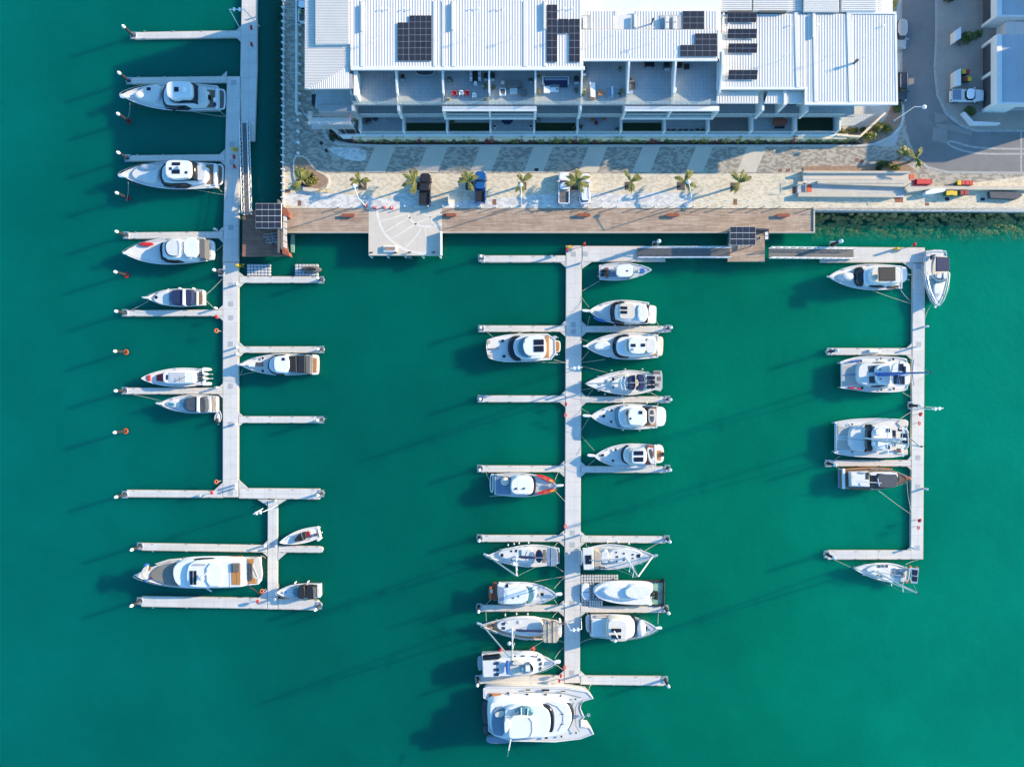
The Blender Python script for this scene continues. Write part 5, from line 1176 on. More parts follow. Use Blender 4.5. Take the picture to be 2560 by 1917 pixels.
b.fenders((.3, .6), -1)
b = Boat('centre_console', 'white open boat with twin black outboards and grey cockpit below the inner gangway', 'motor boat', 'K', (1845, 140), (1335, 162), 176, 1.0, 'fine', rail=False)
b.add('''
P cockpit_floor bluegrey .7 .95 0 0|1398 112 1680 108 1690 200 1398 208
P bait_station brownred .9 1.3 0 0|1398 115 1424 115 1424 212 1398 212
B cooler deckwhite .95 1.35|1450 125 50 30
P windscreen glassblue 1.2 2.2 .15 1|1630 90 1665 100 1680 140 1672 185 1640 208 1625 208
P hardtop gelcoat 2.2 2.5 .03 1|1502 86 1630 78 1662 98 1668 140 1660 180 1630 206 1502 208
E hatch slate 2.5 .06|1608 148 14 9
P bow_cockpit blue .7 1.02 0 1|1728 130 1765 116 1795 148 1765 178 1728 160
B step cream .9 1.1|1722 148 16 26
O outboard black|1372 150 1366 187
R mooring_line rope .25|1335 245 .8 1160 348 .5''')
b = Boat('flybridge_yacht', 'white flybridge yacht with a bright blue cover along its lower bow rail', 'yacht', 'K', (1232, 545), (1822, 562), 242, 1.5)
b.add('''
P blue_cover blue 1.7 1.95 0 1|1268 592 1330 612 1405 642 1390 656 1300 632
B deck_hatch deckwhite 1.7 1.8|1342 545 36 36
P windows glassdark 1.4 2.5 .45 1|1462 548 1478 470 1600 462 1600 650 1480 645
P cabin gelcoat 1.4 2.8 .2 1|1485 550 1502 466 1800 474 1815 560 1795 650 1500 642
P flybridge gelcoat 2.8 3.5 .1 1|1505 550 1515 468 1790 476 1808 560 1788 646 1518 636
P hardtop cream 3.5 3.75 0 1|1530 490 1548 462 1692 466 1692 618 1545 624 1532 590
B solar_panel solar 3.75 3.82|1577 511 66 28 1577 554 66 28
P seat_cover cloth 3.5 3.95 .1 1|1712 486 1785 480 1810 520 1812 590 1785 640 1735 648 1715 600
P aft_rail black 1.5 3.2 0 0|1818 480 1826 485 1812 655 1800 655
P swim_platform gelcoat .4 1.0 0 1|1822 482 1882 490 1898 505 1893 650 1880 668 1818 665
B ladder greydeck 1.0 1.15|1826 568 22 28
P bow_pulpit gelcoat 1.9 2.05 0 1|1158 530 1175 522 1258 532 1258 552 1175 552
R mooring_line rope .25|1232 502 1.6 1150 395 .5
R mooring_line rope .2|1240 590 1.6 1218 688 .5
R mooring_line rope .2|1888 620 .9 1925 690 .5''')
b.fenders((.3, .55, .8), 1)
b = Boat('sport_yacht', 'blunt bowed white yacht with tan aft deck, twin rooftop panels and two grey outboards', 'yacht', 'K', (222, 905), (900, 890), 270, 1.5, outline="222 825 300 802 420 775 560 765 900 765 905 1018 700 1035 420 1048 300 1028 240 1005 218 910")
b.add('''
P windows glassdark 1.4 2.5 .3 1|440 905 452 830 482 798 560 795 560 1018 505 1018 455 980
P cabin gelcoat 1.5 2.7 .2 2|485 900 500 822 560 790 800 778 805 1008 590 1014 510 985
P flybridge_screen glassblue 2.7 3.5 .1 1|532 890 556 822 610 796 650 796 650 990 590 990 540 950
P hardtop gelcoat 3.5 3.8 0 2|578 890 595 815 650 788 800 782 805 985 650 988 600 960
B solar_panel solar 3.8 3.86|738 849 98 54 738 915 98 60
E radar_dome gelcoat 3.8 .3|605 838 16 14
P cockpit_floor tanteak 1.3 1.55 0 0|805 785 840 785 840 1000 740 1002 740 990 805 985
P swim_deck tanteak .9 1.2 0 1|838 842 932 838 946 860 944 930 925 942 850 944
P stern_box gelcoat .3 1.1 0 1|838 832 938 832 952 860 950 935 930 950 840 950
B hatch glassdark 1.62 1.7|382 836 28 26 395 988 28 28
B bow_mat beigecloth 1.62 1.68|246 848 26 40 260 985 30 36
B anchor_track greycloth 1.62 1.7|290 914 110 10
T bow_rail steel 2.2 .03|320 795 228 825 218 905 240 1005 320 1030
O outboard alloy|890 800 900 970
R mooring_line rope .2|295 805 1.5 225 748 .5
R mooring_line rope .2|520 768 1.5 590 745 .5
R mooring_line rope .2|885 1022 1.2 1000 1050 .5
R mooring_line rope .3|560 1042 1.5 1000 1052 .5''')
b = Boat('flybridge_yacht', 'white flybridge yacht with all white hardtop and beige transom strip', 'yacht', 'K', (1192, 888), (1915, 888), 264, 1.6)
b.add('''
P foredeck_cover cloth 1.7 2.2 .15 2|1285 885 1315 850 1435 848 1445 900 1400 918 1300 920
P windows glassdark 1.5 2.6 .5 2|1490 888 1505 812 1560 795 1640 795 1640 985 1560 985 1500 955
P cabin gelcoat 1.5 2.9 .25 2|1502 888 1518 815 1575 795 1905 795 1902 965 1700 985 1565 982 1515 955
P flybridge cream 2.9 3.3 .1 1|1590 860 1610 812 1700 806 1890 808 1890 962 1640 965 1600 930
P seat greydeck 3.3 3.5 0 0|1598 850 1615 820 1628 820 1618 940 1605 930
P hardtop gelcoat 3.8 4.1 .02 2|1622 850 1645 808 1720 804 1790 808 1792 955 1720 965 1650 958 1625 920
P aft_hardtop deckwhite 3.3 3.6 0 1|1792 812 1892 812 1892 958 1792 958
B solar_panel solar 4.1 4.16|1670 880 46 30 1767 878 42 30
E radar_dome gelcoat 4.1 .3|1672 918 16 14
P side_step tanteak 1.5 2.0 0 0|1850 965 1900 960 1900 975 1820 978
P swim_platform cream .4 .8 0 1|1912 790 1955 795 1966 830 1960 960 1945 985 1912 985
P bow_pulpit gelcoat 1.9 2.05 0 1|1165 884 1178 878 1220 882 1220 896 1178 898
E porthole glassdark 1.55 .06|1376 998 14 10 1442 1004 14 9
R mooring_line rope .2|1230 842 1.6 1150 815 .5
R mooring_line rope .2|1230 938 1.6 1150 1040 .5
R mooring_line rope .2|1390 1020 1.5 1158 1050 .5
R mooring_line rope .2|1918 770 1.2 1930 748 .5''')
b = Boat('sailing_yacht', 'white sailing yacht with navy cockpit covers and three solar panels at its stern', 'sailing boat', 'K', (1187, 1258), (1868, 1242), 246, 1.25, 'sail')
b.add('''
P coachroof deckwhite 1.2 1.75 .15 2|1440 1262 1480 1215 1600 1180 1640 1185 1640 1310 1580 1310 1480 1300
B hatch glassdark 1.7 1.8|1470 1212 22 28 1388 1253 28 22 1582 1196 16 16 1606 1300 14 12 1472 1290 18 22
P port_window glassdark 1.6 1.75 0 0|1485 1178 1590 1165 1590 1170 1490 1182
P dodger navy 1.5 2.5 .1 1|1620 1190 1680 1178 1690 1178 1690 1315 1640 1312 1622 1300
P bimini navy 1.9 2.9 .05 1|1700 1170 1780 1164 1782 1322 1690 1318 1745 1260
B cockpit_table tube 1.7 2.2|1750 1240 40 60
P stern_arch gelcoat 2.6 2.75 0 0|1785 1165 1800 1165 1800 1330 1785 1330
B solar_panel solar 2.9 2.96|1842 1200 82 34 1842 1245 82 38 1842 1288 82 34
T arch_rail gelcoat 2.8 .05|1800 1172 1885 1180 1930 1175
T arch_rail gelcoat 2.8 .05|1800 1320 1885 1312 1930 1310
B stern_gear greycloth 1.6 2.2|1900 1150 70 30 1925 1210 34 40 1905 1270 30 30
P swim_platform greydeck .3 .6 0 0|1868 1130 1945 1130 1955 1170 1955 1300 1935 1335 1870 1320
M mast gelcoat 1.6 16 5.5 1.0 .97|1492 1252
R mooring_line rope .2|1415 1150 1.3 1160 1085 .5
R mooring_line rope .2|1280 1300 1.3 1155 1322 .5
R mooring_line rope .2|1275 1312 1.3 1218 1380 .5
R mooring_line rope .2|1830 1340 1.2 1925 1388 .5''')
b.fenders((.15, .4, .6), -1); b.fenders((.45, .7), 1)
b = Boat('flybridge_yacht', 'white flybridge yacht with a grey inflatable standing across its cockpit and rounded stern', 'yacht', 'L', (1247, 157), (1905, 166), 252, 1.5)
b.add('''
B hatch glassdark 1.66 1.74|1377 156 28 28 1455 100 18 24 1452 214 18 24
P windows glassblue 1.4 2.4 .4 1|1505 158 1515 85 1580 72 1580 255 1520 250
P cabin gelcoat 1.4 2.7 .2 1|1522 160 1535 78 1600 66 1800 70 1800 262 1600 265 1545 252
P flybridge cream 2.7 3.1 .1 1|1590 162 1602 92 1640 80 1790 78 1792 250 1625 250 1598 230
P helm brownred 3.1 3.3 0 0|1595 120 1612 95 1618 95 1612 150 1598 150
P hardtop gelcoat 3.6 3.9 .02 2|1618 165 1632 82 1690 74 1775 74 1790 110 1792 200 1778 246 1660 248 1632 235
B solar_panel solar 3.9 3.96|1742 122 34 32
E vent slate 3.9 .12|1642 182 12 12
P cockpit_floor tanteak 1.3 1.55 0 0|1790 70 1890 75 1885 255 1785 255
P davit black 1.6 2.4 0 0|1765 65 1895 72 1895 80 1770 78
P inflatable tube 1.7 2.3 0 2|1820 82 1845 75 1872 80 1888 120 1888 200 1870 235 1850 245 1830 225 1818 180
P inflatable_floor slate 2.3 2.36 0 1|1835 100 1870 98 1874 205 1852 222 1834 190
B seat_tube cream 2.3 2.5|1852 150 40 16
P stern_deck gelcoat .8 1.5 0 1|1895 62 1960 68 1978 90 1978 240 1960 255 1890 262
P swim_platform gelcoat .4 .7 0 1|1955 68 1985 95 1992 140 1990 200 1975 240 1955 245
P bow_pulpit gelcoat 1.9 2.05 0 1|1165 148 1180 138 1262 145 1262 168 1180 168
R mooring_line rope .2|1235 130 1.6 1150 78 .5
R mooring_line rope .2|1232 178 1.6 1145 318 .5
R mooring_line rope .2|1905 52 1.2 1925 28 .5''')
b.fenders((.15, .5), -1); b.fenders((.25, .5), 1)
b = Boat('flybridge_yacht', 'white yacht with twin hardtop solar panels and a white inflatable across its stern', 'yacht', 'L', (1282, 552), (1892, 545), 240, 1.5)
b.add('''
B hatch glassdark 1.66 1.74|1366 543 30 24 1495 488 20 22 1470 597 20 24
P windows glassdark 1.4 2.4 .3 2|1565 540 1580 475 1640 462 1640 622 1600 618 1570 590
P cabin gelcoat 1.4 2.7 .15 2|1572 540 1590 474 1650 460 1800 466 1805 622 1700 640 1610 622 1580 590
P flybridge cream 2.7 3.1 .1 1|1612 540 1625 480 1680 470 1795 476 1800 628 1660 632 1620 605
P hardtop gelcoat 3.6 3.8 .02 1|1655 498 1672 480 1778 482 1790 498 1790 612 1776 628 1668 626 1655 605
B solar_panel solar 3.8 3.86|1722 522 92 42 1722 585 92 44
P cockpit_floor brownred 1.3 1.55 0 0|1795 440 1890 440 1885 635 1790 635
P davit gelcoat 2.0 2.3 0 0|1875 440 1895 440 1895 630 1875 630
P inflatable deckwhite 1.7 2.3 0 2|1805 485 1815 462 1835 470 1870 570 1892 600 1885 630 1850 635 1825 600
P inflatable_floor slate 2.3 2.35 0 1|1820 490 1850 475 1868 560 1848 585
B cooler gelcoat 1.5 2.2|1848 488 36 34
P swim_platform gelcoat .4 .9 0 1|1892 438 1945 440 1970 480 1970 590 1945 618 1892 622
P step_mat tanteak .9 .96 0 0|1902 495 1945 495 1942 595 1902 592
B outboard_spare black .9 1.4|1962 535 20 40
P bow_pulpit gelcoat 1.9 2.05 0 1|1212 540 1225 528 1300 538 1300 560 1225 560
R mooring_line rope .2|1285 498 1.6 1148 345 .5
R mooring_line rope .2|1285 590 1.6 1215 655 .5''')
b = Boat('flybridge_yacht', 'white flybridge yacht facing right with two red kayaks along its bow', 'yacht', 'L', (920, 842), (302, 830), 236, 1.5)
b.add('''
P cockpit_floor bluegrey 1.2 1.55 0 0|315 765 462 765 462 930 315 930
P rail_locker greydeck 1.5 1.7 0 0|320 730 455 748 455 762 320 752
E round_cover cream 1.8 .5|402 800 44 42
P windows glassdark 1.4 2.4 .35 2|700 845 690 770 620 762 620 935 680 932 695 890
P cabin gelcoat 1.4 2.7 .2 2|685 845 676 775 640 758 470 752 462 930 640 935 678 910
P hardtop gelcoat 3.0 3.3 .05 2|670 845 662 782 630 765 470 762 462 925 630 928 662 905
T antenna steel 3.8 .03|528 805 528 915
E dome slate 3.3 .2|515 872 14 12 592 870 14 10
B hatch greydeck 1.66 1.74|818 842 30 28 728 900 22 24
B winch steel 1.7 1.95|865 848 34 20
P swim_platform gelcoat .4 .85 0 1|258 732 295 728 300 735 292 912 262 912 252 840
P step_hole slate .85 .88 0 0|265 750 275 750 273 890 265 890
P transom_glass glassdark 1.0 1.4 0 0|298 735 312 738 308 925 295 920
P bow_pulpit gelcoat 1.9 2.05 0 1|985 836 975 828 905 832 905 856 972 852
R outrigger rope .05|250 948 1.5 440 936 1.5
R mooring_line rope .2|248 790 1.0 215 712 .5
R mooring_line rope .2|898 785 1.6 930 712 .5
R mooring_line rope .2|900 898 1.6 998 1000 .5''')
for x, y, ang, lab in ((805, 772, -.38, 'red and orange kayak on the upper bow rail of a flybridge yacht'), (815, 902, .22, 'red and orange kayak on the lower bow rail of a flybridge yacht')):
    X, Y = CW('L', x, y, 2.1); t = thing('kayak', lab, 'kayak', X, Y, 1.9, 'kayaks on the yacht bow'); c, sn = math.cos(ang), math.sin(ang)
    f = lambda u, v: (X+u*c-v*sn, Y+u*sn+v*c); P_ = [(u*1.75, v*.36*(1-abs(u)**2.2)**.7) for u, v in [(-1+2*i/12, 1) for i in range(13)]]; P_ = P_+[(u, -v) for u, v in P_[::-1]][1:-1]
    MB().loft([[(*f(u*.9, v*.7), 1.92) for u, v in P_], [(*f(u, v), 2.14) for u, v in P_], [(*f(u*.95, v*.8), 2.26) for u, v in P_]]).build('body', 'red', t, True)
    MB().loft([[(*f(.95+u, v), zz) for u, v in ell(0, 0, .42, .15)] for zz in (2.24, 2.29)]).build('bow_patch', 'yellow', t); MB().loft([[(*f(-.2+u, v), zz) for u, v in ell(0, 0, .4, .16)] for zz in (2.24, 2.30)]).build('seat', 'orange', t)
b = Boat('sailing_yacht', 'white sailing yacht with grey blue bimini and dark blue round dodger', 'sailing boat', 'M', (217, 268), (940, 272), 222, 1.25, 'sail')
b.add('''
P coachroof deckwhite 1.2 1.75 .15 2|335 245 380 215 560 195 680 200 680 330 560 335 400 300 345 270
B hatch glassdark 1.7 1.8|376 265 26 30 467 226 18 18 515 223 20 26 468 310 14 14 310 232 12 12
B hatch teal 1.75 1.82|558 245 20 60
P sail_cover navy 2.9 3.2 0 1|540 272 660 278 705 284 705 304 540 300
E dodger navy 1.7 .9|740 275 38 66
T dodger_frame steel 2.4 .04|690 210 672 260 690 330 720 345
P bimini bluegrey 2.9 3.1 .02 1|814 202 860 194 905 200 922 240 925 335 905 375 860 378 812 368
P bimini_fold bluegrey 3.1 3.18 0 0|858 198 864 198 862 374 856 374
P cockpit_floor greyteak 1.0 1.22 0 0|780 210 812 208 812 345 770 345
P stern_gear slate 1.4 1.7 0 0|925 240 940 240 940 330 925 330
M mast gelcoat 1.6 14.9 5.2 1.0 .97|512 272
E radar_dome gelcoat 8.2 .4|490 352 20 20
P bow_roller steel 1.7 1.85 0 1|188 250 200 246 240 262 240 276 200 276
R mooring_line rope .2|905 378 1.2 990 438 .5
R mooring_line rope .2|895 175 1.2 930 138 .5''')
b.fenders((.42, .55, .62, .7), -1)
b = Boat('sailing_yacht', 'white sailing yacht facing right with white stern awning and beige canvas', 'sailing boat', 'M', (1880, 268), (1172, 290), 252, 1.25, 'sail')
b.add('''
P coachroof deckwhite 1.2 1.75 .15 2|1420 230 1560 205 1680 215 1760 250 1740 290 1600 330 1430 345
B hatch glassdark 1.75 1.82|1722 273 32 34 1665 260 16 16 1666 296 14 14 1577 249 16 16 1578 312 16 16 1502 238 14 14 1510 282 20 18 1507 328 14 12
P awning deckwhite 2.6 2.75 0 0|1168 196 1275 192 1280 412 1180 410
B solar_panel solar 2.76 2.82|1228 310 60 88
P side_canvas beigecloth 1.4 2.4 .05 0|1280 210 1350 240 1350 375 1284 408
P dodger deckwhite 1.7 2.4 .1 2|1350 235 1400 215 1425 240 1425 330 1400 345 1350 335
T dodger_frame steel 2.2 .04|1395 212 1440 240 1440 330
P cockpit_window slate 1.5 1.9 0 0|1330 385 1392 385 1395 398 1330 402
P stern_dinghy tube 1.3 1.9 0 2|1130 215 1145 212 1165 230 1168 350 1150 370 1132 330
M mast gelcoat 1.6 14.6 6.2 1.0 .97|1590 285
P bow_roller steel 1.7 1.85 0 1|1915 262 1905 256 1868 262 1868 280 1905 284
R mooring_line rope .2|1785 222 1.3 1930 140 .5
R mooring_line rope .2|1205 180 1.2 1205 140 .5''')
b.fenders((.35, .5, .65), 1)
b = Boat('motor_yacht', 'white motor yacht facing right with brown stern platform and an orange board', 'yacht', 'M', (915, 650), (338, 638), 232, 1.5)
b.add('''
B hatch glassdark 1.68 1.76|770 652 32 30
P cabin gelcoat 1.4 2.4 .15 2|720 640 705 590 640 560 400 548 395 745 560 748 640 735 700 700
P windscreen glassblue 2.0 2.7 .25 2|692 648 680 598 635 580 620 580 620 745 650 735 685 700
P hardtop gelcoat 2.6 3.0 .05 1|332 532 400 555 600 585 632 610 632 680 620 720 560 745 400 750 345 745 330 640
P aft_shade bluegrey 3.0 3.05 0 0|336 570 395 585 395 742 345 740
B vent glassdark 3.0 3.06|424 567 26 34
T antenna steel 3.4 .03|455 560 475 585
E light slate 3.0 .15|488 688 10 8 540 672 8 8
P swim_platform brownred .4 .8 0 1|280 538 330 530 332 718 280 712 274 620
P board orange .9 1.1 0 1|245 578 278 576 276 700 245 700
B board_pad deckwhite 1.1 1.16|270 620 24 38
P bow_pulpit gelcoat 1.9 2.05 0 1|970 650 960 632 900 636 900 664 960 668
R mooring_line rope .2|890 592 1.6 990 485 .5
R mooring_line rope .1|690 528 1.5 990 475 .5
R mooring_line rope .2|890 705 1.6 922 755 .5
R mooring_line rope .2|270 700 .9 218 752 .5''')
b = Boat('covered_boat', 'boat wrapped in a white cover on a black framed lift', 'motor boat', 'M', (1278, 632), (1850, 640), 215, 1.3, 'fine', rail=False, stripe='greycloth')
b.add('''
P cover cloth 1.0 1.75 .12 2|1278 620 1310 570 1400 538 1560 530 1860 540 1865 620 1830 650 1835 740 1790 760 1560 752 1400 722 1310 680
P cover_ridge cloth 1.7 2.4 .5 2|1360 620 1420 590 1560 575 1680 580 1690 690 1560 700 1440 680
P cover_hump cloth 1.7 2.9 .25 2|1590 610 1640 570 1760 565 1840 580 1840 640 1800 690 1680 700 1600 670
E cover_bag cloth 1.2 .5|1820 740 36 22
B engine_well black 1.0 1.5|1850 640 40 60
O outboard black|1895 632 1897 662 1893 690''')
t = thing('boat_lift', 'black tube boat lift with pale green netting under the wrapped boat', 'boat lift', *CW('M', 1900, 640, .5), 0)
for s in ("1480 515 1972 518", "1972 518 1968 758", "1968 758 1870 760", "1560 524 1965 526"):
    p = pts('M', s, .7); MB().tube([(x, y, .7) for x, y in p], .16, 8).build('frame_tube', 'black', t, True)
MB().prism(pts('M', "1820 535 1962 530 1960 750 1800 752", .5), .35, .5).build('netting', 'netgreen', t)
for x, y in ((1972, 518), (1968, 758), (1480, 515), (1972, 640)): X, Y = CW('M', x, y, 1.0); MB().cyl(X, Y, -1, 1.1, .18).build('post', 'black', t)
b = Boat('tender', 'small tender under a tied white cover beside the central walkway', 'tender', 'M', (1192, 548), (1198, 710), 84, .9, 'blunt', rail=False, sheer=.1, hull='cloth')
b.add('''
P cover cloth .8 1.15 .05 2|1160 560 1190 545 1232 555 1238 640 1228 705 1185 708 1158 660
T tie greycloth 1.18 .03|1158 630 1238 632''')
X, Y = CW('M', 1300, 738, .5); m = MB()
for k in range(6): m.box(X-1.1+.38*k, Y-.5, .42, X-.86+.38*k, Y+.5, .62)
tag(m.build('dock_rack', 'offwhite'), 'slatted pale rack on the float dock below the covered tender', 'rack')
b = Boat('sailing_yacht', 'teak decked sailing yacht with ribbed beige bimini and tall mast', 'sailing boat', 'M', (162, 948), (950, 1005), 228, 1.3, 'sail', deck='teakdeck', rail=True)
b.add('''
P coachroof deckwhite 1.25 1.8 .15 2|322 948 370 905 560 878 770 888 780 1062 610 1068 440 1035 335 995
B hatch navy 1.8 1.87|390 943 30 24 390 985 30 26
B hatch navy 1.45 1.55|282 955 30 26 288 998 18 14
B hatch deckwhite 1.85 1.95|430 925 30 16 545 925 16 30
P cockpit_floor greycloth 1.2 1.5 0 0|720 925 780 925 780 1080 700 1065
P bimini beigecloth 2.8 3.0 .03 1|778 916 850 908 925 905 932 1010 928 1128 850 1132 772 1126
P bimini_rib beigecloth 3.0 3.1 0 0|825 912 838 911 838 1128 825 1128
P bimini_rib beigecloth 3.0 3.1 0 0|875 908 888 907 890 1128 876 1128
T bimini_pole black 3.5 .05|800 945 900 912 930 940
T davit black 2.4 .05|870 935 950 940
P sail_cover navy 2.7 3.0 0 1|500 996 640 1004 785 1004 785 1026 640 1028 520 1020
P stern_box gelcoat 1.0 1.6 0 1|930 890 962 900 965 1070 930 1080
B stern_light orange 1.6 1.9|975 940 12 16
M mast gelcoat 1.7 16.3 5.2 1.0 .97|476 988
E radar_dome gelcoat 8.8 .4|447 1135 20 20
E light gelcoat 12 .3|458 1214 9 10
P bow_roller steel 1.7 1.85 0 1|122 930 136 926 180 942 180 956 136 956
R mooring_line rope .2|220 918 1.4 215 822 .5
R mooring_line rope .2|872 880 1.3 920 824 .5
R mooring_line rope .2|925 1108 1.2 990 1125 .5''')
b.fenders((.42, .56, .7), -1)
b = Boat('flybridge_yacht', 'white yacht facing right with cream flybridge, two panels and a tied foredeck cover', 'yacht', 'M', (1902, 985), (1248, 962), 248, 1.5)
b.add('''
E foredeck_cover cloth 1.65 .8|1742 985 50 82
B hatch glassdark 1.7 1.78|1798 982 22 34
P side_deck tanteak 1.4 1.6 0 0|1300 868 1420 862 1420 885 1310 890
P windows glassdark 1.4 2.5 .35 2|1705 970 1700 905 1640 888 1640 1085 1680 1078 1700 1030
P cabin gelcoat 1.4 2.8 .2 2|1685 970 1676 905 1620 888 1400 885 1400 1085 1620 1088 1665 1072 1682 1030
P aft_hardtop deckwhite 2.8 3.0 .05 0|1262 896 1405 894 1405 1068 1262 1064
P side_window greydeck 2.7 2.9 0 0|1290 870 1400 872 1415 885 1290 890
P flybridge cream 2.8 4.0 .1 1|1408 925 1440 888 1590 898 1618 950 1618 1080 1592 1118 1412 1112
P fly_coaming offwhite 4.0 4.2 0 2|1420 930 1445 900 1585 908 1608 955 1606 1070 1585 1100 1425 1098
B solar_panel solar 4.35 4.42|1502 1006 98 34 1500 1070 96 34
T mast_arm gelcoat 4.9 .1|1480 1012 1515 1080
E dome gelcoat 4.2 .3|1488 1112 18 14
P swim_platform gelcoat .4 .8 0 1|1202 862 1240 858 1246 880 1240 1025 1215 1022 1200 980
P transom slate .9 1.5 0 1|1240 880 1256 880 1256 1040 1240 1030
P davit slate 1.6 2.0 0 0|1690 895 1745 930 1735 945 1685 915
P bow_pulpit gelcoat 1.9 2.05 0 1|1955 985 1945 968 1885 972 1885 998 1945 998
R mooring_line rope .2|1912 945 1.6 1918 838 .5
R mooring_line rope .4|1310 1078 1.4 1142 1130 .5
R mooring_line rope .2|1230 860 1.2 1205 828 .5''')
b = Boat('trawler_yacht', 'white trawler yacht facing right with an open grey tan upper deck', 'yacht', 'M', (905, 1318), (178, 1345), 248, 1.7)
b.add('''
P house gelcoat 1.6 3.0 .2 2|180 1310 350 1290 560 1245 700 1250 780 1290 790 1340 740 1410 660 1450 200 1460
P side_window glassdark 2.2 3.03 .1 0|190 1275 345 1256 360 1275 340 1292 190 1302
P side_window glassdark 2.2 3.04 .1 0|650 1255 725 1262 720 1275 665 1270
B side_window glassdark 3.0 3.06|578 1258 40 12 495 1262 34 10 458 1268 20 8
P roof_window slate 3.0 3.08 0 0|725 1290 750 1275 765 1300 740 1312
P roof_window slate 3.0 3.08 0 0|740 1330 765 1318 772 1345 745 1358
P roof_window slate 3.0 3.08 0 0|738 1375 765 1362 765 1385 742 1402
P upper_deck cream 3.0 3.25 .05 2|450 1330 470 1300 560 1296 640 1315 690 1350 690 1410 640 1445 450 1450
P deck_well greydeck 3.25 3.3 0 2|540 1340 600 1325 660 1345 690 1380 670 1430 560 1440
P table cream 3.25 3.8 .0 2|470 1320 540 1310 590 1325 590 1345 480 1350
B helm gelcoat 3.3 4.2|630 1385 44 50
E seat gelcoat 3.3 .7|578 1380 15 15
P fly_screen gelcoat 3.2 3.9 0 1|640 1318 680 1345 695 1385 680 1420 670 1418 682 1385 668 1350
P aft_roof deckwhite 3.0 3.35 0 0|182 1310 340 1300 350 1380 345 1465 190 1468
B roof_hatch navy 3.35 3.42|318 1332 44 26 320 1394 46 28 322 1442 46 30
P boat_cover blue 3.3 4.0 .05 1|412 1325 440 1318 444 1360 442 1432 415 1438
P crane gelcoat 3.3 3.6 0 0|355 1310 400 1310 400 1330 355 1330
P stern_platform greydeck .5 .9 0 1|135 1270 170 1262 180 1300 176 1400 145 1405 132 1340
T stay steel 4.0 .03|350 1230 450 1320
P bow_pulpit gelcoat 2.1 2.3 0 1|955 1315 945 1298 885 1302 885 1336 945 1336
R mooring_line rope .4|895 1285 1.7 978 1178 .5
R mooring_line rope .2|895 1340 1.7 975 1395 .5''')
for x, y, lab in ((362, 1210, 'red ball fender at the left of the trawler yacht'), (678, 1190, 'red ball fender at the right of the trawler yacht')):
    X, Y = CW('M', x, y, .8); tag(MB().sphere(X, Y, .6, .4, 12, 8).build('ball_fender', 'red', None, True), lab, 'fender', 'red ball fenders')
b = Boat('power_catamaran', 'huge white power catamaran with curved foredeck, largest boat in the marina', 'catamaran', 'N', (1230, 1120), (240, 1120), 540, 2.2, outline="238 850 500 852 1000 860 1215 893 1278 962 1185 990 1160 1010 1150 1060 1172 1118 1190 1150 1158 1180 1160 1235 1240 1245 1282 1312 1150 1365 900 1398 470 1392 300 1340 240 1290 232 1120 250 1000 190 965 190 870", sheer=.3)
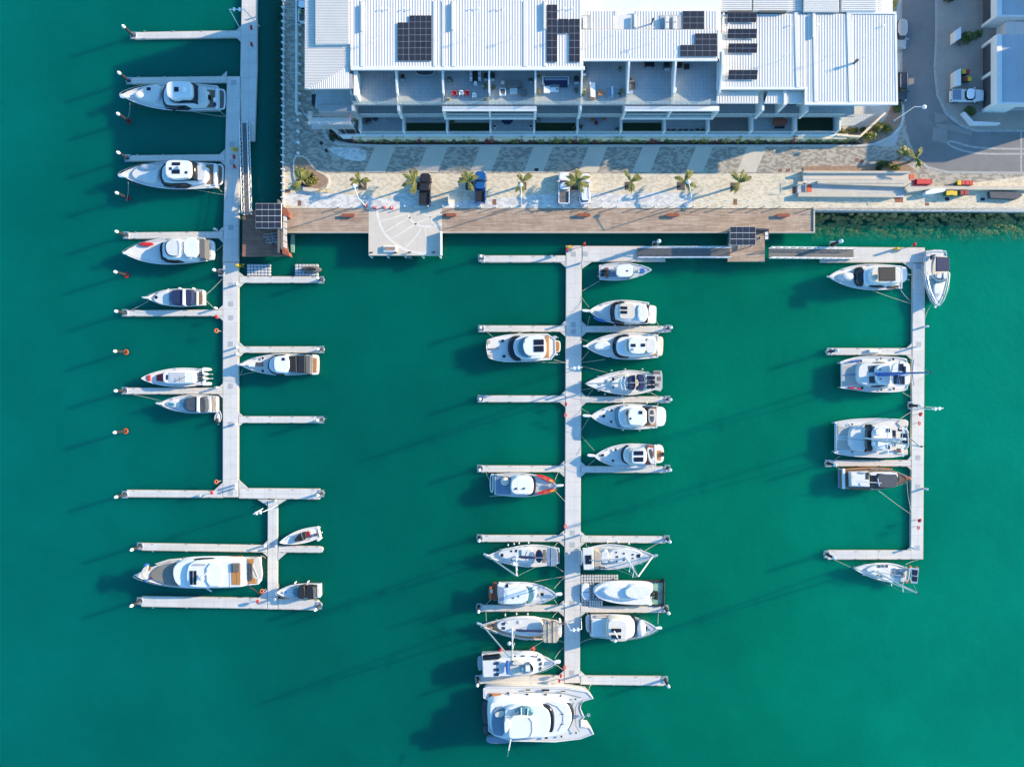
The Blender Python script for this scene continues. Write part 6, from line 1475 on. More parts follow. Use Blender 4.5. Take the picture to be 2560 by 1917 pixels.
b.add('''
P hull_step slate .3 .7 0 1|180 855 238 848 240 965 195 972 178 940
P hull_step slate .3 .7 0 1|180 1000 236 990 236 1225 190 1225 178 1100
P hull_step slate .3 .7 0 1|185 1235 236 1232 242 1330 195 1328
P teak_deck brownred 2.0 2.25 0 0|245 918 425 922 430 908 518 912 518 948 440 978 250 985
B teak_box tanteak 2.2 2.5|322 950 88 44
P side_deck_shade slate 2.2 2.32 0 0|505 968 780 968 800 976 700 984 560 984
T deck_seam greycloth 2.3 .03|520 915 700 905 1000 918 1160 960
T roof_seam greycloth 3.86 .03|820 1010 920 1050 980 1120 980 1200 930 1290
T roof_seam greycloth 5.8 .03|640 1160 670 1200 672 1300 650 1345
B deck_vent slate 3.82 3.9|972 1124 26 6 972 1224 26 6
B cockpit_cover deckwhite 2.2 2.7|472 950 50 60
P superstructure gelcoat 2.2 3.8 .5 2|270 1000 500 985 760 985 900 990 1020 1030 1060 1120 1060 1200 1020 1290 900 1350 420 1370 300 1340 255 1200 258 1060
P saloon_windows glassdark 2.4 3.4 .2 2|905 990 960 988 1040 1030 1082 1110 1082 1180 1035 1282 1000 1282 900 1200
P foredeck_coaming deckwhite 2.3 3.45 .1 2|860 995 930 990 1020 1040 1050 1110 1050 1190 1010 1275 900 1320 840 1320
P upper_windows glassdark 3.6 4.5 .2 2|770 1045 830 1050 875 1100 890 1180 880 1300 848 1305 760 1250
P upper_house gelcoat 3.6 4.6 .1 2|410 1045 700 1030 790 1050 840 1095 858 1180 845 1300 780 1345 420 1368 400 1200
P flybridge_screen glassblue 4.6 5.3 .1 1|495 1120 555 1062 640 1068 690 1110 670 1140 600 1140
P hardtop gelcoat 5.5 5.75 .05 2|455 1150 560 1140 660 1150 688 1200 690 1300 670 1350 560 1365 440 1368 450 1250
P screen_frame gelcoat 5.3 5.45 0 0|560 1060 568 1060 568 1140 560 1140
P screen_frame gelcoat 5.3 5.45 0 0|628 1068 636 1068 630 1140 622 1140
P aft_deck bluegrey 3.6 3.95 0 1|272 1180 300 1060 400 1040 395 1180 400 1345 300 1330 275 1270
P aft_table cream 3.9 4.2 0 1|300 1110 400 1090 395 1150 310 1160
P mast_pod gelcoat 4.6 6.0 .05 1|395 1180 450 1175 455 1250 400 1330
T antenna gelcoat 6.8 .10|462 1370 440 1480
T antenna steel 7.2 .03|440 1460 432 1540
B hatch glassdark 2.45 2.55|622 935 28 24 804 937 30 24 954 944 18 14 1100 975 18 12 812 1357 30 20 962 1345 18 16 1106 1309 16 14
B hatch glassdark 3.45 3.5|930 1110 16 18 931 1243 14 16
B side_port glassdark 2.45 2.52|632 885 46 10 804 887 76 16 980 898 46 8
T trampoline_beam slate 2.6 .04|1130 1000 1100 1060 1105 1240 1140 1300
T trampoline_beam slate 2.6 .04|1165 1000 1140 1060 1145 1100 1170 1135
T bow_gear steel 2.8 .07|1060 1155 1180 1145 1245 1135
B anchor steel 2.7 3.0|1232 1136 26 26
E life_raft gelcoat 2.4 .5|275 998 22 14
P side_dinghy bluegrey .4 1.3 0 1|215 1375 250 1340 440 1372 460 1410 280 1418 230 1400
R mooring_line rope .1|720 910 2.3 940 806 .5
R mooring_line rope .1|1230 890 2.3 1250 830 .5''')
b = Boat('motor_yacht', 'sleek white motor yacht with dark windscreen and black bimini under the east walkway', 'yacht', 'O', (275, 362), (1010, 368), 256, 1.6)
b.add('''
P foredeck_pad deckwhite 1.6 2.0 .1 2|380 360 400 330 530 320 540 400 400 400
E tender deckwhite 2.0 .35|462 362 64 38
T cradle steel 2.2 .04|400 375 430 400 535 408
P windscreen glassdark 1.7 2.5 .3 1|560 355 570 282 635 274 640 434 572 432
P cabin gelcoat 1.6 2.7 .25 1|640 275 990 262 1000 430 760 440 640 434 632 355
P side_glass glassdark 1.7 2.3 .1 1|650 436 760 440 850 458 760 462
P flybridge gelcoat 2.7 3.4 .1 1|695 290 760 268 985 262 998 300 998 400 980 425 760 425 700 400
P fly_deck offwhite 3.4 3.45 0 1|708 300 760 282 985 276 985 410 760 412 712 395
P helm_seat cream 3.4 3.9 0 1|720 345 770 335 770 395 725 390
T rail steel 4.0 .03|712 300 705 345 712 395 760 418
P bimini black 4.7 4.85 .02 0|775 268 944 266 945 402 780 404
T bimini_frame steel 4.6 .03|760 290 772 400 935 418
T radar_arch gelcoat 3.9 .09|945 280 990 310 995 360 985 400 945 415
P cockpit black 1.3 1.66 0 0|862 452 975 446 975 482 868 486
P swim_platform gelcoat .5 .9 0 1|1005 262 1045 268 1060 300 1060 380 1030 415 1005 418
T passerelle steel 1.6 .05|1060 340 1105 345
T flagpole steel 2.0 .03|1045 395 1078 392
P bow_pulpit steel 1.9 2.0 0 1|262 355 270 350 300 356 300 368 268 370
R mooring_line rope .3|700 492 1.5 1120 635 .5
R mooring_line rope .25|995 495 1.2 1120 632 .5''')
b = Boat('cruiser', 'white cruiser pointing down with dark navy bimini, outside the east dock corner', 'motor boat', 'O', (1337, 655), (1345, 105), 238, 1.3, 'fine')
b.add('''
P swim_platform gelcoat .4 1.2 0 1|1262 112 1290 98 1420 100 1430 130 1255 140
T stern_rail steel 1.8 .03|1310 95 1410 100
P cockpit_floor cream 1.2 1.36 0 1|1310 220 1340 150 1470 160 1472 330 1440 400 1330 400 1300 330
P side_seat navy 1.4 1.9 0 1|1295 145 1350 140 1320 170 1300 200
P bimini navy 2.8 2.95 .02 0|1345 166 1474 172 1478 306 1342 308
P seat gelcoat 1.4 1.9 0 1|1345 330 1400 325 1400 375 1350 380
P console gelcoat 1.4 2.0 0 1|1410 320 1455 325 1450 385 1415 385
T windscreen steel 2.1 .05|1302 330 1310 370 1350 398 1400 398 1450 375 1462 330
P windscreen_glass glassblue 1.5 2.0 .1 1|1312 375 1350 396 1400 398 1450 378 1440 405 1390 415 1340 412
P foredeck_pad gelcoat 1.35 1.55 .05 1|1325 425 1400 425 1390 520 1375 600 1345 600 1325 520
B hatch greydeck 1.6 1.66|1350 540 34 30
T bow_rail steel 2.0 .03|1475 330 1470 470 1420 600 1365 650
P bow_pulpit gelcoat 1.7 1.85 0 1|1322 650 1350 650 1345 670 1330 670
R mooring_line rope .3|1298 632 1.3 1232 775 .5''')
CATH = "376 1208 450 1178 560 1150 700 1142 940 1150 1050 1168 1062 1210 1085 1225 1090 1400 1065 1435 1060 1478 950 1502 700 1500 500 1475 376 1455 440 1440 560 1425 560 1232 440 1222"
def sailcat(label, c, hull, bow, stern, beam, spec, z=1.5):
    b = Boat('sailing_catamaran', label, 'catamaran', c, bow, stern, beam, z, outline=hull, sheer=.05); b.add(spec); return b
sailcat('upper sailing catamaran with bright blue sail cover and a red kayak on its lower hull', 'O', CATH, (430, 1325), (1080, 1318), 350, '''
P trampoline netgrey 1.42 1.56 0 0|414 1225 560 1242 560 1418 414 1436
T crossbeam steel 1.5 .10|412 1215 412 1445
P coachroof deckwhite 1.5 2.3 .2 2|572 1320 585 1230 650 1212 860 1195 900 1215 895 1440 860 1450 660 1430 585 1405
P side_window glassdark 1.7 2.35 .1 1|695 1210 780 1200 862 1208 780 1216
P side_window glassdark 1.7 2.35 .1 1|700 1440 780 1430 865 1438 780 1450
P front_window slate 2.3 2.36 0 0|675 1240 740 1235 735 1300 680 1305
P front_window slate 2.3 2.36 0 0|680 1345 735 1340 740 1412 685 1408
P cabin_roof gelcoat 2.4 2.8 .1 1|745 1235 880 1225 895 1260 895 1380 880 1425 760 1412
P hardtop gelcoat 3.4 3.6 .03 2|900 1225 1000 1205 1070 1210 1085 1260 1085 1390 1060 1430 960 1432 905 1410
B solar_panel solar 3.6 3.66|1000 1255 44 72 1030 1275 30 60 940 1378 32 80 980 1380 32 80 1018 1382 32 80
B roof_hatch black 3.6 3.64|952 1345 54 34
T hatch_rail steel 3.9 .04|935 1270 965 1270 970 1215
B hatch glassdark 1.58 1.66|600 1192 24 22 797 1168 16 16 920 1175 20 22 615 1455 22 20 803 1476 16 16 925 1465 20 22
B roof_hatch brownred 2.8 2.86|790 1275 20 14 795 1370 18 14
P sail_cover blue 3.3 3.7 .02 1|740 1300 860 1302 1060 1300 1062 1325 870 1340 760 1342
P deck_cover blue 1.6 1.9 0 1|485 1195 560 1178 615 1175 610 1190 540 1200 490 1208
P kayak red 1.6 1.95 0 1|484 1450 560 1452 620 1465 618 1482 540 1474 488 1464
B kayak_seat deckwhite 1.95 2.0|550 1464 34 10
P rear_step gelcoat .5 .9 0 1|1000 1162 1055 1168 1058 1206 1000 1200
P rear_step gelcoat .5 .9 0 1|990 1455 1058 1440 1056 1478 1000 1495
M mast blue 2.8 18.6 5.6 1.8 .0|762 1318
T forestay blue 1.7 .06|430 1328 760 1320
R mooring_line rope .2|1010 1500 1.3 1110 1555 .5''')
sailcat('lower sailing catamaran with dark windscreen band and bare mast beside the east walkway', 'P',
 "262 180 300 168 420 150 600 142 770 150 862 158 862 205 850 225 870 300 868 372 850 385 858 395 858 440 700 462 420 450 300 430 262 418 292 405 392 395 392 195 292 190", (292, 300), (866, 300), 305, '''
P trampoline netgrey 1.42 1.56 0 0|302 200 390 212 390 285 302 282
P trampoline netgrey 1.42 1.56 0 0|302 320 390 322 390 392 302 398
T crossbeam steel 1.5 .10|292 188 292 408
P coachroof deckwhite 1.5 2.2 .15 1|400 215 540 200 540 410 400 390
P windscreen glassdark 1.9 2.6 .3 1|535 210 585 206 585 402 530 402
P cabin_roof gelcoat 2.0 2.8 .15 1|575 212 680 208 720 220 720 395 680 400 575 398
P hardtop gelcoat 3.2 3.4 .03 1|585 225 720 220 735 260 735 350 720 385 585 390
B roof_box gelcoat 3.4 3.6|625 260 36 30 640 345 36 60
P companion greydeck 2.2 2.6 0 0|735 240 765 240 765 372 735 372
B hatch glassdark 1.62 1.7|485 242 20 18 484 366 20 20 416 192 12 12 416 412 12 12 440 245 8 14 440 268 8 14 440 332 8 14 440 354 8 14
B roof_hatch glassdark 3.42 3.5|706 240 22 30 706 376 22 30
P cockpit cream 1.3 1.56 0 0|770 180 800 160 860 165 858 205 800 215
P cockpit cream 1.3 1.56 0 0|755 395 858 395 856 436 770 430
B solar_panel solar 2.9 2.96|828 283 54 34 828 335 54 30 750 265 26 50
P davit_frame gelcoat 2.6 2.75 0 0|790 225 850 225 870 260 860 265 845 235 795 235
T davit steel 2.9 .05|800 262 865 270
B stern_bag navy 2.0 2.4|800 235 26 26 790 392 24 12
T dinghy_line brownred 1.7 .12|755 400 800 402 802 415
M mast gelcoat 2.8 19.6 5.6 1.8 .0|520 302
R furled_headsail black .0|300 297 1.8 1010 368 18.6
P boom_bag alloy 3.6 3.9 0 1|560 298 700 305 830 310 830 322 700 322 570 318
R mooring_line rope .2|800 150 1.3 885 95 .5
R mooring_line rope .2|325 440 1.3 275 480 .5''')
b = Boat('trawler', 'wooden decked trawler with dark tarpaulin over its wheelhouse, facing the east walkway', 'motor boat', 'P', (858, 622), (335, 625), 178, 1.4, 'motor', hull='tanteakline', deck='teak', stripe='brownred')
b.add('''
P rail_cap tanteak 1.45 1.52 0 0|350 548 600 534 740 545 740 552 600 542 350 556
P swim_platform bluegrey .4 .8 0 0|308 545 338 548 338 705 310 700
P stern_rail gelcoat 1.4 1.7 0 0|338 545 360 546 362 708 340 706
P cabin deckwhite 1.4 2.3 .05 0|405 575 552 570 555 690 408 688
B cabin_vent cream 2.3 2.4|420 605 24 12
P cabin_hatch bluegrey 2.3 2.4 0 1|460 572 530 575 510 590 465 585
P doorway black 1.5 2.35 0 0|522 575 550 572 552 632 522 632
P sun_roof offwhite 2.0 2.4 0 1|552 572 770 572 780 600 780 620 612 582 612 600 556 600
P cockpit_floor teak 1.2 1.5 0 0|556 600 612 585 612 690 556 690
P tarpaulin slate 1.6 2.6 .08 1|614 588 740 580 775 595 780 640 770 695 720 698 614 694
P tarpaulin_white cloth 2.6 2.64 0 1|620 582 770 578 775 590 700 592
T boom alloy 3.2 .07|445 645 650 660
T boom_cross gelcoat 3.3 .06|620 625 632 685
P bow_hatch slate 1.6 1.9 0 0|782 602 798 602 798 642 782 642
P bowsprit brownred 1.8 2.0 0 0|840 608 892 612 892 628 840 636
R mooring_line rope .3|620 715 1.3 888 912 .5
R mooring_line rope .3|852 650 1.5 885 880 .5
R mooring_line rope .2|330 552 1.3 275 528 .5''')
b = Boat('sailing_yacht', 'small white sailing yacht lying at a slant below the foot finger of the east dock', 'sailing boat', 'P', (412, 1332), (872, 1392), 150, 1.1, 'sail')
b.add('''
P coachroof deckwhite 1.1 1.6 .1 2|520 1345 600 1310 720 1312 720 1410 640 1412 560 1380
B port_window slate 1.6 1.68|630 1322 18 20 660 1320 18 20 693 1320 20 20 622 1394 14 10 650 1400 14 10 684 1408 14 8
B hatch greycloth 1.4 1.48|545 1350 18 22
B hatch cream 1.6 1.68|632 1360 16 14
P cockpit_floor greydeck .9 1.12 0 0|705 1345 840 1342 838 1412 770 1420 710 1410
T cockpit_gear black 1.3 .06|710 1360 760 1390 800 1370 835 1400
P seat_back offwhite 1.2 1.5 0 0|760 1335 840 1338 840 1345 760 1345
T pushpit gelcoat 2.0 .06|880 1325 870 1400 890 1455
B stern_ring orange 1.5 1.9|885 1330 14 20 935 1338 14 20 892 1448 16 18 850 1450 16 12
B solar_panel solar 2.0 2.06|915 1372 44 44 912 1422 44 40
P stern_frame steel 1.9 1.98 0 0|885 1335 948 1340 935 1460 890 1455
M mast gelcoat 1.5 15.0 4.0 .9 .97|586 1356
R mooring_line rope .2|405 1330 1.3 262 1265 .5
R mooring_line rope .2|840 1308 1.1 945 1268 .5''')
# ------------------------------------------------------------ gangways, kiosks, quay furniture, vehicles, plants
def gangway(c, x0, y0, x1, y1, wpx, z0, z1, lab):
    a = Vector((*CW(c, x0, y0, z0), z0)); b = Vector((*CW(c, x1, y1, z1), z1)); t = thing('gangway', lab, 'gangway', a.x, a.y, ZD, 'aluminium gangways to the docks')
    d = (b-a); L_ = d.length; u = Vector((d.x, d.y)).normalized(); n = Vector((-u.y, u.x)); w_ = wpx/CROPS[c][2]*S/2
    def P(f, s_, dz): v = a+d*f; return (v.x+n.x*w_*s_, v.y+n.y*w_*s_, v.z+dz)
    MB().loft([[P(0, -1, .05), P(0, 1, .05), P(0, 1, .13), P(0, -1, .13)], [P(1, -1, .05), P(1, 1, .05), P(1, 1, .13), P(1, -1, .13)]]).build('ramp_deck', 'greycloth', t)
    N_ = int(L_/1.3)
    for s_ in (-1, 1):
        m = MB(); m.tube([P(0, s_*1.02, .1), P(1, s_*1.02, .1)], .06, 6); m.tube([P(0, s_*1.06, 1.25), P(1, s_*1.06, 1.25)], .065, 6)
        for k in range(N_+1): m.tube([P(k/N_, s_*1.02, .1), P(k/N_, s_*1.06, 1.25)], .04, 5)
        for k in range(N_): m.tube([P(k/N_, s_*1.02, .1), P((k+1)/N_, s_*1.06, 1.25)], .035, 5)
        m.build('truss', 'pilewhite', t)
    return t
gangway('A', 1430, 1065, 1452, 1855, 62, .65, 2.1, 'gangway running down the photo between the kiosk deck and the west walkway')
gangway('G', 1012, 1010, 1808, 1010, 82, .65, 2.1, 'inner gangway left of the gate kiosk, partly in the kiosk shadow')
gangway('V', 735, 1019, 5, 1012, 82, .65, 2.1, 'east gangway right of the gate kiosk, fully sunlit')
# west kiosk deck
kd = thing('kiosk_deck', 'timber kiosk deck with screens and seats beside the west gangway', 'deck', *CW('E', 1600, 450, 1.9), 0)
MB().prism(pts('E', "1402 225 1740 225 1800 620 1400 625", 2.0), 1.6, 2.0).build('deck', 'boardsred', kd)
MB().prism(pts('E', "1735 160 1745 160 1745 610 1735 610", 2.0), 1.9, 4.2).build('back_wall', 'slate', kd)
for i, s in enumerate(("1745 200 1800 235 1800 285 1745 262", "1745 545 1800 590 1805 620 1745 600")): MB().prism(pts('E', s, 3.6), 1.9, 3.6).build('timber_screen', 'brownred', kd)
for k in range(5): MB().prism(pts('E', [1752, 265+k*56, 1783, 278+k*58, 1783, 326+k*58, 1752, 318+k*56], 3.5), 3.4, 3.5).build('roof_pane', 'offwhite', kd)
X, Y = CW('E', 1620, 270, 4.6); q = S*(H-4.6)/H/3.45
def kiosk_roof(parent, c, x0, y0, x1, y1, nx, ny, z):
    a = CW(c, x0, y0, z); b = CW(c, x1, y1, z); f = MB().box(a[0], b[1], z-.2, b[0], a[1], z).build('roof_frame', 'pilewhite', parent)
    for i in range(nx):
        for j in range(ny):
            x, X2 = a[0]+(b[0]-a[0])*i/nx+.04, a[0]+(b[0]-a[0])*(i+1)/nx-.04; y, Y2 = b[1]+(a[1]-b[1])*j/ny+.04, b[1]+(a[1]-b[1])*(j+1)/ny-.04
            MB().box(x, y, z-.01, X2, Y2, z+.03).build('solar_panel', 'solarcell', f)
    for x in (a[0]+.2, b[0]-.2):
        for y in (b[1]+.2, a[1]-.2): MB().cyl(x, y, 1.9, z-.15, .08).build('post', 'slate', parent)
kiosk_roof(kd, 'E', 1515, 168, 1737, 382, 4, 4, 4.6)
for x, y in ((1405, 240), (1405, 610), (1780, 610)): X, Y = CW('E', x, y, 1); MB().cyl(X, Y, -4.8, 1.7, .25).build('support_pile', 'pilesteel', kd)
# gate kiosk of the middle
gk = thing('gate_kiosk', 'gate kiosk with a solar panel roof at the head of both inner gangways', 'kiosk', *CW('G', 1950, 1000, 1.9), 0)
MB().prism(pts('G', "1800 830 2110 830 2112 1083 1792 1083", 2.0), 1.65, 2.0).build('deck', 'boards', gk)
MB().prism(pts('G', "2040 795 2148 800 2148 812 2040 808", 4.0), 1.95, 4.0).build('back_wall', 'slate', gk)
MB().prism(pts('G', "2108 800 2148 800 2148 890 2108 905", 3.8), 3.7, 3.8).build('roof_pane', 'slate', gk)
for k in range(2): MB().prism(pts('G', [2113, 830+k*34, 2140, 828+k*34, 2140, 856+k*34, 2113, 858+k*34], 3.83), 3.78, 3.83).build('skylight', 'offwhite', gk)
kiosk_roof(gk, 'G', 1812, 782, 2033, 942, 4, 3, 4.6)
for x, y in ((1798, 1070), (2105, 1070)): X, Y = CW('G', x, y, 1); MB().cyl(X, Y, -4.8, 1.9, .22).build('support_pile', 'pilesteel', gk)
gp = MB().prism(pts('G', "1800 820 1808 820 1808 930 1800 930", 2.1), 1.9, 3.2); tag(gp.build('gate_screen', 'slate'), 'dark security screen at the left of the gate kiosk', 'screen')
# carts on the kiosk decks
cart = None
for c, x, y, rz, lab in (('E', 1640, 450, 0, 'single marina trolley under the west kiosk roof, leftmost'), ('E', 1695, 440, .1, 'marina trolley against the west kiosk wall, upper right'), ('E', 1662, 493, .2, 'marina trolley in the lower left of the west kiosk group'), ('E', 1712, 493, -.1, 'marina trolley in the lower right of the west kiosk group'), ('G', 2050, 880, 1.57, 'upright marina trolley beside the gate kiosk roof')):
    X, Y = CW(c, x, y, 2.4)
    if cart is None:
        t = cart = thing('trolley', lab, 'trolley', X, Y, 2.0, 'marina trolleys'); m = MB()
        for zz in (2.25, 2.75): m.tube([(X-.45, Y-.3, zz), (X+.45, Y-.3, zz), (X+.45, Y+.3, zz), (X-.45, Y+.3, zz), (X-.45, Y-.3, zz)], .035)
        for k in range(5): m.tube([(X-.45+.22*k, Y-.3, 2.25), (X-.45+.22*k, Y+.3, 2.25)], .02)
        m.tube([(X-.45, Y-.3, 2.75), (X-.85, Y-.25, 2.95), (X-.85, Y+.25, 2.95), (X-.45, Y+.3, 2.75)], .035); m.build('basket', 'steel', t)
        MB().loft([[(X+.35*math.cos(a)*.7, Y+sy, 2.25+.25*math.sin(a)) for a in [2*math.pi*i/10 for i in range(10)]] for sy in (-.36, -.30)]).build('wheel', 'rubber', t)
        MB().loft([[(X+.35*math.cos(a)*.7, Y+sy, 2.25+.25*math.sin(a)) for a in [2*math.pi*i/10 for i in range(10)]] for sy in (.30, .36)]).build('wheel', 'rubber', t)
    else: copy_tree(cart, x=X, y=Y, label=lab, rz=rz)
X, Y = CW('E', 1832, 515, .1); tag(MB().prism(pts('E', "1818 435 1848 435 1850 470 1846 590 1820 590 1815 500", .3), -.2, .3).build('floating_step', 'netgreen'), 'weathered floating step beside the west kiosk deck', 'pontoon')

# benches
def bench(c, x, y, lab, wood='brownred', lx=2.15, ly=.55, pal=False):
    X, Y = CW(c, x, y, ZP+.45); t = thing('bench', lab, 'bench', X, Y, ZP, 'benches on the waterfront')
    if pal: MB().obox(X, Y, ZP, lx+.5, ly+.45, .42, 0, .04).build('base', 'render', t)
    else:
        for s_ in (-.75, .75): MB().obox(X+s_, Y, ZP, .12, ly-.1, .38).build('leg', 'rust', t)
    m = MB()
    for k in range(5): m.obox(X, Y-ly/2+.055+k*ly/5, ZP+.39 if not pal else ZP+.43, lx, ly/5-.02, .07)
    m.build('seat', wood, t)
bench('F', 587, 684, 'red timber bench left of the pale jetty'); bench('F', 1465, 681, 'red timber bench right beside the pale jetty')
bench('G', 552, 681, 'red timber bench below the parked white wagon'); bench('G', 1320, 681, 'red timber bench under the shadow of two palms'); bench('V', 132, 684, 'red timber bench nearest the east end of the boardwalk')
bench('F', 948, 972, 'pale based bench with grey timber seat near the jetty edge', 'boards', 1.7, .6, True)
# jetty and boardwalk edge fittings
for i, (x, y) in enumerate(((790, 1008), (1000, 1008), (1120, 1006), (1325, 1006))):
    X, Y = CW('F', x, y, ZP); t = thing('mooring_bollard', f'dark mooring bollard on the pale jetty edge, {["first","second","third","fourth"][i]} from the left', 'bollard', X, Y, ZP, 'mooring bollards on the jetty')
    MB().cyl(X, Y, ZP, ZP+.4, .11, .09).build('post', 'rubber', t); MB().tube([(X-.3, Y, ZP+.4), (X+.3, Y, ZP+.4)], .09, 8).build('horn', 'rubber', t)
for i, (x, y) in enumerate(((785, 1040), (930, 1040), (1080, 1038), (1230, 1040), (1382, 1042))):
    X, Y = CW('F', x, y, 1.2); tag(MB().cyl(X, Y, -4, 1.9, .16).build('fender_pile', 'offwhite'), f'pale fender pile in front of the jetty, {["leftmost","second from the left","middle one","second from the right","rightmost"][i]}', 'pile', 'fender piles of the jetty')
tag(ribbon(pts('F', "1388 820 1388 1028", ZP+.9), .25, ZP, ZP+.9).build('jetty_screen', 'pilewhite'), 'thin white edge screen on the right side of the pale jetty', 'screen')
X, Y = CW('F', 1112, 1036, ZP); m = MB()
for d in (-.3, .3): m.tube([(X+d, Y+.4, ZP+.8), (X+d, Y, ZP+.85), (X+d, Y-.1, -.5)], .03)
for k in range(4): m.tube([(X-.3, Y-.08, .3+k*.5), (X+.3, Y-.08, .3+k*.5)], .025)
tag(m.build('boarding_ladder', 'steel'), 'steel ladder at the lower edge of the pale jetty', 'ladder')

# bollards along the boardwalk: white domed cylinders
bol = None; xs_ = [('F', v, 604) for v in (745-130, 498, 1072, 1275, 1402, 1530, 1730, 1860, 1986)]+[('G', v, 603) for v in (118, 246, 376, 586, 712, 838, 1042, 1165, 1292, 1502, 1628, 1757, 1975, 2115)]+[('V', 112, 603), ('V', 400, 612)]
for i, (c, x, y) in enumerate(xs_):
    X, Y = CW(c, x, y, ZP+1.05)
    near = ['near the floodlit palm', 'close to the west planter', 'behind the brown pickup', 'right of the brown pickup', 'by the jetty corner', 'left of the blue pickup', 'right of the blue pickup', 'beside the rusty access cover', 'below the palm with a lamp', 'far left of the white pickup', 'left of the white pickup', 'behind the white pickup', 'behind the white wagon', 'just right of the white wagon', 'between the wagon and the next palm', 'below the third palm from the east', 'left of the second palm from the east', 'at the lamp of the second palm', 'between two eastern palms', 'below the eastmost palm', 'right below the eastmost palm', 'left of the ramp railing', 'by the ramp railing', 'at the steps foot', 'at the boardwalk east corner'][i]
    lab = 'slim grey bollard on the boardwalk line '+near
    if bol is None:
        t = bol = thing('bollard', lab, 'bollard', X, Y, ZP, 'bollards along the boardwalk'); MB().cyl(X, Y, ZP, ZP+1.0, .075).build('post', 'rendergrey', t, True); MB().sphere(X, Y, ZP+1.03, .1).build('cap', 'pilewhite', t, True)
    else: copy_tree(bol, x=X, y=Y, label=lab)
for i, (x, y, lab) in enumerate(((732, 598, 'red plastic barrier post at the lamp foot'), (812, 614, 'red traffic cone, left of three by the jetty'), (892, 610, 'red traffic cone, middle of three by the jetty'), (958, 616, 'red traffic cone, right of three by the jetty'))):
    X, Y = CW('F', x, y, ZP+.6); t = thing('traffic_cone', lab, 'cone', X, Y, ZP, 'red cones at the jetty'); MB().obox(X, Y, ZP, .5, .5, .06).build('foot', 'red', t); MB().cyl(X, Y, ZP+.06, ZP+.85, .2, .05).build('cone', 'red', t, True); MB().cyl(X, Y, ZP+.45, ZP+.6, .135, .11).build('band', 'pilewhite', t, True)
# small white paving studs and drain covers
for i in range(13):
    X, Y = CW('G', 150+i*0+[0, 65, 128, 570, 640, 710, 1355, 1420, 1485, 1640, 1668, 1760, 1830][i], 558, ZP)
    MBx = MB().obox(X, Y, ZP, .55, .10, .06); o = MBx.build('wheel_stop', 'pilewhite'); tag(o, 'small white paving stud '+['left of the white pickup, first of three', 'left of the white pickup, middle of three', 'left of the white pickup, nearest it', 'right of the white wagon, nearest it', 'right of the white wagon, second', 'right of the white wagon, third', 'left of the lamp by the second eastern palm', 'at the lamp by the second eastern palm', 'right of the lamp by the second eastern palm', 'left of the cover below the eastmost palm', 'touching the cover below the eastmost palm', 'right of the cover below the eastmost palm', 'two right of the cover below the eastmost palm'][i], 'paving stud', 'white paving studs')
for c, s, mt_, lab in (('F', "45 462 90 462 90 492 45 492", 'rust', 'rusty access cover nearest the west parapet'), ('F', "153 557 184 557 184 603 153 603", 'rust', 'upright rusty access cover near the boardwalk west end'), ('F', "1833 546 1866 546 1866 596 1833 596", 'rust', 'rusty access cover right of the blue pickup'),
        ('G', "1840 545 1873 545 1873 594 1840 594", 'rust', 'rusty access cover below the eastmost palm'), ('V', "87 285 120 285 120 310 87 310", 'rust', 'left of the two rusty covers near the ramp'), ('V', "155 285 189 285 189 310 155 310", 'rust', 'right of the two rusty covers near the ramp'),
        ('G', "124 280 160 280 160 304 124 304", 'darkgrate', 'black drain grate at the edge of the building shadow'), ('B', "337 1230 355 1215 375 1240 357 1258", 'darkgrate', 'black diamond grate near the corner planter, upper'), ('B', "380 1295 398 1280 418 1305 398 1320", 'darkgrate', 'black diamond grate near the corner planter, lower'),
        ('V', "1527 530 1562 530 1562 557 1527 557", 'darkgrate', 'black drain grate below the yellow bins'), ('V', "1833 534 1870 534 1870 560 1833 560", 'darkgrate', 'black drain grate right of the dark red bins'), ('V', "1355 575 1388 575 1388 602 1355 602", 'rust', 'rusty cover near the east parapet')):
    tag(MB().prism(pts(c, s, ZP), ZP-.05, ZP+.018).build('access_cover', mt_), lab, 'cover')
for x, y, lab in ((767, 208, 'left of the two round manhole covers'), (810, 220, 'right of the two round manhole covers')): X, Y = CW('V', x, y, ZP); tag(MB().cyl(X, Y, ZP-.05, ZP+.02, .33, n=20).build('manhole_cover', 'rust'), lab, 'cover')
for i, (x, y) in enumerate(((152, 1033), (152, 1130), (152, 1226), (152, 1318))):
    X, Y = CW('B', x, y, ZP+.6); t = thing('stone_bollard', f'pale rounded concrete bollard on the west lane, {["topmost","second from the top","third from the top","lowest"][i]}', 'bollard', X, Y, ZP, 'concrete bollards on the west lane')
    MB().cyl(X, Y, ZP, ZP+.55, .22).dome(X, Y, ZP+.55, .22, .22, .15).build('post', 'pilewhite', t, True)
